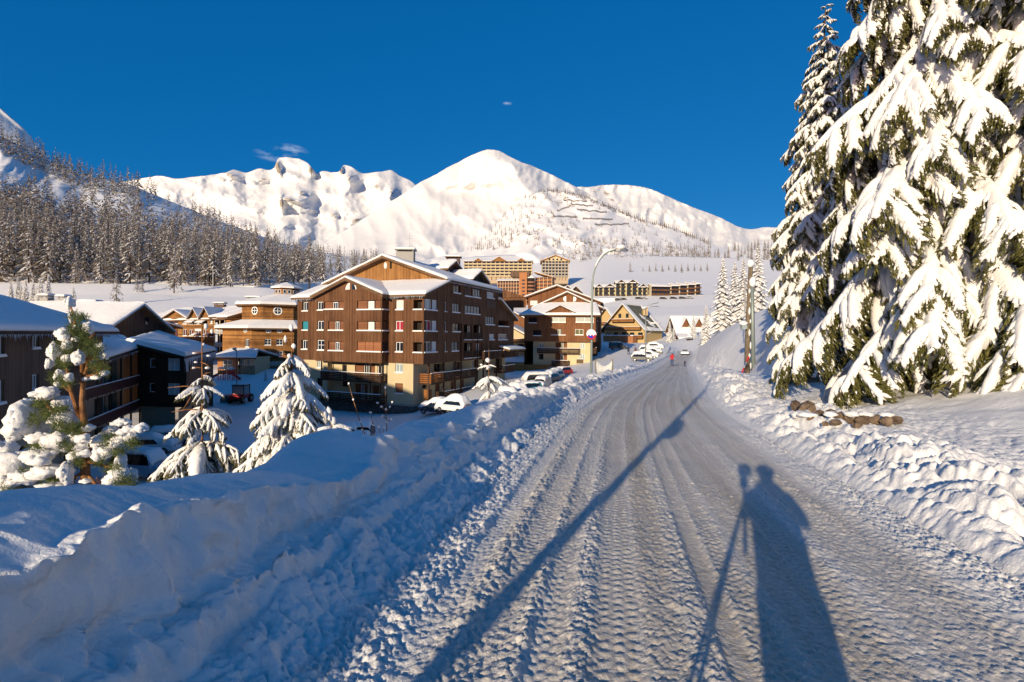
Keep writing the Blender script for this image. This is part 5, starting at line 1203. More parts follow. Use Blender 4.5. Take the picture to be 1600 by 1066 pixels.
# cream houses seen between the two brown blocks
chalet(822, 536, 135, 14, 9.0, 9, -3.8, 1.6, 4.0, 'cream house with orange balconies, seen between the two brown apartment blocks', mwall='cream', side='cream', lv=(-2.6, -.1), dm='rail_orange')
chalet(826, 508, 165, 14, 9.5, 10, 1.5, 6.6, 9.2, 'small house with a flat-looking snow roof, above the cream house between the blocks', mwall='wood_red', side='cream', lv=(2.6,), dm='rail_wood')
chalet(800, 500, 190, -10, 14, 12, 5, 9.6, 12.5, 'snow-roofed house mostly hidden behind the right end of the large block', mwall='cream', side='cream', lv=(6.4,))
# long snow-roofed lodge with two dormers beyond the road
th = empty('lodge', (66, 178, -1), 'dark lodge with two pointed dormers in its white roof', 'lodge')
a = at(1058, 540, 172); b = at(1118, 540, 172); F = Fac((a.x, 172, 0), (1, 0, 0), (0, -1, 0)); Wd = b.x-a.x
wall(th, F, 0, Wd, -3, 3.2, 'wood_dark', [(1.2, 3.0, -.6, 1.6, 'win'), (4.2, 6, -.6, 1.6, 'win'), (8, 10, -.6, 1.6, 'dark'), (11, 12.4, -.6, 1.6, 'win')], sill=False)
wall(th, Fac((b.x, 172, 0), (0, 1, 0), (1, 0, 0)), 0, 11, -3, 3.2, 'wood_dark'); wall(th, Fac((a.x, 183, 0), (0, -1, 0), (-1, 0, 0)), 0, 11, -3, 3.2, 'wood_dark')
poly(th, Fac((b.x, 172, 0), (0, 1, 0), (1, 0, 0)), [(0, 3.2), (11, 3.2), (5.5, 8.6)], 'wood_dark'); poly(th, Fac((a.x, 183, 0), (0, -1, 0), (-1, 0, 0)), [(0, 3.2), (11, 3.2), (5.5, 8.6)], 'wood_dark')
roof(th, [[F.p(-.8, 3.0, 1.0), F.p(Wd+.8, 3.0, 1.0), F.p(Wd+.8, 9.0, -5.5), F.p(-.8, 9.0, -5.5)], [F.p(-.8, 9.0, -5.5), F.p(Wd+.8, 9.0, -5.5), F.p(Wd+.8, 3.0, -12), F.p(-.8, 3.0, -12)]], .5, falls=[(1, 1, 1, 0), (1, 1, 0, 1)], seed=81, n=8, mm=8)
for x in (1071, 1091):
    a0, z = F.px(x, 510, -1.4); poly(th, F, [(a0-1.3, 5.0), (a0+1.3, 5.0), (a0, 8.2)], 'wood_red', -1.0)
    roof(th, [[F.p(a0, 8.5, -.6), F.p(a0+1.8, 5.0, -.6), F.p(a0+1.8, 5.0, -2.2), F.p(a0, 8.5, -5)], [F.p(a0-1.8, 5.0, -.6), F.p(a0, 8.5, -.6), F.p(a0, 8.5, -5), F.p(a0-1.8, 5.0, -2.2)]], .25, falls=[(0, 1, 1, 0), (1, 0, 1, 0)], n=4, mm=4, slab_t=.2)
th = empty('shed', at(1052, 540, 160), 'small open timber shelter with crossed braces, in front of the dormered lodge', 'shelter')
a = at(1048, 540, 160); F = Fac((a.x, 160, 0), (1, 0, 0), (0, -1, 0)); zz = gz(a.x, 160)-.3
w = MB(); w.fbox(F, 0, 8.5, zz, 1.0, -3, -2.9)
for i in range(5):
    w.fbox(F, i*2.05, i*2.05+.15, zz, 1.2, -.1, .05)
    if i < 4: w.bar(F.p(i*2.05, .9, 0), F.p(i*2.05+2.05, zz+1.4, 0), .06); w.bar(F.p(i*2.05, zz+1.4, 0), F.p(i*2.05+2.05, .9, 0), .06)
w.build('frame', M['wood_dark'], th)
roof(th, [[F.p(-.6, 1.1, .7), F.p(9, 1.1, .7), F.p(9, 2.6, -3.2), F.p(-.6, 2.6, -3.2)]], .45, n=6, mm=4, seed=84)
poly(th, F, [(-.5, .9), (2.6, .9), (1.0, 2.9)], 'wood_red', .8)

# ------------------------------------------------------------------ far blocks on the slope
def block(t, F, Wd, D, z0, ns, nb, sh=2.8, mw='cream', mb_='cream', mf='cream', dark='interior', par=1.0, fin=True, dep=1.4, first=0):
    zt = z0+ns*sh
    w = MB(); w.fbox(F, 0, Wd, z0-6, zt, -D, -dep); w.build('wall', M[mw], t)
    w = MB(); bw = Wd/nb
    for j in range(ns):
        for i in range(nb):
            w.fbox(F, (i+.14)*bw, (i+.80)*bw, z0+j*sh+.2, z0+j*sh+2.25, -dep+.02, -dep+.08)
    w.build('windows', M['glass'], t, kind='stuff')
    w = MB()
    for j in range(ns): w.fbox(F, -.2, Wd+.2, z0+j*sh-.12, z0+j*sh+par*.9, -.14, 0); w.fbox(F, -.1, Wd+.1, z0+j*sh-.12, z0+j*sh+.05, -dep, -.15)
    w.build('balcony', M[mb_], t, kind='stuff')
    if fin:
        w = MB()
        for i in range(nb+1): w.fbox(F, i*bw-.14, i*bw+.14, z0-3, zt, -dep, .03)
        w.build('fin', M[mf], t, kind='stuff')
def flat_roof(t, F, a0, a1, D, z, snow=.5, m='trim', gab=(), over=.6):
    rf = roof(t, [[F.p(a0-over, z, over), F.p(a1+over, z, over), F.p(a1+over, z+1.8, -D/2), F.p(a0-over, z+1.8, -D/2)], [F.p(a0-over, z+1.8, -D/2), F.p(a1+over, z+1.8, -D/2), F.p(a1+over, z, -D-over), F.p(a0-over, z, -D-over)]], snow, m=m, falls=[(1, 1, 1, 0), (1, 1, 0, 1)], n=10, mm=4)
    for (g0, g1, zp) in gab:
        c = (g0+g1)/2; poly(t, F, [(g0, z), (g1, z), (c, zp)], 'wood_amber', over+.1, thick=.3)
        roof(t, [[F.p(c, zp+.3, over+.5), F.p(g1+.5, z+.2, over+.5), F.p(g1+.5, z+.2, -3), F.p(c, zp+.3, -3)], [F.p(g0-.5, z+.2, over+.5), F.p(c, zp+.3, over+.5), F.p(c, zp+.3, -3), F.p(g0-.5, z+.2, -3)]], .3, m='wood_amber', falls=[(0, 1, 1, 0), (1, 0, 1, 0)], n=3, mm=3, slab_t=.6)
    return rf
def far_frame(x0, x1, yb, Y, deg):
    e, n = house_frame(None, deg); O = at(x0, yb, Y); F = Fac((O.x, O.y, 0), e, n)
    a1, _ = F.px(x1, yb); return F, a1, O.z
F, Wd, z0 = far_frame(725, 831, 432, 443, 4)
th = empty('apartment_building', F.p(Wd/2, z0, 0), 'long cream balconied block on the slope with three small roof gables', 'apartment building')
block(th, F, Wd, 14, z0, 5, 15, 2.75, 'beige', 'cream', 'cream'); zt = z0+5*2.75
flat_roof(th, F, 0, Wd, 14, zt, gab=((10, 16, zt+2.4), (26, 38, zt+3.8), (49, 55, zt+2.4)))
F, Wd, z0 = far_frame(847, 888, 432, 430, 2)
th = empty('apartment_building', F.p(Wd/2, z0, 0), 'compact cream balconied block under one broad gable, right of the long cream block', 'apartment building')
block(th, F, Wd, 20, z0, 5, 8, 2.75, 'beige', 'concrete', 'cream'); zt = z0+5*2.75
poly(th, F, [(0, zt), (Wd, zt), (Wd, zt+.4), (Wd/2, zt+4.2), (0, zt+.4)], 'cream', -.2)
for i in range(4): panes(th, F, Wd*(.24+i*.15), Wd*(.24+i*.15)+1.6, zt+.5, zt+2.0, -.12, 'glass', fm='wood_dark', mull=0)
roof(th, [[F.p(Wd/2, zt+5.2, 1), F.p(Wd+1.4, zt+.2, 1), F.p(Wd+1.4, zt+.2, -21), F.p(Wd/2, zt+5.2, -21)], [F.p(-1.4, zt+.2, 1), F.p(Wd/2, zt+5.2, 1), F.p(Wd/2, zt+5.2, -21), F.p(-1.4, zt+.2, -21)]], .45, m='wood_amber', falls=[(0, 1, 1, 1), (1, 0, 1, 1)], n=4, mm=4, slab_t=.9)
# the red-brown tower block: two balconied wings round an orange stair tower
F, Wd, z0 = far_frame(777, 811, 476, 360, 8)
th = empty('apartment_building', F.p(Wd, z0, 0), 'tall red-brown block with orange stair tower and round balconies', 'apartment building')
block(th, F, Wd, 12, z0-1, 7, 8, 2.65, 'brick_red', 'brick_red', 'cream'); flat_roof(th, F, 0, Wd, 12, z0-1+7*2.65, .4)
Fo, Wo, zo = far_frame(811, 823, 476, 357, 8); w = MB(); w.fbox(Fo, 0, Wo, zo-6, zo+23.5, -11, 0); w.build('stair_tower', M['orange_wall'], th)
w = MB(); w.fbox(Fo, -6.5, Wo+1.8, zo+20.5, zo+24.5, -9, -.6); w.build('plant_room', M['wood_grey'], th)
for j in range(7): panes(th, Fo, Wo*.35, Wo*.75, zo+1.2+j*2.65, zo+2.4+j*2.65, .05, 'glass', fm='wood_dark', mull=0)
c = at(829, 476, 360); w = MB(); w2 = MB()
for j in range(7):
    z = z0+j*2.65; R0 = [Vector((c.x+3.6*math.cos(t*math.pi/8), c.y+3.6*math.sin(t*math.pi/8), z)) for t in range(16)]; R1 = [p+Vector((0, 0, 1.1)) for p in R0]
    for i in range(16): w.face([R0[i], R0[(i+1) % 16], R1[(i+1) % 16], R1[i]], 0, True)
    w.face(R1); w.face(R0[::-1])
w2.bar((c.x, c.y, z0-5), (c.x, c.y, z0+19.5), 2.9, 2.9, 16)
w.build('round_balcony', M['brick_red'], th, kind='stuff'); w2.build('round_core', M['interior'], th)
w = MB(); w.bar((c.x, c.y, z0+19.5), (c.x, c.y, z0+21.5), 3.9, 2.0, 12, sm=False); w.build('roof_snow', M['roof_snow'], th)
Fr_, Wr, zr_ = far_frame(836, 862, 470, 362, 14)
block(th, Fr_, Wr, 12, zr_+1.5, 6, 4, 2.65, 'brick_red', 'orange_wall', 'cream')
roof(th, [[Fr_.p(-1, zr_+21.5, .8), Fr_.p(Wr+1, zr_+17.4, .8), Fr_.p(Wr+1, zr_+17.4, -13), Fr_.p(-1, zr_+21.5, -13)]], .4, m='wood_amber', n=4, mm=4, slab_t=.7)
# dark snowy chalets just behind the second block
for k, (x, y, Y) in enumerate(((895, 462, 260), (908, 463, 262))):
    chalet(x, y, Y, 10, 5.5, 8, at(x, y, Y).z-1, at(x, y, Y).z+2.4, at(x, y, Y).z+5.0, ('dark little chalet under thick snow, left one of the pair above the second block', 'dark little chalet under thick snow, right one of the pair above the second block')[k], mwall='wood_dark', side='wood_dark', lv=())
# yellow and brown stepped residence
F, Wd, z0 = far_frame(929, 1012, 468, 300, 6)
th = empty('apartment_building', F.p(Wd/2, z0, 0), 'yellow-walled residence with many small dark gables behind the street lamp', 'apartment building')
hts = (2.6, 3.0, 3.3, 4.3, 3.2); x_ = 0
for k, (f0, f1, ns) in enumerate(((0, .17, 3), (.17, .40, 3), (.40, .60, 4), (.60, .82, 4), (.82, 1.0, 3))):
    Fk = Fac(F.p(Wd*f0, 0, (-.8, .3, 0, .9, -.2)[k]), F.e, F.n); Wk = Wd*(f1-f0)
    block(th, Fk, Wk-.3, 9, z0, ns, max(2, int(Wk/2.6)), 2.5, 'yellow_wall', 'wood_dark', 'yellow_wall', dep=1.2, par=.8)
    zt = z0+ns*2.5
    w = MB(); w.fbox(Fk, 0, Wk-.3, z0+ns*2.5-2.4, zt-.0, .01, .06); 
    poly(th, Fk, [(Wk*.2, zt), (Wk*.8, zt), (Wk*.5, zt+1.7)], 'wood_dark', .3)
    roof(th, [[Fk.p(-.4, zt-.1, .9), Fk.p(Wk+.1, zt-.1, .9), Fk.p(Wk+.1, zt+1.9, -4.5), Fk.p(-.4, zt+1.9, -4.5)], [Fk.p(-.4, zt+1.9, -4.5), Fk.p(Wk+.1, zt+1.9, -4.5), Fk.p(Wk+.1, zt-.1, -9.5), Fk.p(-.4, zt-.1, -9.5)]], .4, m='wood_dark', falls=[(1, 1, 1, 0), (1, 1, 0, 1)], n=4, mm=3)
    roof(th, [[Fk.p(Wk*.5, zt+2.0, 1.2), Fk.p(Wk*.86, zt+.1, 1.2), Fk.p(Wk*.86, zt+.1, -2), Fk.p(Wk*.5, zt+2.0, -4.2)], [Fk.p(Wk*.14, zt+.1, 1.2), Fk.p(Wk*.5, zt+2.0, 1.2), Fk.p(Wk*.5, zt+2.0, -4.2), Fk.p(Wk*.14, zt+.1, -2)]], .28, m='wood_dark', falls=[(0, 1, 1, 0), (1, 0, 1, 0)], n=3, mm=3, slab_t=.4)
# brown row with five stepped roofs
F, Wd, z0 = far_frame(1017, 1098, 467, 296, -4)
th = empty('apartment_building', F.p(Wd/2, z0, 0), 'long brown row of flats with five stepped snow roofs, right of the yellow residence', 'apartment building')
for k, (f0, f1) in enumerate(((0, .39), (.39, .565), (.565, .73), (.73, .89), (.89, 1.0))):
    Fk = Fac(F.p(Wd*f0, 0, -k*.6), F.e, F.n); Wk = Wd*(f1-f0); zb = z0+k*.55
    block(th, Fk, Wk, 9, zb, 3, max(2, int(Wk/2.5)), 2.5, 'wood_dark', 'wood_brown', 'wood_grey', dep=1.2, par=.9, fin=False)
    w = MB(); w.fbox(Fk, -.35, .1, zb-4, zb+8.6, -9, .5); w.build('party_wall', M['pale_wall'], th)
    roof(th, [[Fk.p(0, zb+7.5, .8), Fk.p(Wk-.1, zb+7.5, .8), Fk.p(Wk-.1, zb+9.4, -5), Fk.p(0, zb+9.4, -5)], [Fk.p(0, zb+9.4, -5), Fk.p(Wk-.1, zb+9.4, -5), Fk.p(Wk-.1, zb+7.5, -10), Fk.p(0, zb+7.5, -10)]], .4, m='wood_grey', falls=[(1, 1, 1, 0), (1, 1, 0, 1)], n=4, mm=3)
w = MB(); w.fbox(F, Wd*.88, Wd*.99, z0-3, z0+2.5, -4, 2.2); w.build('garage', M['pale_wall'], th)

# ------------------------------------------------------------------ trees
def raw(name, v, f, mats, mi=None, smooth=False):
    me = bpy.data.meshes.new(name); me.from_pydata([tuple(p) for p in v], [], f)
    for m_ in (mats if isinstance(mats, (list, tuple)) else [mats]): me.materials.append(m_)
    if mi is not None: me.polygons.foreach_set('material_index', np.array(mi, dtype=np.int32))
    me.polygons.foreach_set('use_smooth', np.full(len(f), smooth, dtype=bool)); me.update(); return me
def frond(seed, L=4.0, droop=.38, nt=34, hang=.75, body=.10, sleeve=.066, snowy=1.0, wid=.27, needle='needles', name='branch', ribs=1.0, curve=1.7, rawout=False):
    """one spruce bough: wood and needle twigs in one mesh, the snow lying on it in another"""
    r_ = random.Random(seed)
    sp = lambda t: Vector((L*t*(1-.06*t), .10*L*math.sin(t*2.2+seed)*t*.4, -droop*L*t**curve + .05*L*math.sin(t*3.1)))
    tang = lambda t: (sp(min(t+.02, 1))-sp(max(t-.02, 0))).normalized()
    def lat(t): return wid*L*(max(1-t, 0)**.55)*min(1, .25+t*4.0)
    def Q(t, side, s, l, hg, ph=0.):      # point at share s of a twig leaving the spine at t
        f = tang(t); r = Vector((0, 1, 0))*side
        return sp(t) + f*(l*s*.62) + r*(l*s*.80*(1-.22*s)) + Vector((0, 0, -hg*l*s**1.5*.85 + .05*l*math.sin(s*3+ph)))
    nv, nf, nm = [], [], []; sv, sf = [], []
    def tri(a, b, c, m): b0 = len(nv); nv.extend((a, b, c)); nf.append((b0, b0+1, b0+2)); nm.append(m)
    w = MB(); w.tube([sp(i/8) for i in range(9)], [.045*L/4*(1-.85*i/8)+.008 for i in range(9)], 5)
    b0 = len(nv); nv.extend([Vector(p) for p in w.v]); nf.extend([tuple(b0+i for i in f) for f in w.f]); nm.extend([1]*len(w.f))
    def needles(p0, p1, n, ln, wd):
        d = (p1-p0)
        if d.length < 1e-4: return
        d.normalize(); u = d.orthogonal().normalized(); v = d.cross(u)
        for k in range(n):
            q = p0.lerp(p1, (k+r_.random())/n); a = r_.uniform(0, 6.28); o = u*math.cos(a)+v*math.sin(a)
            o = (o*.75 + d*.75 + Vector((0, 0, -.35))).normalized(); l = ln*r_.uniform(.7, 1.25); s_ = d.cross(o).normalized()*wd
            tri(q-s_, q+s_, q+o*l, 0)
    for i in range(nt):
        for side in (-1, 1):
            t = min(.985, .05+.94*(i+r_.random()*.7)/nt); l = lat(t)*r_.uniform(.6, 1.3)+.12; hg = hang*r_.uniform(.6, 1.35); ph = r_.uniform(0, 6)
            pts = [Q(t, side, s/5, l, hg, ph) for s in range(6)]
            for k in range(5):
                needles(pts[k], pts[k+1], 4, .12, .019)
                if k in (1, 2, 3, 4) and r_.random() < .85:
                    dn = (pts[k+1]-pts[k]).normalized()*r_.uniform(.25, .6) + Vector((r_.uniform(-.2, .2), r_.uniform(-.3, .3), -1.0)); dn.normalize(); e_ = pts[k+1]+dn*r_.uniform(.16, .40)*(L/4)**.5
                    needles(pts[k+1], e_, 7, .11, .019)
                    if r_.random() < .5*snowy:
                        m0 = pts[k+1].lerp(e_, r_.uniform(.1, .6)); g_ = r_.uniform(.014, .034); b9 = len(sv); sv.extend([m0+Vector((g_, 0, .02)), m0+Vector((0, g_, .03)), m0+Vector((-g_, 0, .01)), m0+Vector((0, -g_, .02)), m0+Vector((.02, 0, -.09))]); sf.extend([(b9, b9+1, b9+2, b9+3), (b9, b9+3, b9+4), (b9+3, b9+2, b9+4), (b9+2, b9+1, b9+4), (b9+1, b9, b9+4)])
            if r_.random() > .96*snowy+.02: continue
            smax = r_.uniform(.5, .97); na = 5; base = len(sv); a0 = sleeve*r_.uniform(.7, 1.35)
            for k in range(6):
                s = smax*k/5; c = Q(t, side, s, l, hg, ph); f = (Q(t, side, min(s+.08, 1.05), l, hg, ph)-c).normalized(); rr = f.cross(Vector((0, 0, 1))); rr.normalize(); up_ = rr.cross(f)
                a = a0*(1-.55*(k/5)**2)*(.92+.2*math.sin(k*2.1+ph)); hh = a*1.0
                for j in range(na):
                    q = math.pi*(j/(na-1))*1.15-.075*math.pi
                    sv.append(c + rr*(-math.cos(q)*a) + up_*(math.sin(q)*hh+.01))
            for k in range(5):
                for j in range(na-1): sf.append((base+k*na+j, base+k*na+j+1, base+(k+1)*na+j+1, base+(k+1)*na+j))
            tip = len(sv); c = Q(t, side, smax+.03, l, hg, ph); sv.append(c)
            for j in range(na-1): sf.append((base+5*na+j, base+5*na+j+1, tip))
    # main snow body
    nb, na = max(8, int(nt*1.5)), 9; base = len(sv)
    for i in range(nb+1):
        t = .03+.93*i/nb; l = lat(t)+.05; rag = [1+.5*(r_.random()-.6), 1+.5*(r_.random()-.6)]
        for j in range(na):
            v = -1+2*j/(na-1); side = 1 if v >= 0 else -1; s = abs(v)*.84*snowy**.5*rag[0 if v < 0 else 1]
            c = Q(t, side, s, l, hang, 0)
            rb = ribs*.014*math.sin(t*nt*3.14*.8+abs(v)*4)*abs(v)**.8 + .022*float(perlin(np.array(t*9+seed), np.array(v*2.2)))*L/2
            h_ = body*(1-abs(v)**2.2)**.6*(.55+.45*math.sin(min(1, t*1.1)*math.pi)**.5) + rb
            if abs(v) == 1: h_ = -.03
            sv.append(c + Vector((0, 0, h_)))
    for i in range(nb):
        for j in range(na-1): a = base+i*na+j; sf.append((a, a+na, a+na+1, a+1))
    if rawout: return nv, nf, nm, sv, sf
    mn = raw(name, nv, nf, [M[needle], M['bark']], nm); ms = raw(name+'_snow', sv, sf, M['branch_snow'], None, True)
    return mn, ms
def big_bough(seed, L=4.0, droop=.36, snowy=1.0, side=9, needle='needles'):
    """a main spray with side sprays of its own, each sagging under its snow"""
    r_ = random.Random(seed)
    parts = [(Matrix.Identity(4), frond(seed, L, droop, 22, .55, .13, .06, snowy, .13, needle, rawout=True))]
    for i in range(side):
        sd = 1 if i % 2 else -1; t = .16+.74*(i+r_.random()*.6)/side; l = L*(.20+.36*(1-t))*r_.uniform(.8, 1.15)*min(1, .5+t*2.5)
        fr_ = frond(seed*13+i, l, r_.uniform(.35, .75), 11, r_.uniform(.5, .9), .10+.08*r_.random(), .055, snowy, .26, needle, rawout=True)
        p = Vector((L*t*(1-.06*t), 0, -droop*L*t**1.7+.03)); m_ = Matrix.Translation(p) @ Matrix.Rotation(sd*r_.uniform(.55, .95), 4, 'Z') @ Matrix.Rotation(r_.uniform(.15, .55), 4, 'Y') @ Matrix.Rotation(sd*r_.uniform(-.1, .4), 4, 'X')
        parts.append((m_, fr_))
    NV, NF, NM, SV, SF = [], [], [], [], []
    for m_, (nv, nf, nm, sv, sf) in parts:
        a = len(NV); NV += [m_ @ Vector(v) for v in nv]; NF += [tuple(a+i for i in f) for f in nf]; NM += nm
        a = len(SV); SV += [m_ @ Vector(v) for v in sv]; SF += [tuple(a+i for i in f) for f in sf]
    return raw('branch', NV, NF, [M[needle], M['bark']], NM), raw('branch_snow', SV, SF, M['branch_snow'], None, True)
def bough(parent, var, h, yaw, pitch, sc, off=(0, 0), twist=0.0, lift=(1, 1, 1)):
    mn, ms = var
    o = bpy.data.objects.new('branch', mn); col.objects.link(o); o.parent = parent
    o.location = (off[0], off[1], h); o.rotation_mode = 'QUATERNION'
    o.rotation_quaternion = (Matrix.Rotation(yaw, 3, 'Z') @ Matrix.Rotation(pitch, 3, 'Y') @ Matrix.Rotation(twist, 3, 'X')).to_quaternion()
    o.scale = (sc*lift[0], sc*lift[1], sc*lift[2])
    s = bpy.data.objects.new('snow', ms); col.objects.link(s); s.parent = o
    return o
GA = 2.39996
FR = [big_bough(11+i, 4.0, .32+.05*(i % 3)) for i in range(6)]
FRL = [big_bough(31+i, 4.0, .30, .42) for i in range(2)]
def spruce(name, x, y, z, H, Lmax, label, cat='spruce', n=140, seed=1, h0=.5, trunk=.22, hmaxvis=None, pw=.85, green_low=0, pitch0=.10, pitch1=.25, vars_=None, group=None, cap=99):
    r_ = random.Random(seed); t = empty(name, (x, y, z), label, cat, group); vars_ = vars_ or FR
    w = MB(); pts = [Vector((x+.03*math.sin(i), y+.03*math.cos(i*1.3), z-.4+(H+.3)*i/12)) for i in range(13)]; w.tube(pts, [trunk*(1-i/12.6)**.9 for i in range(13)], 9); w.build('trunk', M['bark'], t)
    for i in range(n):
        q = ((i+.5)/n)**pw; h = h0+(H-h0-.05)*q
        L = Lmax*(1-(h/H))**.72*(.85 if i % 3 else 1.0)*r_.uniform(.86, 1.1)*min(1, .62+h*.35)
        L = min(L, cap*r_.uniform(.88, 1.0))
        yaw = i*GA+r_.uniform(-.3, .3); pitch = pitch0+pitch1*(1-q)*r_.uniform(.6, 1.4)-.25*(q > .8)*(q-.8)*5
        v = r_.choice(vars_)
        if green_low and h < green_low and r_.random() < .75: v = r_.choice(FRL)
        bough(t, v, h, yaw, pitch, max(L/4.0, .06), twist=r_.uniform(-.15, .15))
    # leader
    w = MB(); w.tube([(x, y, z+H-.5), (x, y, z+H+.25)], [.03, .008], 5)
    return t
def big_spruces():
    xa = 10.2; ya = 11.6; za = gz(xa, ya)
    spruce('spruce_tree', xa, ya, za, 19.5, 4.6, 'huge snow-laden spruce with drooping boughs, filling the right edge', n=185, seed=3, h0=1.15, trunk=.27, green_low=2.4, cap=4.3)
    p = at(1290, 5, 17.0); zb = gz(p.x, p.y)
    spruce('spruce_tree', p.x, p.y, zb, p.z-zb, 3.1, 'slimmer snow-laden spruce with pointed top, just left of the huge one', n=150, seed=8, h0=.7, trunk=.18, green_low=1.4, cap=2.25)
big_spruces()

def larch_mesh(seed, H=20.0, n=120, dense=1.0, snow=.7, bs=1.0):
    r_ = random.Random(seed); bv, bf = [], []; sv, sf = [], []
    def quad(V, F, a, b, c, d): k = len(V); V.extend((a, b, c, d)); F.append((k, k+1, k+2, k+3))
    for i in range(n):
        q = (i+r_.random())/n; h = H*(.10+.89*q**.95); l = (4.2*(1-h/H)**.85+.15)*r_.uniform(.65, 1.15); yaw = r_.uniform(0, 6.28)
        d = Vector((math.cos(yaw), math.sin(yaw), 0)); up0 = r_.uniform(-.15, .25); s_ = Vector((-d.y, d.x, 0))
        P = lambda s: Vector((0, 0, h)) + d*l*s + Vector((0, 0, l*(up0*s-.42*s*s)))
        for k in range(int(7*dense)):
            s = r_.uniform(.12, 1.0); c = P(s) + s_*r_.uniform(-.35, .35)*(1-s*.5); a = (d*r_.uniform(.3, .8) + s_*r_.uniform(-.5, .5) + Vector((0, 0, r_.uniform(-.75, -.1))))*bs*(1.1-.75*h/H); b = (s_*r_.uniform(.14, .30)+Vector((0, 0, r_.uniform(-.25, .25))))*bs*(1.1-.75*h/H)
            quad(bv, bf, c-b, c+b, c+a+b*.3, c+a-b*.3)
        if r_.random() < snow+.2:
            wd = r_.uniform(.26, .50)*bs*(1.1-.7*h/H)
            for k in range(3):
                s0, s1 = .12+.29*k, .12+.29*(k+1); a, b = P(s0)+Vector((0, 0, .08)), P(s1)+Vector((0, 0, .07)); w0 = wd*(1.1-s0*.6); w1 = wd*(1.1-s1*.75)
                if r_.random() < .95: quad(sv, sf, a-s_*w0, a+s_*w0, b+s_*w1-Vector((0, 0, .05)), b-s_*w1-Vector((0, 0, .05)))
            for k in range(3):
                if r_.random() < snow: 
                    s = r_.uniform(.3, 1); c = P(s)+s_*r_.uniform(-.45, .45)*(1.2-s); quad(sv, sf, c-s_*.10, c+d*.12, c+s_*.12+Vector((0, 0, -.06)), c-d*.1+Vector((0, 0, -.1)))
    return raw('crown', bv, bf, M['larch_twigs']), raw('crown_snow', sv, sf, M['branch_snow'])
def trunk_mesh(H, r): 
    w = MB(); w.tube([(0, 0, -1.0), (.05, .03, H*.4), (0, 0, H*.97)], [r, r*.65, .02], 6); return w.mesh('trunk', M['bark'], uv=False)
LARCH = [larch_mesh(100+i, 20, 120, 1.0, (.9, .7, 1.0, .55, .85, .75, .95)[i]) for i in range(7)]
LTR = trunk_mesh(20, .26)
def tree_protos(meshes, tm, name, label, cat, group):
    out = []
    for cm, sm in meshes:
        t = empty(name, (0, 0, 0), label, cat, group)
        link('trunk', tm, t); c = link('crown', cm, t); link('snow', sm, c); reg(t); out.append([t, False, label, group])
    return out
def place(protos, r_, loc, rz, sc, label=None, group='keep'):
    p = r_.choice(protos)
    if not p[1]: p[1] = True; o = p[0]; o.location = loc; o.rotation_euler = (0, 0, rz); o.scale = (sc, sc, sc)
    else: o = copy_tree(p[0], loc, rz, sc)
    o['label'] = label or p[2]
    if group == 'keep' and p[3]: o['group'] = p[3]
    if group != 'keep':
        if group is None:
            if 'group' in o: del o['group']
        else: o['group'] = group
    return o
def strict(protos):
    return protos
rf = random.Random(77)
G_F = 'larches of the forest on the left hillside'
PL = tree_protos(LARCH, LTR, 'larch_tree', 'snow-dusted brown larch in the dense forest on the left hillside', 'larch', G_F)
pts = []
def fh_cy(x): return float(spline(*FH_C, x))
def fh_fy(x): return float(spline(*FH_F, x))
tries = 0; taken = []
while len(pts) < 880 and tries < 90000:
    tries += 1
    x = rf.uniform(-70, 600); w = rf.random()
    cy, fy = fh_cy(x), fh_fy(x); y = fy+(cy-fy)*w
    dens = .5+.5*float(fbm(np.array(x*.02), np.array(y*.03+4), 2))*1.6
    # clearings seen in the photo
    if x < 190 and y > cy+26 and y < 306+x*.16: dens *= .04
    elif y < cy+26 and x < 340: dens = 1
    if 215 < x < 300 and 305 < y < 362: dens *= .06
    if 440 < x < 620 and y > 408 - (x-440)*.02 and not (x < 500 and y < 440): dens *= .12
    if 130 < x < 300 and y > 442: dens *= .25
    if rf.random() > dens: continue
    sp_ = (6.5 if w < .5 else 4.6) if x < 430 else 3.0
    if any(abs(a-x) < sp_ and abs(b-y) < sp_*.9 for a, b in taken): continue
    taken.append((x, y)); pts.append((x, y, w))
# lone trees at the foot of the hill
lone = [(118, 445, 20, 'brown larch standing free in front of the forest, left of the tall snowy one'), (157, 441, 23, 'large free-standing snowy larch at the foot of the forest'), (182, 472, 14, 'small brown larch on the snow field just behind the long snow roof'),
        (214, 452, 9, 'thin small larch on the bare slope right of the free-standing larch'), (222, 456, 8, 'low brown larch sapling beside the track'), (272, 452, 22, 'big snowy larch at the lower forest edge above the hotel roof'),
        (360, 446, 22, 'snowy larch at the forest edge above the sloping-roof wing'), (483, 446, 24, 'big snowy larch rising directly behind the cupola'), (505, 440, 18, 'snowy larch right of the cupola at the edge of the blue slope')]
for (x, y, H, lab) in lone:
    Yd = 225 if y < 460 else 172
    if y > 450 and y < 460: Yd = 205
    c = at(x, y, Yd); c.z = max(c.z-1, gz(c.x, c.y)-.5) if Yd < 220 else c.z-.5
    k = Yd/760*(y-(y-H)) ; Hm = {20: 15, 23: 21, 14: 12, 9: 8, 8: 7, 22: 20, 24: 24, 18: 17}[H]
    place(PL, rf, c, rf.uniform(0, 6), Hm/20, lab, None)
pts.sort(key=lambda p: p[2])
nthing = 0; rest = []
for (x, y, w) in pts:
    c = fan_at(FH, x, w); dist = c.y; sc = rf.uniform(.8, 1.55)*(1 if w < .75 else .9)
    if x > 430: sc *= .8
    c.z -= .5
    vis = -12 < x
    if nthing < 285 and vis: place(PL, rf, c, rf.uniform(0, 6.28), sc); nthing += 1
    else: rest.append((c, sc))
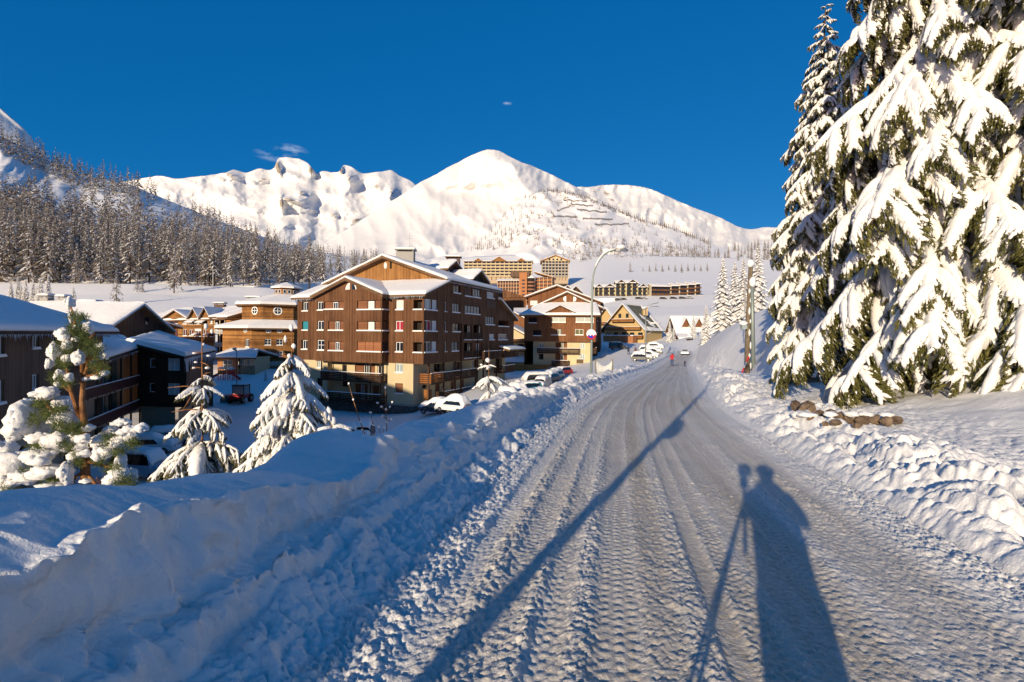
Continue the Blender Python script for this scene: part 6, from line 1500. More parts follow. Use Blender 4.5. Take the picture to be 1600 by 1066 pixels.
def joined(name, meshes, items, mats, seed=0):
    """many small trees as one mesh (past the limit of separate ones)"""
    r_ = random.Random(seed); VV, FF_, MM = [], [], []; nb = 0
    cache = []
    for ms in meshes:
        parts = []
        for k, me in enumerate(ms):
            co = np.zeros(len(me.vertices)*3, dtype=np.float32); me.vertices.foreach_get('co', co); vi = np.zeros(len(me.loops), dtype=np.int32); me.loops.foreach_get('vertex_index', vi)
            parts.append((co.reshape(-1, 3), vi.reshape(-1, 4), k))
        cache.append(parts)
    for c, sc in items:
        a = r_.uniform(0, 6.28); cs, sn = math.cos(a)*sc, math.sin(a)*sc
        for co, q, k in r_.choice(cache):
            v = np.empty_like(co); v[:, 0] = co[:, 0]*cs-co[:, 1]*sn+c[0]; v[:, 1] = co[:, 0]*sn+co[:, 1]*cs+c[1]; v[:, 2] = co[:, 2]*sc+c[2]
            VV.append(v); FF_.append(q+nb); MM.append(np.full(len(q), k, dtype=np.int32)); nb += len(v)
    V = np.concatenate(VV); Fq = np.concatenate(FF_); me = bpy.data.meshes.new(name)
    me.vertices.add(len(V)); me.vertices.foreach_set('co', V.ravel()); me.loops.add(len(Fq)*4); me.loops.foreach_set('vertex_index', Fq.astype(np.int32).ravel())
    me.polygons.add(len(Fq)); me.polygons.foreach_set('loop_start', np.arange(0, len(Fq)*4, 4, dtype=np.int32)); me.polygons.foreach_set('loop_total', np.full(len(Fq), 4, dtype=np.int32))
    for m_ in mats: me.materials.append(m_)
    me.polygons.foreach_set('material_index', np.concatenate(MM)); me.update()
    o = link(name, me); o['kind'] = 'stuff'; return o
SMALL = [larch_mesh(200+i, 20, 24, .6, .9, 2.2) for i in range(4)]
SMALLB = [larch_mesh(230+i, 20, 24, .75, .25, 2.0) for i in range(3)]
TINY = [larch_mesh(260+i, 20, 14, .45, 1.0, 4.0) for i in range(5)]; TINYB = [larch_mesh(270+i, 20, 12, .75, .2, 4.0) for i in range(4)]
if rest: tag(joined('larch_forest', SMALL+SMALLB[:2], rest, [M['larch_twigs'], M['branch_snow']], 3), 'upper part of the larch forest on the left hillside')
# bushes and larches of the hill under the main peak
items = []; rr = random.Random(5)
def on_fan(F_, x, y):
    o, PX, ypx, Yd, w = F_; j = int(np.argmin(np.abs(PX[0]-x))); i = int(np.argmin(np.abs(ypx[:, j]-y))); X, Zz = atx(PX[i, j], ypx[i, j], Yd[i, j]); return (float(X), float(Yd[i, j]), float(Zz)-.5)
tries = 0; tk = []
while len(items) < 1100 and tries < 60000:
    tries += 1; x = rr.uniform(735, 1110); cy = float(spline(*LH_C, x)); y = rr.uniform(cy, 412)
    left = (x < 905 and y > cy+1 and y < 300+(390-300)*((905-x)/165)**.25+14 and x > 742+(390-y)*.0)
    dens = 0
    if y < 392-(x-740)*.02 and x < 930 and y > 297: dens = .55*max(0, .5+1.6*float(fbm(np.array(x*.03+2), np.array(y*.05), 3)))
    if 860 < x < 1110 and y > 385+ (x-900)*.03 - 12 and y < 430: dens = .5
    if 900 < x < 1000 and 312 < y < 372: dens = .05
    if y < cy+4: dens = .8 if x > 850 else .35
    if 985 < x and y < 385 and y > cy+5: dens = .08
    if x < 742+(y-330)*-.1: dens *= .3
    if rr.random() > dens: continue
    items.append((x, y))
it = [(on_fan(LH, x, y), rr.uniform(.32, .62)*(1.15 if y < 330 else 1)) for x, y in items]
tag(joined('hill_larches', TINY, it[:950], [M['larch_twigs'], M['branch_snow']], 8), 'small snowy larches and bushes covering the hill under the main peak')
it2 = []
for k in range(220):
    x = rr.uniform(855, 1110); y = float(spline(*LH_C, x))+rr.uniform(0, 5); it2.append((on_fan(LH, x, y), rr.uniform(.35, .6)))
tag(joined('ridge_larches', TINYB, it2, [M['larch_twigs'], M['branch_snow']], 9), 'line of brown larches along the right edge of the hill under the main peak')
# right hill larches (each one a thing) and the lone tree
for k in range(46):
    x = rr.uniform(1122, 1215); y = 384+(1180-x)*.10+rr.uniform(0, 26)
    if k < 4: x, y = (1116, 1124, 1131, 1137)[k], 404
    c = on_fan(RH, x, max(y, float(spline(*RH_C, x))+1)); place(PL, rr, c, rr.uniform(0, 6), rr.uniform(.7, 1.0), 'brown larch in the small wood on the right slope', 'larches of the small wood on the right slope')
def vs_at(x, y): return on_fan(VS, x, y)
c = vs_at(988, 425); place(PL, rr, (c[0], c[1], c[2]), 0, .62, 'single dark larch standing alone on the snow above the street lamp arm', None)
for k in range(26):
    x = 1006+k*4.1+rr.uniform(-1.5, 1.5); y = 424+rr.uniform(-2, 2)-(k % 3)
    c = vs_at(x, y); place(PL, rr, c, rr.uniform(0, 6), rr.uniform(.30, .5), 'young snowy larch in the planted rows below the hill', 'young larches planted in rows on the slope')

# white firs: middle distance
def fir_mesh(seed, H=12.0, n=150, R0=2.3, needle='fir_needles', snow=.9):
    r_ = random.Random(seed); bv, bf = [], []; sv, sf = [], []
    def quad(V, F, a, b, c, d): k = len(V); V.extend((a, b, c, d)); F.append((k, k+1, k+2, k+3))
    for i in range(n):
        q = (i+r_.random()*.6)/n; h = H*(.05+.93*q); l = (R0*(1-h/H)**.85+.12)*r_.uniform(.75, 1.12); yaw = i*GA+r_.uniform(-.3, .3)
        d = Vector((math.cos(yaw), math.sin(yaw), 0)); s_ = Vector((-d.y, d.x, 0)); dr = r_.uniform(.35, .65)
        P = lambda s: Vector((0, 0, h)) + d*l*s + Vector((0, 0, -l*dr*s**1.5))
        wd = .26*l+.08; ns = 4
        for k in range(ns):
            s0, s1 = k/ns, (k+1)/ns; w0, w1 = wd*math.sin(.35+2.5*s0)*.9, wd*math.sin(.35+2.5*s1)*.9
            a, b = P(s0), P(s1); z = Vector((0, 0, .07+.02*l)); 
            if r_.random() < snow:
                for sd in (-1, 1): quad(sv, sf, a+z, b+z, b+s_*w1*sd*.85-Vector((0, 0, .12*w1*3)), a+s_*w0*sd*.85-Vector((0, 0, .12*w0*3)))
            for sd in (-1, 1):
                for j in range(2):
                    c = a.lerp(b, r_.random()); e_ = c+s_*sd*w1*r_.uniform(.8, 1.3)+d*r_.uniform(.05, .3)*l*.5-Vector((0, 0, r_.uniform(.1, .3)*min(l, 1))); u = d*.07*max(l*.5, .5)
                    quad(bv, bf, c-u-Vector((0, 0, .05)), c+u-Vector((0, 0, .05)), e_+u*.2, e_-u*.2)
    return raw('crown', bv, bf, M[needle]), raw('crown_snow', sv, sf, M['branch_snow'], None, True)
FIR = [fir_mesh(300+i) for i in range(3)]; FTR = trunk_mesh(12, .16)
G_S = None
PF = tree_protos(FIR, FTR, 'fir_tree', 'x', 'fir', None)
def fir(x, yb, Y, Hm, lab, grp=None, zfix=None):
    c = at(x, yb, Y); g = gz(c.x, c.y) if zfix is None else zfix
    place(PF, rr, (c.x, c.y, g-.2), rr.uniform(0, 6), Hm/12, lab, grp)
fir(1128, 530, 74, 11.5, 'tall snow-covered fir, leftmost large one beside the wooden pole'); fir(1160, 520, 66, 9.0, 'snow-covered fir on the bank just left of the wooden pole')
fir(1147, 500, 92, 12.5, 'narrow fir rising behind the two snowy firs on the bank'); fir(1103, 520, 105, 8.5, 'small snow-covered fir at the left end of the bank group')
fir(1183, 500, 58, 8.5, 'snowy fir half hidden behind the wooden pole'); fir(1083, 536, 150, 7.5, 'snowy fir in front of the dormered lodge'); fir(1046, 536, 150, 7.0, 'white fir between the green-roofed chalet and the lodge')
fir(1052, 538, 152, 5.0, 'smaller white fir right of the green-roofed chalet')
for k, (x, y, H) in enumerate(((17, 466, 5.5), (28, 466, 6.5), (40, 467, 6.0), (52, 468, 6.0), (63, 467, 6.5), (75, 468, 7.0), (33, 470, 5), (58, 471, 5), (115, 470, 4.6))):
    c = at(x, y, 128); g = c.z-.6
    fir(x, y, 128, H, 'young snowy fir in the cluster above the far left roof' if k < 8 else 'single young snowy fir on the field right of the left cluster', 'young firs in a cluster above the left roofs' if k < 8 else None, g)
fir(415, 583, 88, 2.3, 'tiny snowy fir in front of the octagonal tower')

# ------------------------------------------------------------------ young trees behind the snow wall
HV = [frond(51+i, droop=.55, hang=.9, body=.34, sleeve=.19, nt=15, ribs=2.2, wid=.34, needle='needles', curve=1.5) for i in range(3)]
LV = [frond(61+i, droop=.42, hang=.8, body=.10, sleeve=.11, nt=15, ribs=1.6, wid=.32, needle='needles', curve=1.6, snowy=.9) for i in range(3)]
def young(name, x, y0, Y, zt, label, whorls, vars_, trunk=.05, seed=1, top=(), fork=None):
    """whorls: (photo y of the whorl, bough length m, count, pitch)"""
    r_ = random.Random(seed); c = at(x, y0, Y); g = gz(c.x, c.y)-.2; t = empty(name, (c.x, c.y, g), label, 'young fir')
    ztop = at(x, zt, Y).z
    w = MB(); w.tube([(c.x, c.y, g), (c.x+.02, c.y, g+(ztop-g)*.5), (c.x, c.y, ztop)], [trunk, trunk*.7, .012], 7); w.build('trunk', M['bark_orange'], t)
    for (yw, L, n, pitch) in whorls:
        h = at(x, yw, Y).z-g; a0 = r_.uniform(0, 6)
        for i in range(n): bough(t, r_.choice(vars_), h+r_.uniform(-.06, .06), a0+6.28*i/n+r_.uniform(-.25, .25), pitch+r_.uniform(-.25, .25), L/4*r_.uniform(.68, 1.25), twist=r_.uniform(-.3, .3))
    w = MB()
    for i, (xx, yy, rx, rz) in enumerate(top): w.blob(at(xx, yy, Y), (rx, rx, rz), seed+i, amp=.12)
    if top: w.build('top_snow', M['branch_snow'], t, kind='stuff')
    return t, c, g
t, c, g = young('young_fir', 455, 700, 13.0, 512, 'heavily snow-laden young fir like a bell, directly left of the large block', [(560, .62, 5, .25), (585, .85, 6, .22), (612, 1.1, 7, .18), (640, 1.15, 7, .16), (668, 1.25, 7, .12), (700, 1.3, 7, .08)], HV+FR[:3], .055, 5,
     top=[(455, 512, .055, .10), (446, 530, .045, .09), (459, 541, .06, .07), (452, 556, .05, .06), (463, 566, .06, .06)])
w = MB()
for (a, b, c_, d) in ((452, 558, 440, 556), (462, 560, 482, 570), (455, 545, 446, 524), (455, 562, 436, 556)): w.tube([at(a, b, 13), at((a+c_)/2, (b+d)/2-1, 13), at(c_, d, 13)], [.02, .018, .008], 5)
w.build('twig', M['bark_orange'], t, kind='stuff')
t, c, g = young('young_fir', 315, 730, 14.0, 505, 'thin young fir with bare leader, in front of the dark gallery block', [(590, .50, 4, .0), (606, .75, 6, .08), (640, .95, 7, .12), (658, 1.0, 5, .1), (690, 1.35, 6, .12), (712, 1.45, 6, .05), (735, 1.3, 6, .0)], LV+FR[3:5]+FRL, .05, 9,
     top=[(322, 510, .05, .08), (331, 518, .04, .07), (318, 538, .03, .04), (304, 552, .06, .03), (326, 556, .06, .03), (306, 566, .05, .03), (324, 575, .06, .04), (303, 575, .05, .03)])
w = MB()
for (a, b, c_, d) in ((314, 605, 262, 606), (314, 600, 286, 640), (316, 640, 268, 644), (312, 640, 288, 668), (316, 645, 352, 662), (315, 535, 330, 512), (314, 552, 300, 553), (314, 566, 330, 576), (314, 575, 298, 577), (316, 588, 330, 582)): w.tube([at(a, b, 14), at((a+c_)/2, (b+d)/2-2, 14), at(c_, d, 14)], [.02, .016, .006], 5)
w.build('twig', M['bark_orange'], t, kind='stuff')
young('young_fir', 763, 640, 27.0, 545, 'small snow-clad fir with bare tip before the right facade of the large block', [(572, .55, 4, -.1), (590, .95, 7, .10), (598, 1.0, 6, .15), (612, .8, 6, .35), (632, 1.5, 8, .15), (645, 1.7, 8, .05)], LV, .06, 12, top=[(762, 563, .13, .14), (752, 570, .08, .06)])
young('young_fir', 518, 690, 17.0, 640, 'snow-capped tip of a small fir just right of the bell-shaped fir', [(668, .6, 5, -.2), (680, .8, 6, .1)], HV, .04, 14, top=[(514, 645, .10, .22), (521, 658, .09, .15), (508, 656, .08, .18), (542, 672, .16, .10)])

# the pine with the orange trunk
def tuft(w, c, n, ln, seed, up=.3, wd=.006):
    r_ = random.Random(seed); c = Vector(c)
    for i in range(n):
        d = Vector((r_.gauss(0, 1), r_.gauss(0, 1), r_.gauss(0, 1)+up)); d.normalize(); p = c+Vector((r_.uniform(-.05, .05), r_.uniform(-.05, .05), r_.uniform(-.04, .04))); u = d.orthogonal().normalized()*wd
        w.face([p-u, p+u, p+d*ln*r_.uniform(.6, 1.1)])
YP = 7.0
cp = at(135, 775, YP); gp = gz(cp.x, cp.y)-.3
tp_ = empty('pine_tree', (cp.x, cp.y, gp), 'young pine with orange trunk, green needles and big snow pillows, at the left edge', 'pine')
w = MB(); A_ = lambda x, y, d=0.0: at(x, y, YP+d)
w.tube([Vector((cp.x, cp.y, gp)), A_(134, 770), A_(133, 730), A_(135, 690), A_(131, 655), A_(128, 625), A_(130, 600), A_(128, 570), A_(126, 535), A_(118, 505), A_(111, 480)], [.066, .062, .058, .052, .042, .034, .030, .026, .021, .015, .010], 9)
w.tube([A_(133, 660, .0), A_(122, 645), A_(112, 615), A_(106, 590), A_(104, 575)], [.036, .032, .026, .02, .014], 8)
w.build('trunk', M['bark_orange'], tp_)
w = MB()
for br in (((131, 655), (120, 640), (112, 610)), ((130, 590), (150, 586), (163, 576)), ((128, 600), (136, 575), (140, 548)), ((112, 612), (95, 600), (86, 575)), ((134, 735), (118, 745), (100, 772)), ((135, 740), (150, 758), (166, 772)), ((133, 700), (100, 690), (60, 690)), ((134, 700), (165, 690), (200, 665)),
           ((132, 690), (90, 650), (60, 620)), ((133, 720), (80, 730), (30, 750)), ((134, 720), (170, 730), (210, 745)), ((118, 505), (105, 530), (92, 560)), ((126, 540), (140, 530), (150, 520))):
    w.tube([A_(*p) for p in br], [.028, .022, .012], 6)
w.build('limb', M['bark_orange'], tp_, kind='stuff')
# foliage tufts: (x, y, radius px, count, depth)
w = MB(); rr2 = random.Random(4)
for (x, y, rad, n) in ((113, 495, 6, 8), (116, 512, 8, 12), (122, 520, 14, 20), (108, 545, 12, 14), (98, 570, 10, 14), (142, 545, 14, 20), (150, 555, 12, 14), (88, 590, 10, 12), (104, 598, 8, 10), (160, 580, 9, 10), (132, 530, 10, 14), (150, 570, 9, 10), (92, 545, 9, 8), (128, 500, 8, 8),
                       (62, 630, 10, 12), (75, 650, 10, 10), (50, 655, 9, 8), (98, 668, 13, 14), (120, 670, 12, 14), (105, 700, 12, 16), (60, 700, 12, 12), (40, 740, 12, 12), (80, 748, 12, 12), (120, 720, 10, 10), (170, 690, 12, 12), (185, 705, 10, 10), (205, 692, 10, 10), (178, 735, 10, 12), (200, 752, 12, 14), (155, 720, 8, 8), (186, 752, 8, 8), (95, 640, 10, 10), (15, 762, 10, 8)):
    for k in range(int(n*(1.25 if y < 610 else 2.2))):
        a = rr2.uniform(0, 6.28); q = rad*rr2.random()**.5; tuft(w, at(x+q*math.cos(a), y+q*math.sin(a)*.8, YP+rr2.uniform(-.42, .15)), 16, .105, rr2.random(), .4, .0035)
w.build('foliage', M['pine_needles'], tp_)
w = MB()
for (x, y, dx, dy) in ((105, 758, -14, 26), (112, 750, -10, 20), (98, 768, -4, 12), (150, 758, 6, 22), (156, 766, 8, 18), (163, 762, 6, 12), (146, 770, 3, 20), (150, 576, 14, 8), (140, 565, 8, 6)):
    for k in range(14): tuft(w, at(x+dx*rr2.random(), y+dy*rr2.random()-8, YP-.05+rr2.uniform(-.1, .1)), 14, .085, rr2.random(), -.3, .0035)
w.build('dead_foliage', M['dead_needles'], tp_)
w = MB()
for i, (x, y, rx, ry, d, th_) in enumerate(((109, 474, 8, 12, 0, 0), (113, 497, 6, 10, 0, 0), (118, 512, 6, 6, -.1, 0), (99, 522, 12, 13, -.15, 0), (104, 540, 9, 10, -.2, 0), (138, 512, 9, 12, -.1, 0), (85, 548, 9, 17, -.2, -.5), (122, 558, 10, 14, -.25, 0), (77, 568, 7, 11, -.1, 0), (104, 560, 10, 8, -.2, 0),
        (93, 585, 7, 10, -.25, 0), (108, 590, 8, 9, -.25, -.4), (156, 543, 10, 9, 0, 0), (162, 583, 9, 6, -.1, .4), (150, 590, 10, 5, -.1, 0), (165, 556, 5, 7, 0, 0), (135, 592, 10, 4, -.1, 0), (118, 530, 7, 5, -.15, 0), (90, 600, 5, 6, -.2, 0), (147, 566, 6, 5, -.1, 0),
        (35, 655, 24, 32, -.1, 0), (48, 632, 18, 12, .1, 0), (74, 614, 22, 12, .05, 0), (22, 672, 14, 20, -.2, 0), (75, 655, 20, 24, .2, 0), (98, 635, 16, 22, .15, 0), (104, 655, 18, 20, 0, 0), (88, 690, 24, 16, -.2, 0), (58, 684, 18, 9, -.2, 0), (60, 712, 26, 14, -.3, -.3), (22, 728, 34, 30, 0, 0), (6, 705, 24, 22, .1, 0),
        (42, 745, 24, 14, -.3, -.4), (75, 735, 24, 12, -.3, -.4), (10, 755, 18, 14, -.2, 0), (84, 760, 26, 8, -.3, 0), (112, 688, 18, 14, -.1, 0), (126, 700, 13, 9, -.2, 0), (104, 738, 9, 20, -.35, -.4), (116, 712, 12, 8, -.2, 0), (133, 708, 9, 7, -.3, 0), (133, 752, 10, 4, -.35, 0),
        (172, 672, 13, 8, .1, 0), (190, 660, 14, 8, .1, 0), (204, 672, 16, 9, -.05, 0), (222, 668, 10, 9, -.1, 0), (160, 690, 18, 16, -.05, 0), (186, 690, 18, 11, -.1, 0), (204, 684, 12, 8, -.2, 0), (170, 705, 14, 10, -.2, 0), (155, 710, 14, 14, -.2, 0), (188, 722, 8, 16, -.1, 0), (186, 742, 20, 13, -.2, 0), (205, 745, 10, 15, 0, 0), (172, 752, 12, 9, -.25, 0), (130, 685, 12, 8, -.3, 0), (140, 668, 10, 6, -.1, 0))):
    c = at(x, y, YP+d); k = YP/760*(.86 if y < 600 else .97); 
    rb_ = random.Random(i*7+1); nq = 4 if rx*ry > 110 else 2
    w.blob(c, (rx*k*.80, (rx+ry)*.42*k, ry*k*.80), i, nu=14, nv=10, amp=.22, freq=1.6+(i % 5)*.4)
    for q_ in range(nq+1):
        o_ = Vector((rb_.uniform(-.55, .55)*rx*k, rb_.uniform(-.5, .3)*rx*k, rb_.uniform(-.5, .35)*ry*k)); f_ = rb_.uniform(.38, .62)
        w.blob(c+o_, (rx*k*f_, (rx+ry)*.5*k*f_, ry*k*f_*.9), i*9+q_, nu=11, nv=8, amp=.24, freq=1.5+q_*.5)
w.build('snow', M['branch_snow'], tp_, kind='stuff')

# bare saplings by the wall
def sapling(x, y, Y, segs, lab):
    c = at(x, y, Y); t = empty('sapling', c, lab, 'sapling'); w = MB(); s = MB()
    for i, pts_ in enumerate(segs):
        P_ = [at(a, b, Y+.05*i) for a, b in pts_]; w.tube(P_, [.02*(Y/16)]+[.014*(Y/16)]*(len(P_)-2)+[.005], 5)
        for a, b in pts_[1:]: s.blob(at(a, b-.6, Y+.05*i), (.04*Y/16, .04*Y/16, .035*Y/16), i, nu=6, nv=4)
    w.build('stem', M['bark_orange'], t, kind='stuff'); s.build('snow', M['branch_snow'], t, kind='stuff')
sapling(603, 690, 16, [((605, 690), (604, 660), (603, 640), (602, 606)), ((604, 642), (596, 636), (590, 630)), ((604, 642), (609, 636), (613, 629)), ((604, 655), (597, 650)), ((604, 660), (611, 655))], 'bare sapling forked like a trident behind the snow wall')
sapling(560, 690, 16, [((575, 690), (563, 660), (552, 625), (545, 600)), ((585, 690), (583, 665), (579, 645)), ((570, 690), (566, 672))], 'thin leaning bare stem left of the trident sapling')
sapling(590, 690, 17, [((592, 700), (594, 680), (592, 668)), ((592, 690), (600, 678)), ((592, 690), (584, 680)), ((600, 700), (606, 684), (612, 675)), ((600, 695), (598, 678), (600, 668)), ((610, 700), (616, 685), (613, 676))], 'low snowy brushwood at the foot of the trident sapling')

# ------------------------------------------------------------------ cars
def car(x, yb, Y, hd, col_, label, snow=1.0, L=4.1, Wd=1.72, H=1.45, kind='car', group=None, zc=None, lamps=True):
    """hd: heading of the bonnet, degrees clockwise from straight away; x, yb: photo pixel under the middle"""
    c = at(x, yb, Y); c.z = gz(c.x, c.y) if zc is None else (c.z if zc == 'px' else zc)
    t = empty('parked_car' if kind != 'van' else 'parked_van', c, label, 'van' if kind == 'van' else 'car', group); t.rotation_euler = (0, 0, -R(hd))
    mh = Matrix.Translation(c) @ Matrix.Rotation(0, 4, 'Z')
    V = lambda a, b, z: Vector((a, b, z))+c       # a right, b forward (before the empty's own turn)
    hw = Wd/2
    if kind == 'van': prof = [(-L/2, .35), (-L/2, .95), (-L/2+.05, H*.96), (-L/2+.3, H), (L*.16, H), (L*.30, .98+.1), (L*.47, .88), (L/2, .62), (L/2, .35)]
    else: prof = [(-L/2, .33), (-L/2, .78), (-L/2+.15, .92), (-L/2+.62, H*.97), (-L*.12, H), (L*.08, H*.98), (L*.24, .95), (L*.44, .82), (L/2, .62), (L/2, .33)]
    w = MB(); n = len(prof); secs = []
    for a, tz in ((-hw, .90), (-hw*.96, 1.0), (hw*.96, 1.0), (hw, .90)):
        k = []
        for b, z in prof:
            zz = z if abs(a) < hw*.97 else min(z, .88); aa = a*(.80 if z > 1.0 else 1.0) if abs(a) < hw*.97 else a
            k.append(V(aa, b*(1 if abs(a) < hw*.97 else .985), zz))
        secs.append(k)
    vs = [p for k in secs for p in k]; fs = []
    for s in range(3):
        for i in range(n): j = (i+1) % n; fs.append((s*n+i, s*n+j, (s+1)*n+j, (s+1)*n+i))
    fs += [tuple(range(n-1, -1, -1)), tuple(3*n+i for i in range(n))]
    w.mesh_part(vs, fs, 0); bo = w.build('body', M[col_], t)
    bm = bo.modifiers.new('bevel', 'BEVEL'); bm.width = .05; bm.segments = 2
    zt, zb = H-.10, .95
    for sd in (-1, 1):
        g = MB(); x0 = sd*(hw*.80+.005); x1 = sd*(hw+.006)
        r0, r1 = (-L/2+.55, L*.12) if kind != 'van' else (-L/2+.3, L*.2)
        q = [V(x1*.97, r0-.15, zb), V(x1*.97, r1+.35, zb), V(x0*1.02, r1-.05, zt), V(x0*1.02, r0+.15, zt)]
        g.face(q if sd > 0 else q[::-1]); g.build('side_window', M['car_glass'], t)
    g = MB(); b0, b1 = (L*.235, L*.09) if kind != 'van' else (L*.295, L*.17)
    g.face([V(-hw*.74, b0+.01, 1.0), V(hw*.74, b0+.01, 1.0), V(hw*.68, b1+.01, H-.08), V(-hw*.68, b1+.01, H-.08)][::-1]); g.build('windscreen', M['car_glass'], t)
    g = MB(); b0, b1 = (-L/2+.17, -L/2+.55) if kind != 'van' else (-L/2-.01, -L/2+.03)
    g.face([V(-hw*.72, b0-.02, .98), V(hw*.72, b0-.02, .98), V(hw*.66, b1-.04, H-.1), V(-hw*.66, b1-.04, H-.1)]); g.build('rear_window', M['car_glass'], t)
    for sd in (-1, 1):
        for b in (-L*.31, L*.31):
            g = MB(); g.bar(V(sd*(hw-.20), b, .31), V(sd*(hw+.01), b, .31), .31, .31, 14, sm=False); wh = g.build('wheel', M['tyre'], t)
            g = MB(); g.bar(V(sd*(hw-.02), b, .31), V(sd*(hw+.025), b, .31), .19, .17, 10, sm=False); g.build('rim', M['rim'], wh)
        if lamps:
            g = MB(); g.hexa([V(sd*hw*.62-.14, L/2-.06, .60), V(sd*hw*.62+.14, L/2-.06, .60), V(sd*hw*.62+.14, L/2+.02, .60), V(sd*hw*.62-.14, L/2+.02, .60)]+[V(sd*hw*.62-.14, L/2-.12, .72), V(sd*hw*.62+.14, L/2-.12, .72), V(sd*hw*.62+.14, L/2-.0, .72), V(sd*hw*.62-.14, L/2-.0, .72)]); g.build('headlight', M['glass_pale'], t)
            g = MB(); g.hexa([V(sd*hw*.8-.10, -L/2-.02, .62), V(sd*hw*.8+.10, -L/2-.02, .62), V(sd*hw*.8+.10, -L/2+.05, .62), V(sd*hw*.8-.10, -L/2+.05, .62)]+[V(sd*hw*.8-.10, -L/2-.02, .88), V(sd*hw*.8+.10, -L/2-.02, .88), V(sd*hw*.8+.10, -L/2+.05, .88), V(sd*hw*.8-.10, -L/2+.05, .88)]); g.build('tail_light', M['lamp_red'], t)
    if snow > 0:
        g = MB(); nb_, na_ = 20, 10; th_ = .34*snow
        hb = lambda b: float(np.interp(b, [p[0] for p in prof[1:-1]], [p[1] for p in prof[1:-1]]))
        vs = []
        for i in range(nb_+1):
            b = -L/2+.02+(L-.04)*i/nb_
            for j in range(na_+1):
                v = -1+2*j/na_; z = hb(max(min(b, L/2-.02), -L/2+.02)); wd_ = hw*(.84 if z > 1.05 else 1.0)
                e_ = max(0, 1-abs(v)**3)*min(1, (i+.4)/2.2)*min(1, (nb_-i+.4)/2.2)
                k_ = th_*e_**.5*(1+.25*float(perlin(np.array(b*1.1+x), np.array(v*1.2+Y)))) + .012
                dr = (abs(v) > .85)*(.05 if snow < 1 else .16)*(1+math.sin(i*1.7+j))*snow
                vs.append(V(v*wd_*1.01, b, z+k_-dr))
        fs = [(i*(na_+1)+j, i*(na_+1)+j+1, (i+1)*(na_+1)+j+1, (i+1)*(na_+1)+j) for i in range(nb_) for j in range(na_)]
        if snow < .9: # only roof and a little on the bonnet
            fs = [f for f in fs if hb(-L/2+(L)*((f[0]//(na_+1)))/nb_) > 1.2 or hb(-L/2+(L)*((f[0]//(na_+1)))/nb_) < .93]
        g.mesh_part(vs, fs, 0, True); so2 = g.build('snow', M['roof_snow'], t)
        sm_ = so2.modifiers.new('thick', 'SOLIDIFY'); sm_.thickness = .02
    return t
car(226, 735, 35.5, 98, 'car_pale', 'pale blue van with snow on its roof, parked beside the left pine', .6, 4.6, 1.8, 1.95, 'van')
car(268, 692, 45.5, 60, 'car_silver', 'snow-buried car in the shade under the gallery block corner', 1.3)
car(236, 702, 42.5, 75, 'car_white', 'snow-buried car just behind the pale blue van', 1.2)
car(392, 729, 37.5, -115, 'car_blue', 'dark blue car peeping out left of the bell-shaped fir', .8)
car(546, 692, 46, 170, 'car_dark', 'dark car with snowy roof behind the wall, left one of the pair', .8); car(568, 691, 46.8, 172, 'car_dark', 'dark car with snowy roof behind the wall, right one of the pair', .8)
car(682, 650, 57, -70, 'car_dark', 'shaded snow-covered car at the corner of the large block', 1.5)
car(708, 640, 55, -60, 'car_white', 'sunlit car buried under a rounded snow cap beside the right facade', 1.9)
car(797, 625, 52.5, 150, 'car_white', 'snow mound of a buried car, nearest of the row behind the wall', 2.0); car(811, 617, 55.5, 150, 'car_silver', 'second snow-buried car of the row behind the wall', 2.0)
car(823, 611, 61, -112, 'car_teal', 'dark teal car at the front of the parked row', .5)
car(832, 607, 66, -112, 'car_white', 'white and green van with a snowy roof, left end of the parked row', .8, 4.9, 1.85, 1.9, 'van')
car(846, 604, 63.5, -160, 'car_silver', 'silver car with clear windscreen, middle of the parked row', .7)
car(858, 602, 70, -150, 'car_dark', 'dark car with thick white roof right of the silver car', 1.3); car(866, 599, 74, -150, 'car_silver', 'snow-topped car next to the red car', 1.2)
car(877, 592, 80, -135, 'red_paint', 'bright red car at the right end of the parked row', .25)
w_ = car(1070, 554, 113, 200, 'car_white', 'white car driving towards the viewer on the far road', .0)
car(1077, 538, 146, 200, 'car_dark', 'dark car with a tall white roof cap at the road bend', 1.3)
for k, (x, y, Y, lab) in enumerate(((1003, 560, 95, 'nearest snow-buried car left of the far road'), (1013, 555, 101, 'second snow-buried car left of the far road'), (1020, 551, 108, 'third snow-buried car, with a dark side, left of the far road'), (1012, 548, 116, 'fourth snow-buried car beside the thin second street lamp'), (1024, 546, 124, 'farthest snow-buried car left of the far road'))):
    car(x, y, Y, 110, ('car_dark', 'car_silver', 'car_dark', 'car_blue', 'car_white')[k], lab, 1.4, lamps=False)
car(966, 544, 128, 90, 'car_dark', 'dark van on the shaded plaza beside the second block', .5, 4.6, 1.8, 1.95, 'van')
for k, x in enumerate((966, 974, 998, 1006, 1036, 1052, 1066, 1078)):
    car(x, 470, 284, 95, ('car_dark', 'car_dark', 'car_dark', 'car_silver')[k % 4], 'tiny dark car parked below the far yellow and brown residences', .7, group='cars parked below the far residences', lamps=False)
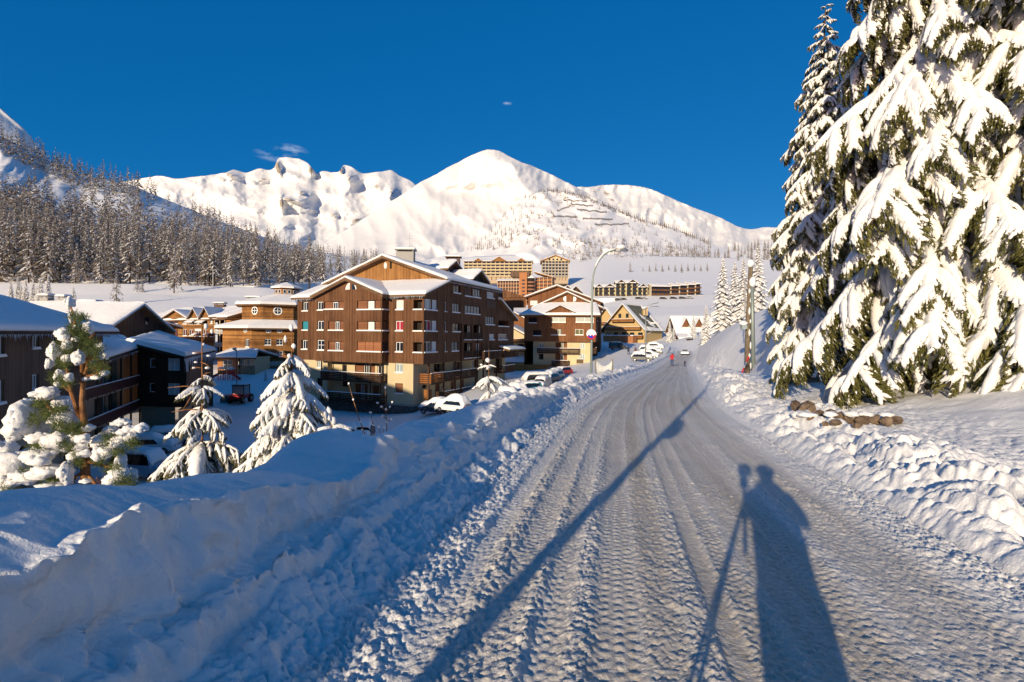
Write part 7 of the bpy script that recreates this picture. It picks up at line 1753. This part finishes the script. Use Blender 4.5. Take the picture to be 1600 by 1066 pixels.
# red snow tractor on the valley road
c = at(378, 628, 73); c.z = gz(c.x, c.y); t = empty('tractor', c, 'red snow-clearing tractor with a glazed cab, on the shaded valley road', 'tractor'); V = lambda a, b, z: Vector((a, b, z))+c
w = MB(); w.box(V(-1.0, -1.3, .7), V(1.0, .9, 1.35)); w.box(V(-.75, -2.2, .7), V(.75, -1.3, 1.25)); o = w.build('body', M['red_paint'], t); bm = o.modifiers.new('bevel', 'BEVEL'); bm.width = .08
w = MB(); w.box(V(-.8, -1.0, 1.36), V(.8, .6, 2.55)); w.build('cab', M['glass_pale'], t)
w = MB()
for a in (-.82, .82):
    for b in (-1.02, .62): w.bar(V(a, b, 1.3), V(a, b, 2.6), .06)
w.box(V(-.95, -1.15, 2.56), V(.95, .75, 2.68)); w.build('cab_frame', M['black'], t)
for a in (-1, 1):
    for b, r in ((-1.5, .5), (.7, .62)): g = MB(); g.bar(V(a*.75, b, r), V(a*1.1, b, r), r, r, 14, sm=False); wh = g.build('wheel', M['tyre'], t); g = MB(); g.bar(V(a*1.0, b, r), V(a*1.13, b, r), r*.5, r*.45, 10, sm=False); g.build('rim', M['rim'], wh)
w = MB(); w.hexa([V(-2.9, -.8, .1), V(-1.2, -.8, .1), V(-1.2, 1, .1), V(-2.9, 1, .1), V(-2.7, -.6, 1.1), V(-1.2, -.6, 1.1), V(-1.2, .9, 1.1), V(-2.7, .9, 1.1)]); w.build('snow_blower', M['metal'], t)
w = MB(); w.blob(V(0, -.2, 2.75), (1.0, 1.0, .16), 2, amp=.08); w.build('snow', M['roof_snow'], t)

# ------------------------------------------------------------------ street lamps
def street_lamp(base, H, az, reach, label, sign=None, r=.075):
    t = empty('street_lamp', base, label, 'street lamp'); b = Vector(base); d = Vector((math.sin(az), math.cos(az), 0))
    P_ = [b+Vector((0, 0, -1.5)), b+Vector((0, 0, H*.45)), b+Vector((0, 0, H*.74))]
    for k in range(1, 9):
        a = math.pi/2*k/8*.86; P_.append(b+Vector((0, 0, H*.74))+d*(reach*(1-math.cos(a))*1.0)+Vector((0, 0, H*.245*math.sin(a))))
    e_ = P_[-1]+d*reach*.30+Vector((0, 0, .12)); P_.append(e_)
    w = MB(); w.tube(P_, [r*1.25, r*1.05, r*.9]+[r*.7]*9, 10); w.build('pole', M['metal_green'], t)
    hd = e_; w = MB(); s_ = Vector((-d.y, d.x, 0)); q = []
    for (f, hw_, zz) in ((0, .07, 0), (.25, .15, .03), (.65, .15, .05), (.85, .05, .03)):
        q.append([hd+d*f+s_*hw_+Vector((0, 0, zz-.08)), hd+d*f-s_*hw_+Vector((0, 0, zz-.08)), hd+d*f-s_*hw_*.8+Vector((0, 0, zz+.08)), hd+d*f+s_*hw_*.8+Vector((0, 0, zz+.08))])
    vs = [p for k in q for p in k]; fs = [(i*4+j, i*4+(j+1) % 4, (i+1)*4+(j+1) % 4, (i+1)*4+j) for i in range(3) for j in range(4)]+[(3, 2, 1, 0), (12, 13, 14, 15)]
    w.mesh_part(vs, fs); lh = w.build('lamp_head', M['metal'], t)
    w = MB(); w.blob(hd+d*.38+Vector((0, 0, .20)), (.34, .34, .17), 2, amp=.08); w.tube([p+Vector((0, 0, .09)) for p in P_[5:]], [.03]+[.06]*(len(P_[5:])-2)+[.09], 6); sn = w.build('snow', M['branch_snow'], lh, kind='stuff')
    return t
def no_parking_sign(c, n_, label, snow=True):
    """round no-parking sign: red ring and bar on blue, upper part under snow"""
    t = empty('road_sign', c, label, 'road sign'); n_ = Vector(n_).normalized(); s_ = Vector((0, 0, 1)).cross(n_).normalized(); c = Vector(c)
    def disc(r0, r1, off, m_, nm, a0=0, a1=2*math.pi):
        w = MB(); k = 28
        for i in range(k):
            t0 = a0+(a1-a0)*i/k; t1 = a0+(a1-a0)*(i+1)/k; P = lambda r, t_: c+n_*off+s_*math.cos(t_)*r+Vector((0, 0, math.sin(t_)*r))
            if r0 < 1e-6: w.face([P(0, t0), P(r1, t0), P(r1, t1)])
            else: w.face([P(r0, t0), P(r1, t0), P(r1, t1), P(r0, t1)])
        return w.build(nm, M[m_], t)
    w = MB(); w.bar(c-n_*.03, c, .31, .31, 28, sm=False); w.build('plate', M['metal'], t)
    disc(0, .235, .006, 'sign_blue', 'blue_field'); disc(.23, .305, .010, 'sign_red', 'red_ring')
    w = MB(); u = (s_*.707+Vector((0, 0, -.707))); v = (s_*.707+Vector((0, 0, .707)))
    w.face([c+n_*.013-u*.235-v*.03, c+n_*.013+u*.235-v*.03, c+n_*.013+u*.235+v*.03, c+n_*.013-u*.235+v*.03]); w.build('red_bar', M['sign_red'], t)
    if snow:
        w = MB(); k = 14; P = lambda r, t_, o: c+n_*o+s_*math.cos(t_)*r+Vector((0, 0, math.sin(t_)*r))
        top = [P(.32, math.pi*(i/k)*1.1-.05*math.pi, .03) for i in range(k+1)]; bot = [c+n_*.03+s_*(.29-.58*i/k)+Vector((0, 0, -.02+.05*math.sin(i*1.3)-.03*i/k)) for i in range(k+1)]
        for i in range(k): w.face([top[i], top[i+1], bot[i+1], bot[i]], 0, True)
        for i in range(k): w.face([top[i+1], top[i], top[i]-n_*.10+Vector((0, 0, .05)), top[i+1]-n_*.10+Vector((0, 0, .05))], 0, True)
        w.build('snow', M['branch_snow'], t)
    return t
b = at(924, 560, 31.8); zb_ = gz(b.x, b.y); lz = at(925, 402, 31.8).z
street_lamp((b.x, b.y, zb_), (at(965, 388, 31.8).z-zb_), R(80), 1.45, 'tall curved street lamp with snow on its arm, behind the snow wall')
c = at(923.5, 523, 31.7); no_parking_sign((c.x, c.y-.14, c.z), (.05, -1, .0), 'round blue and red no-parking sign half covered in snow, on the street lamp pole')
b = at(1009, 565, 80); zb_ = gz(b.x, b.y); t = empty('street_lamp', (b.x, b.y, zb_), 'thin pale street lamp with several arms, in front of the green-roofed chalet', 'street lamp')
w = MB(); P_ = lambda x, y: at(x, y, 80)
w.tube([Vector((b.x, b.y, zb_-.5)), P_(1009, 520), P_(1009, 484)], [.12, .10, .07], 8); w.build('pole', M['metal'], t)
w = MB(); w.tube([P_(1009, 484), P_(1012, 478), P_(1020, 475), P_(1029, 473)], .05, 6); w.tube([P_(1009, 482), P_(1018, 479), P_(1029, 479)], .05, 6); w.tube([P_(1009, 523), P_(1016, 520), P_(1022, 512), P_(1023, 505), P_(1012, 505)], .06, 6); w.build('arm', M['metal'], t)
w = MB(); w.hexa([P_(1006, 484)+Vector(v) for v in ((-.3, -.1, 0), (.3, -.1, 0), (.3, .1, 0), (-.3, .1, 0), (-.2, -.1, .4), (.2, -.1, .4), (.2, .1, .4), (-.2, .1, .4))]); lh = w.build('lamp_head', M['metal'], t)
w = MB(); w.blob(P_(1023, 506)+Vector((0, 0, .1)), (.9, .2, .12), 1); w.blob(P_(1006, 481), (.4, .2, .15), 2); w.build('snow', M['branch_snow'], t, kind='stuff')
b = at(370, 590, 80); zb_ = gz(b.x, b.y); t = empty('street_lamp', (b.x, b.y, zb_), 'short dark street lamp with a snowy head in front of the low pavilion', 'street lamp'); w = MB()
tp2 = at(370, 548, 80); w.tube([Vector((b.x, b.y, zb_-.5)), tp2], [.08, .05], 7); w.build('pole', M['black'], t); w = MB(); w.bar(tp2, tp2+Vector((-.6, 0, .25)), .12, .16); w.build('lamp_head', M['metal'], t); w = MB(); w.blob(tp2+Vector((-.35, 0, .35)), (.4, .2, .14), 4); w.build('snow', M['branch_snow'], t)
# lamp whose shadow crosses the road: it stands in the snow wall behind the photographer
bx, by = -.457-.4258*5.2, 2.31-.9048*5.2
street_lamp((bx, by, gz(bx, by)-.3), 8.6-.6, R(80), 1.45, 'curved street lamp standing behind the photographer, its long shadow crossing the road', r=.062)
no_parking_sign((bx+.12, by-.05, 3.1), (.97, .02, 0), 'no-parking sign on the lamp behind the photographer', False)

# ------------------------------------------------------------------ wooden line poles and snow stake on the right
c = at(1176, 603, 30.9); c.z = gz(c.x, c.y); YQ = 30.9
t = empty('utility_pole', c, 'pair of weathered wooden poles bolted together, snow on top, on the right bank', 'utility pole'); Q_ = lambda x, y, d=0: at(x, y, YQ+d)
w = MB(); w.tube([Vector((Q_(1167, 600).x, YQ, c.z-.5)), Q_(1169, 500), Q_(1173, 416)], [.17, .15, .13], 9); w.build('post', M['pole_wood'], t)
w = MB(); w.tube([Vector((Q_(1177, 600, -.2).x, YQ-.2, c.z-.5)), Q_(1176, 500, -.2), Q_(1175, 443, -.2)], [.13, .12, .11], 9); w.build('post', M['metal_green'], t)
w = MB(); w.bar(Q_(1164, 440), Q_(1160, 434), .03); w.bar(Q_(1168, 445), Q_(1162, 460), .03); w.bar(Q_(1164, 434), Q_(1164, 490), .035); w.bar(Q_(1168, 510), Q_(1163, 510), .04); w.build('bracket', M['metal'], t, kind='stuff')
p = Q_(1162, 511, -.3); w = MB(); w.box(p+Vector((-.16, -.14, -.14)), p+Vector((.16, .14, .12))); lb = w.build('junction_box', M['glass_pale'], t); w = MB(); w.blob(p+Vector((0, 0, .22)), (.24, .22, .16), 1); w.build('snow', M['branch_snow'], lb)
w = MB(); w.blob(Q_(1173, 412), (.24, .24, .26), 2, amp=.1); w.build('top_snow', M['branch_snow'], t)
w = MB(); w.blob(Q_(1176, 441, -.2), (.20, .2, .34), 3, amp=.1)
for i, y in enumerate((455, 470, 486, 502, 520, 540, 556, 572, 590)): w.blob(Q_(1171+(i % 2)*2, y, -.15), (.07, .06, .14+.05*(i % 3)), i, nu=7, nv=5)
w.build('snow', M['branch_snow'], t, kind='stuff')
c = Q_(1152, 600, -.8); t = empty('snow_stake', c, 'leaning red and white snow stake propped against the wooden poles', 'snow stake')
for i, m_ in enumerate(('sign_red', 'white', 'sign_red', 'white', 'sign_red')):
    f0, f1 = i/5, (i+1)/5; A__, B__ = Q_(1151, 602, -.8), Q_(1170, 557, -.4); w = MB(); w.bar(A__.lerp(B__, f0), A__.lerp(B__, f1), .045, .045, 7); w.build('band', M[m_], t)
c = Q_(1167, 600, -.6); t = empty('snow_stake', c, 'thin upright rusty stake between the wooden poles', 'snow stake'); w = MB(); w.bar(Q_(1166, 604, -.6), Q_(1166, 580, -.6), .03); w.build('rod', M['door_red'], t)
c = Q_(1198, 585, 1); t = empty('barrier_rail', c, 'low rusty barrier rail between the wooden poles and the spruce', 'barrier'); w = MB(); w.bar(Q_(1180, 573, .5), Q_(1215, 560, 1.2), .035); w.build('rail', M['door_red'], t); w = MB(); w.bar(Q_(1197, 582, .9), Q_(1197, 562, .9), .04); w.build('post', M['door_red'], t)
# white net beside the road
t = empty('fence_net', at(944, 578, 62), 'white sagging net stretched between two posts on the snow wall', 'net fence'); w = MB(); n_ = 12
N_ = lambda x, y: at(x, y, 62)
top = [N_(931+26*i/n_, 563+9*math.sin(math.pi*i/n_)) for i in range(n_+1)]; bot = [N_(933+22*i/n_, 584-1*math.sin(math.pi*i/n_)) for i in range(n_+1)]
for i in range(n_): w.face([top[i], top[i+1], bot[i+1], bot[i]], 0, True)
o = w.build('net', M['curtain'], t); sm_ = o.modifiers.new('thick', 'SOLIDIFY'); sm_.thickness = .03
for x in (931, 957): w = MB(); w.bar(N_(x, 588), N_(x, 561), .07); w.build('post', M['pole_wood'], t)

# ------------------------------------------------------------------ dry stone wall under the spruce
t = empty('stone_wall', at(1320, 660, 9.9), 'row of rough brown boulders showing under the huge spruce', 'stone wall'); r_ = random.Random(9)
for i, (x, y, rx, ry) in enumerate(((1243, 641, 8, 9), (1262, 650, 13, 13), (1280, 655, 9, 8), (1270, 662, 9, 6), (1297, 656, 10, 9), (1314, 659, 10, 8), (1306, 667, 10, 6), (1330, 661, 9, 9), (1348, 664, 11, 8), (1338, 671, 9, 5), (1366, 664, 9, 9), (1384, 666, 11, 8), (1402, 664, 9, 7), (1290, 668, 7, 4))):
    c = ground_hit(x, y+8, 6.0); Y_ = c.y; k = Y_/760; c.z += ry*k*.6+.12; w = MB(); w.blob(c, (rx*k*1.05, ry*k*1.0, ry*k*1.0), 40+i, nu=6, nv=4, amp=.16, freq=3.7); w.build('stone', M['rock'], t, smooth=False)
for i, (x, y, rx) in enumerate(((1244, 633, 7), (1262, 637, 12), (1297, 648, 9), (1330, 652, 8), (1350, 655, 10), (1384, 657, 10))):
    c = ground_hit(x, 670, 6.0); Y_ = c.y; w = MB(); w.blob(c+Vector((0, 0, .26)), (rx*Y_/760*1.2, .13, .05), i, amp=.2); w.build('snow', M['bank_snow'], t)

# ------------------------------------------------------------------ people
def person(loc, az, label, cloth_top='jacket_red', cloth_leg='jeans', H=1.75, pose='stand', name='person', hood=None):
    """one skinned body (skin modifier) with head, hands and feet; az = facing, degrees clockwise from away"""
    c = Vector(loc); t = empty(name, c, label, 'person'); k = H/1.75; t.rotation_euler = (0, 0, -R(az))
    J = {}; E = []; 
    def j(n, x, y, z, r): J[n] = (x*k, y*k, z*k, r*k)
    j('pel', 0, 0, .95, .145); j('wai', 0, .0, 1.10, .135); j('che', 0, .02, 1.32, .165); j('nek', 0, .03, 1.50, .062); j('hd0', 0, .04, 1.58, .085); j('hd1', 0, .045, 1.66, .10); j('hd2', 0, .035, 1.73, .065)
    fw_ = .16 if pose == 'walk' else 0.02; 
    if pose == 'stand': fw_ = 0.0
    for s, sg in (('l', -1), ('r', 1)):
        f = fw_*sg
        j('hip'+s, .10*sg, 0, .90, .10); j('kne'+s, .11*sg, .03+f, .49, .065); j('ank'+s, .12*sg, -.02+f*1.3, .09, .05); j('toe'+s, .135*sg, .16+f*1.3, .045, .042)
        j('sho'+s, .19*sg, .01, 1.42, .072)
        if pose == 'photo': j('elb'+s, .27*sg, .14, 1.20, .055); j('wri'+s, .12*sg, .33, 1.42, .038); j('han'+s, .07*sg, .38, 1.47, .034)
        elif pose == 'call' and sg > 0: j('elb'+s, .34*sg, .06, 1.24, .055); j('wri'+s, .20*sg, .12, 1.48, .038); j('han'+s, .13*sg, .12, 1.56, .036)
        else: j('elb'+s, .27*sg, -.03, 1.14, .055); j('wri'+s, .30*sg, .05, .90, .038); j('han'+s, .30*sg, .08, .81, .034)
        E += [('pel', 'hip'+s), ('hip'+s, 'kne'+s), ('kne'+s, 'ank'+s), ('ank'+s, 'toe'+s), ('che', 'sho'+s), ('sho'+s, 'elb'+s), ('elb'+s, 'wri'+s), ('wri'+s, 'han'+s)]
    E += [('pel', 'wai'), ('wai', 'che'), ('che', 'nek'), ('nek', 'hd0'), ('hd0', 'hd1'), ('hd1', 'hd2')]
    names = list(J); me = bpy.data.meshes.new('body'); me.from_pydata([J[n][:3] for n in names], [(names.index(a), names.index(b)) for a, b in E], [])
    me.materials.append(M[cloth_top]); o = link('body', me, t)
    sk = o.modifiers.new('skin', 'SKIN'); sk.use_smooth_shade = True
    if not me.skin_vertices: bpy.context.view_layer.objects.active = o
    for i, n in enumerate(names): v = me.skin_vertices[0].data[i]; v.radius = (J[n][3], J[n][3]); v.use_root = (n == 'pel')
    ss = o.modifiers.new('sub', 'SUBSURF'); ss.levels = 1; ss.render_levels = 2
    # clothes over the legs, head pieces
    def shell(nm, chain, m_, f=1.18):
        w = MB()
        for ch in chain: w.tube([Vector(J[n][:3])+c for n in ch], [J[n][3]*f for n in ch], 10)
        return w.build(nm, M[m_], t, shift=c)
    shell('trousers', [('hipl', 'knel', 'ankl'), ('hipr', 'kner', 'ankr')], cloth_leg, 1.12); shell('boots', [('ankl', 'toel'), ('ankr', 'toer')], 'black', 1.35)
    w = MB(); w.blob(c+Vector((0, .075, 1.63))*1.0 if k == 1 else c+Vector((0, .075*k, 1.63*k)), (.075*k, .07*k, .095*k), 1, nu=12, nv=9, amp=.02); w.build('face', M['skin'], t)
    w = MB(); w.blob(c+Vector((0, .02*k, 1.70*k)), (.115*k, .125*k, .085*k), 2, nu=14, nv=9, amp=.01); w.build('hat', M['dark_cloth'], t)
    return t
c = at(1050, 574, 66.5); c.z = gz(c.x, c.y)+.02; person(c, 20, 'person in a red jacket and blue jeans standing on the road, one hand raised', 'jacket_red', 'jeans', 1.75, 'call')
c = at(1070, 575, 65.5); c.z = gz(c.x, c.y)+.02; person(c, 0, 'small child in dark snowsuit on the road beside the red-jacketed person', 'dark_cloth', 'dark_cloth', .80, 'walk')
for (x, y, Y, top_, lab, H) in ((982, 552, 112, 'dark_cloth', 'person in dark clothes walking on the blue shaded plaza', 1.75), (993, 551, 112, 'door_red', 'person in a dark red jacket on the shaded plaza', 1.7), (969, 543, 126, 'dark_cloth', 'farther dark figure on the plaza near the parked van', 1.7)):
    c = at(x, y, Y); c.z = gz(c.x, c.y)+.02; person(c, 30, lab, top_, 'dark_cloth', H, 'walk')
# the photographer and tripod (their shadow lies on the road); the render camera looks out of the lens position
hx = .4258; hy = .9048; px_, py_ = .9048, -.4258        # across and along the sunlight
c = Vector((.33*px_-.48*hx, .33*py_-.48*hy, 0)); c.z = gz(c.x, c.y)
person(c, 25, 'photographer in a thick dark coat standing right behind the tripod', 'dark_cloth', 'dark_cloth', 1.80, 'photo')
w = MB(); w.tube([c+Vector(v) for v in ((.0, 0, .62), (.0, 0, 1.0), (0, .0, 1.3), (0, .02, 1.47))], [.20, .20, .22, .15], 16); o = w.build('coat', M['dark_cloth'], bpy.data.objects[[o.name for o in bpy.data.objects if o.get('label', '').startswith('photographer')][0]], shift=c)
g0 = gz(0, -.12); t = empty('tripod', (0, -.12, g0), 'black camera tripod on the road at the photographer\'s position', 'tripod'); hub = Vector((0, -.14, 1.30))
for a in (100, 205, 325):
    f = Vector((math.cos(R(a))*.78, math.sin(R(a))*.62-.14, 0)); f.z = gz(f.x, f.y); w = MB(); w.tube([hub, hub.lerp(f, .5), f], [.016, .014, .009], 8); w.build('leg', M['black'], t)
w = MB(); w.bar(hub-Vector((0, 0, .35)), hub+Vector((0, 0, .2)), .02, .02, 8); w.bar(hub+Vector((0, 0, .12)), hub+Vector((0, 0, .24)), .05, .05, 10); w.build('head', M['black'], t)
t = empty('camera_body', (0, -.16, 1.58), 'black camera mounted on the tripod', 'camera'); w = MB(); w.box((-.075, -.22, 1.575), (.075, -.13, 1.69)); w.box((-.035, -.21, 1.69), (.035, -.14, 1.72)); w.build('body', M['black'], t)
w = MB(); w.bar((0, -.13, 1.645), (0, -.06, 1.645), .042, .045, 14, sm=False); w.build('lens', M['black'], t)

# ------------------------------------------------------------------ avalanche fences on the hill, ski-lift pylon, aerial
def on_lh(x, y): return Vector(on_fan(LH, x, y))
for k, (xa_, ya_, xb_, yb_) in enumerate(((880, 313, 918, 316), (893, 320, 925, 323), (900, 328, 948, 333), (864, 338, 903, 341), (912, 342, 957, 344), (930, 352, 983, 351), (872, 330, 893, 322))):
    t = empty('avalanche_fence', on_lh(xa_, ya_), ('topmost avalanche fence line on the hill below the ridge', 'second avalanche fence from the top of the hill', 'long third avalanche fence from the top', 'left avalanche fence halfway down the hill', 'right avalanche fence halfway down the hill', 'lowest and longest avalanche fence on the hill', 'short slanting avalanche fence between the upper lines')[k], 'avalanche fence')
    n_ = 9; P_ = [on_lh(xa_+(xb_-xa_)*i/n_, ya_+(yb_-ya_)*i/n_+(1.0 if i % 3 == 1 else 0)) for i in range(n_+1)]
    w = MB()
    for i in range(n_):
        a, b = P_[i], P_[i+1]
        for zz in (.6, 1.5, 2.4, 3.2): w.mesh_part([a+Vector((0, -.2, zz)), b+Vector((0, -.2, zz)), b+Vector((0, -.2, zz+.55)), a+Vector((0, -.2, zz+.55))], [(0, 1, 2, 3)], 0)
    w.build('rail', M['wood_dark'], t, kind='stuff'); w = MB()
    for p in P_: w.bar(p, p+Vector((0, -.2, 4)), .16, .16, 4); w.bar(p+Vector((0, 3.0, 1)), p+Vector((0, -.2, 3.2)), .12, .12, 4)
    w.build('post', M['wood_dark'], t, kind='stuff')
for (x, y0, y1, Y, lab) in ((333, 440, 428, 235, 'ski-lift pylon on the slope left of the forest edge'), (549, 412, 398, 420, 'thin ski-lift pylon on the blue slope beyond the large block')):
    a = at(x, y0, Y); b = at(x, y1-6, Y); t = empty('lift_pylon', a, lab, 'pylon'); w = MB(); w.bar(a-Vector((0, 0, 3)), b, .25, .18, 7); w.build('mast', M['metal'], t); w = MB(); w.bar(b-Vector((1.6, 0, 0)), b+Vector((1.6, 0, 0)), .14); w.build('crossbar', M['metal'], t)
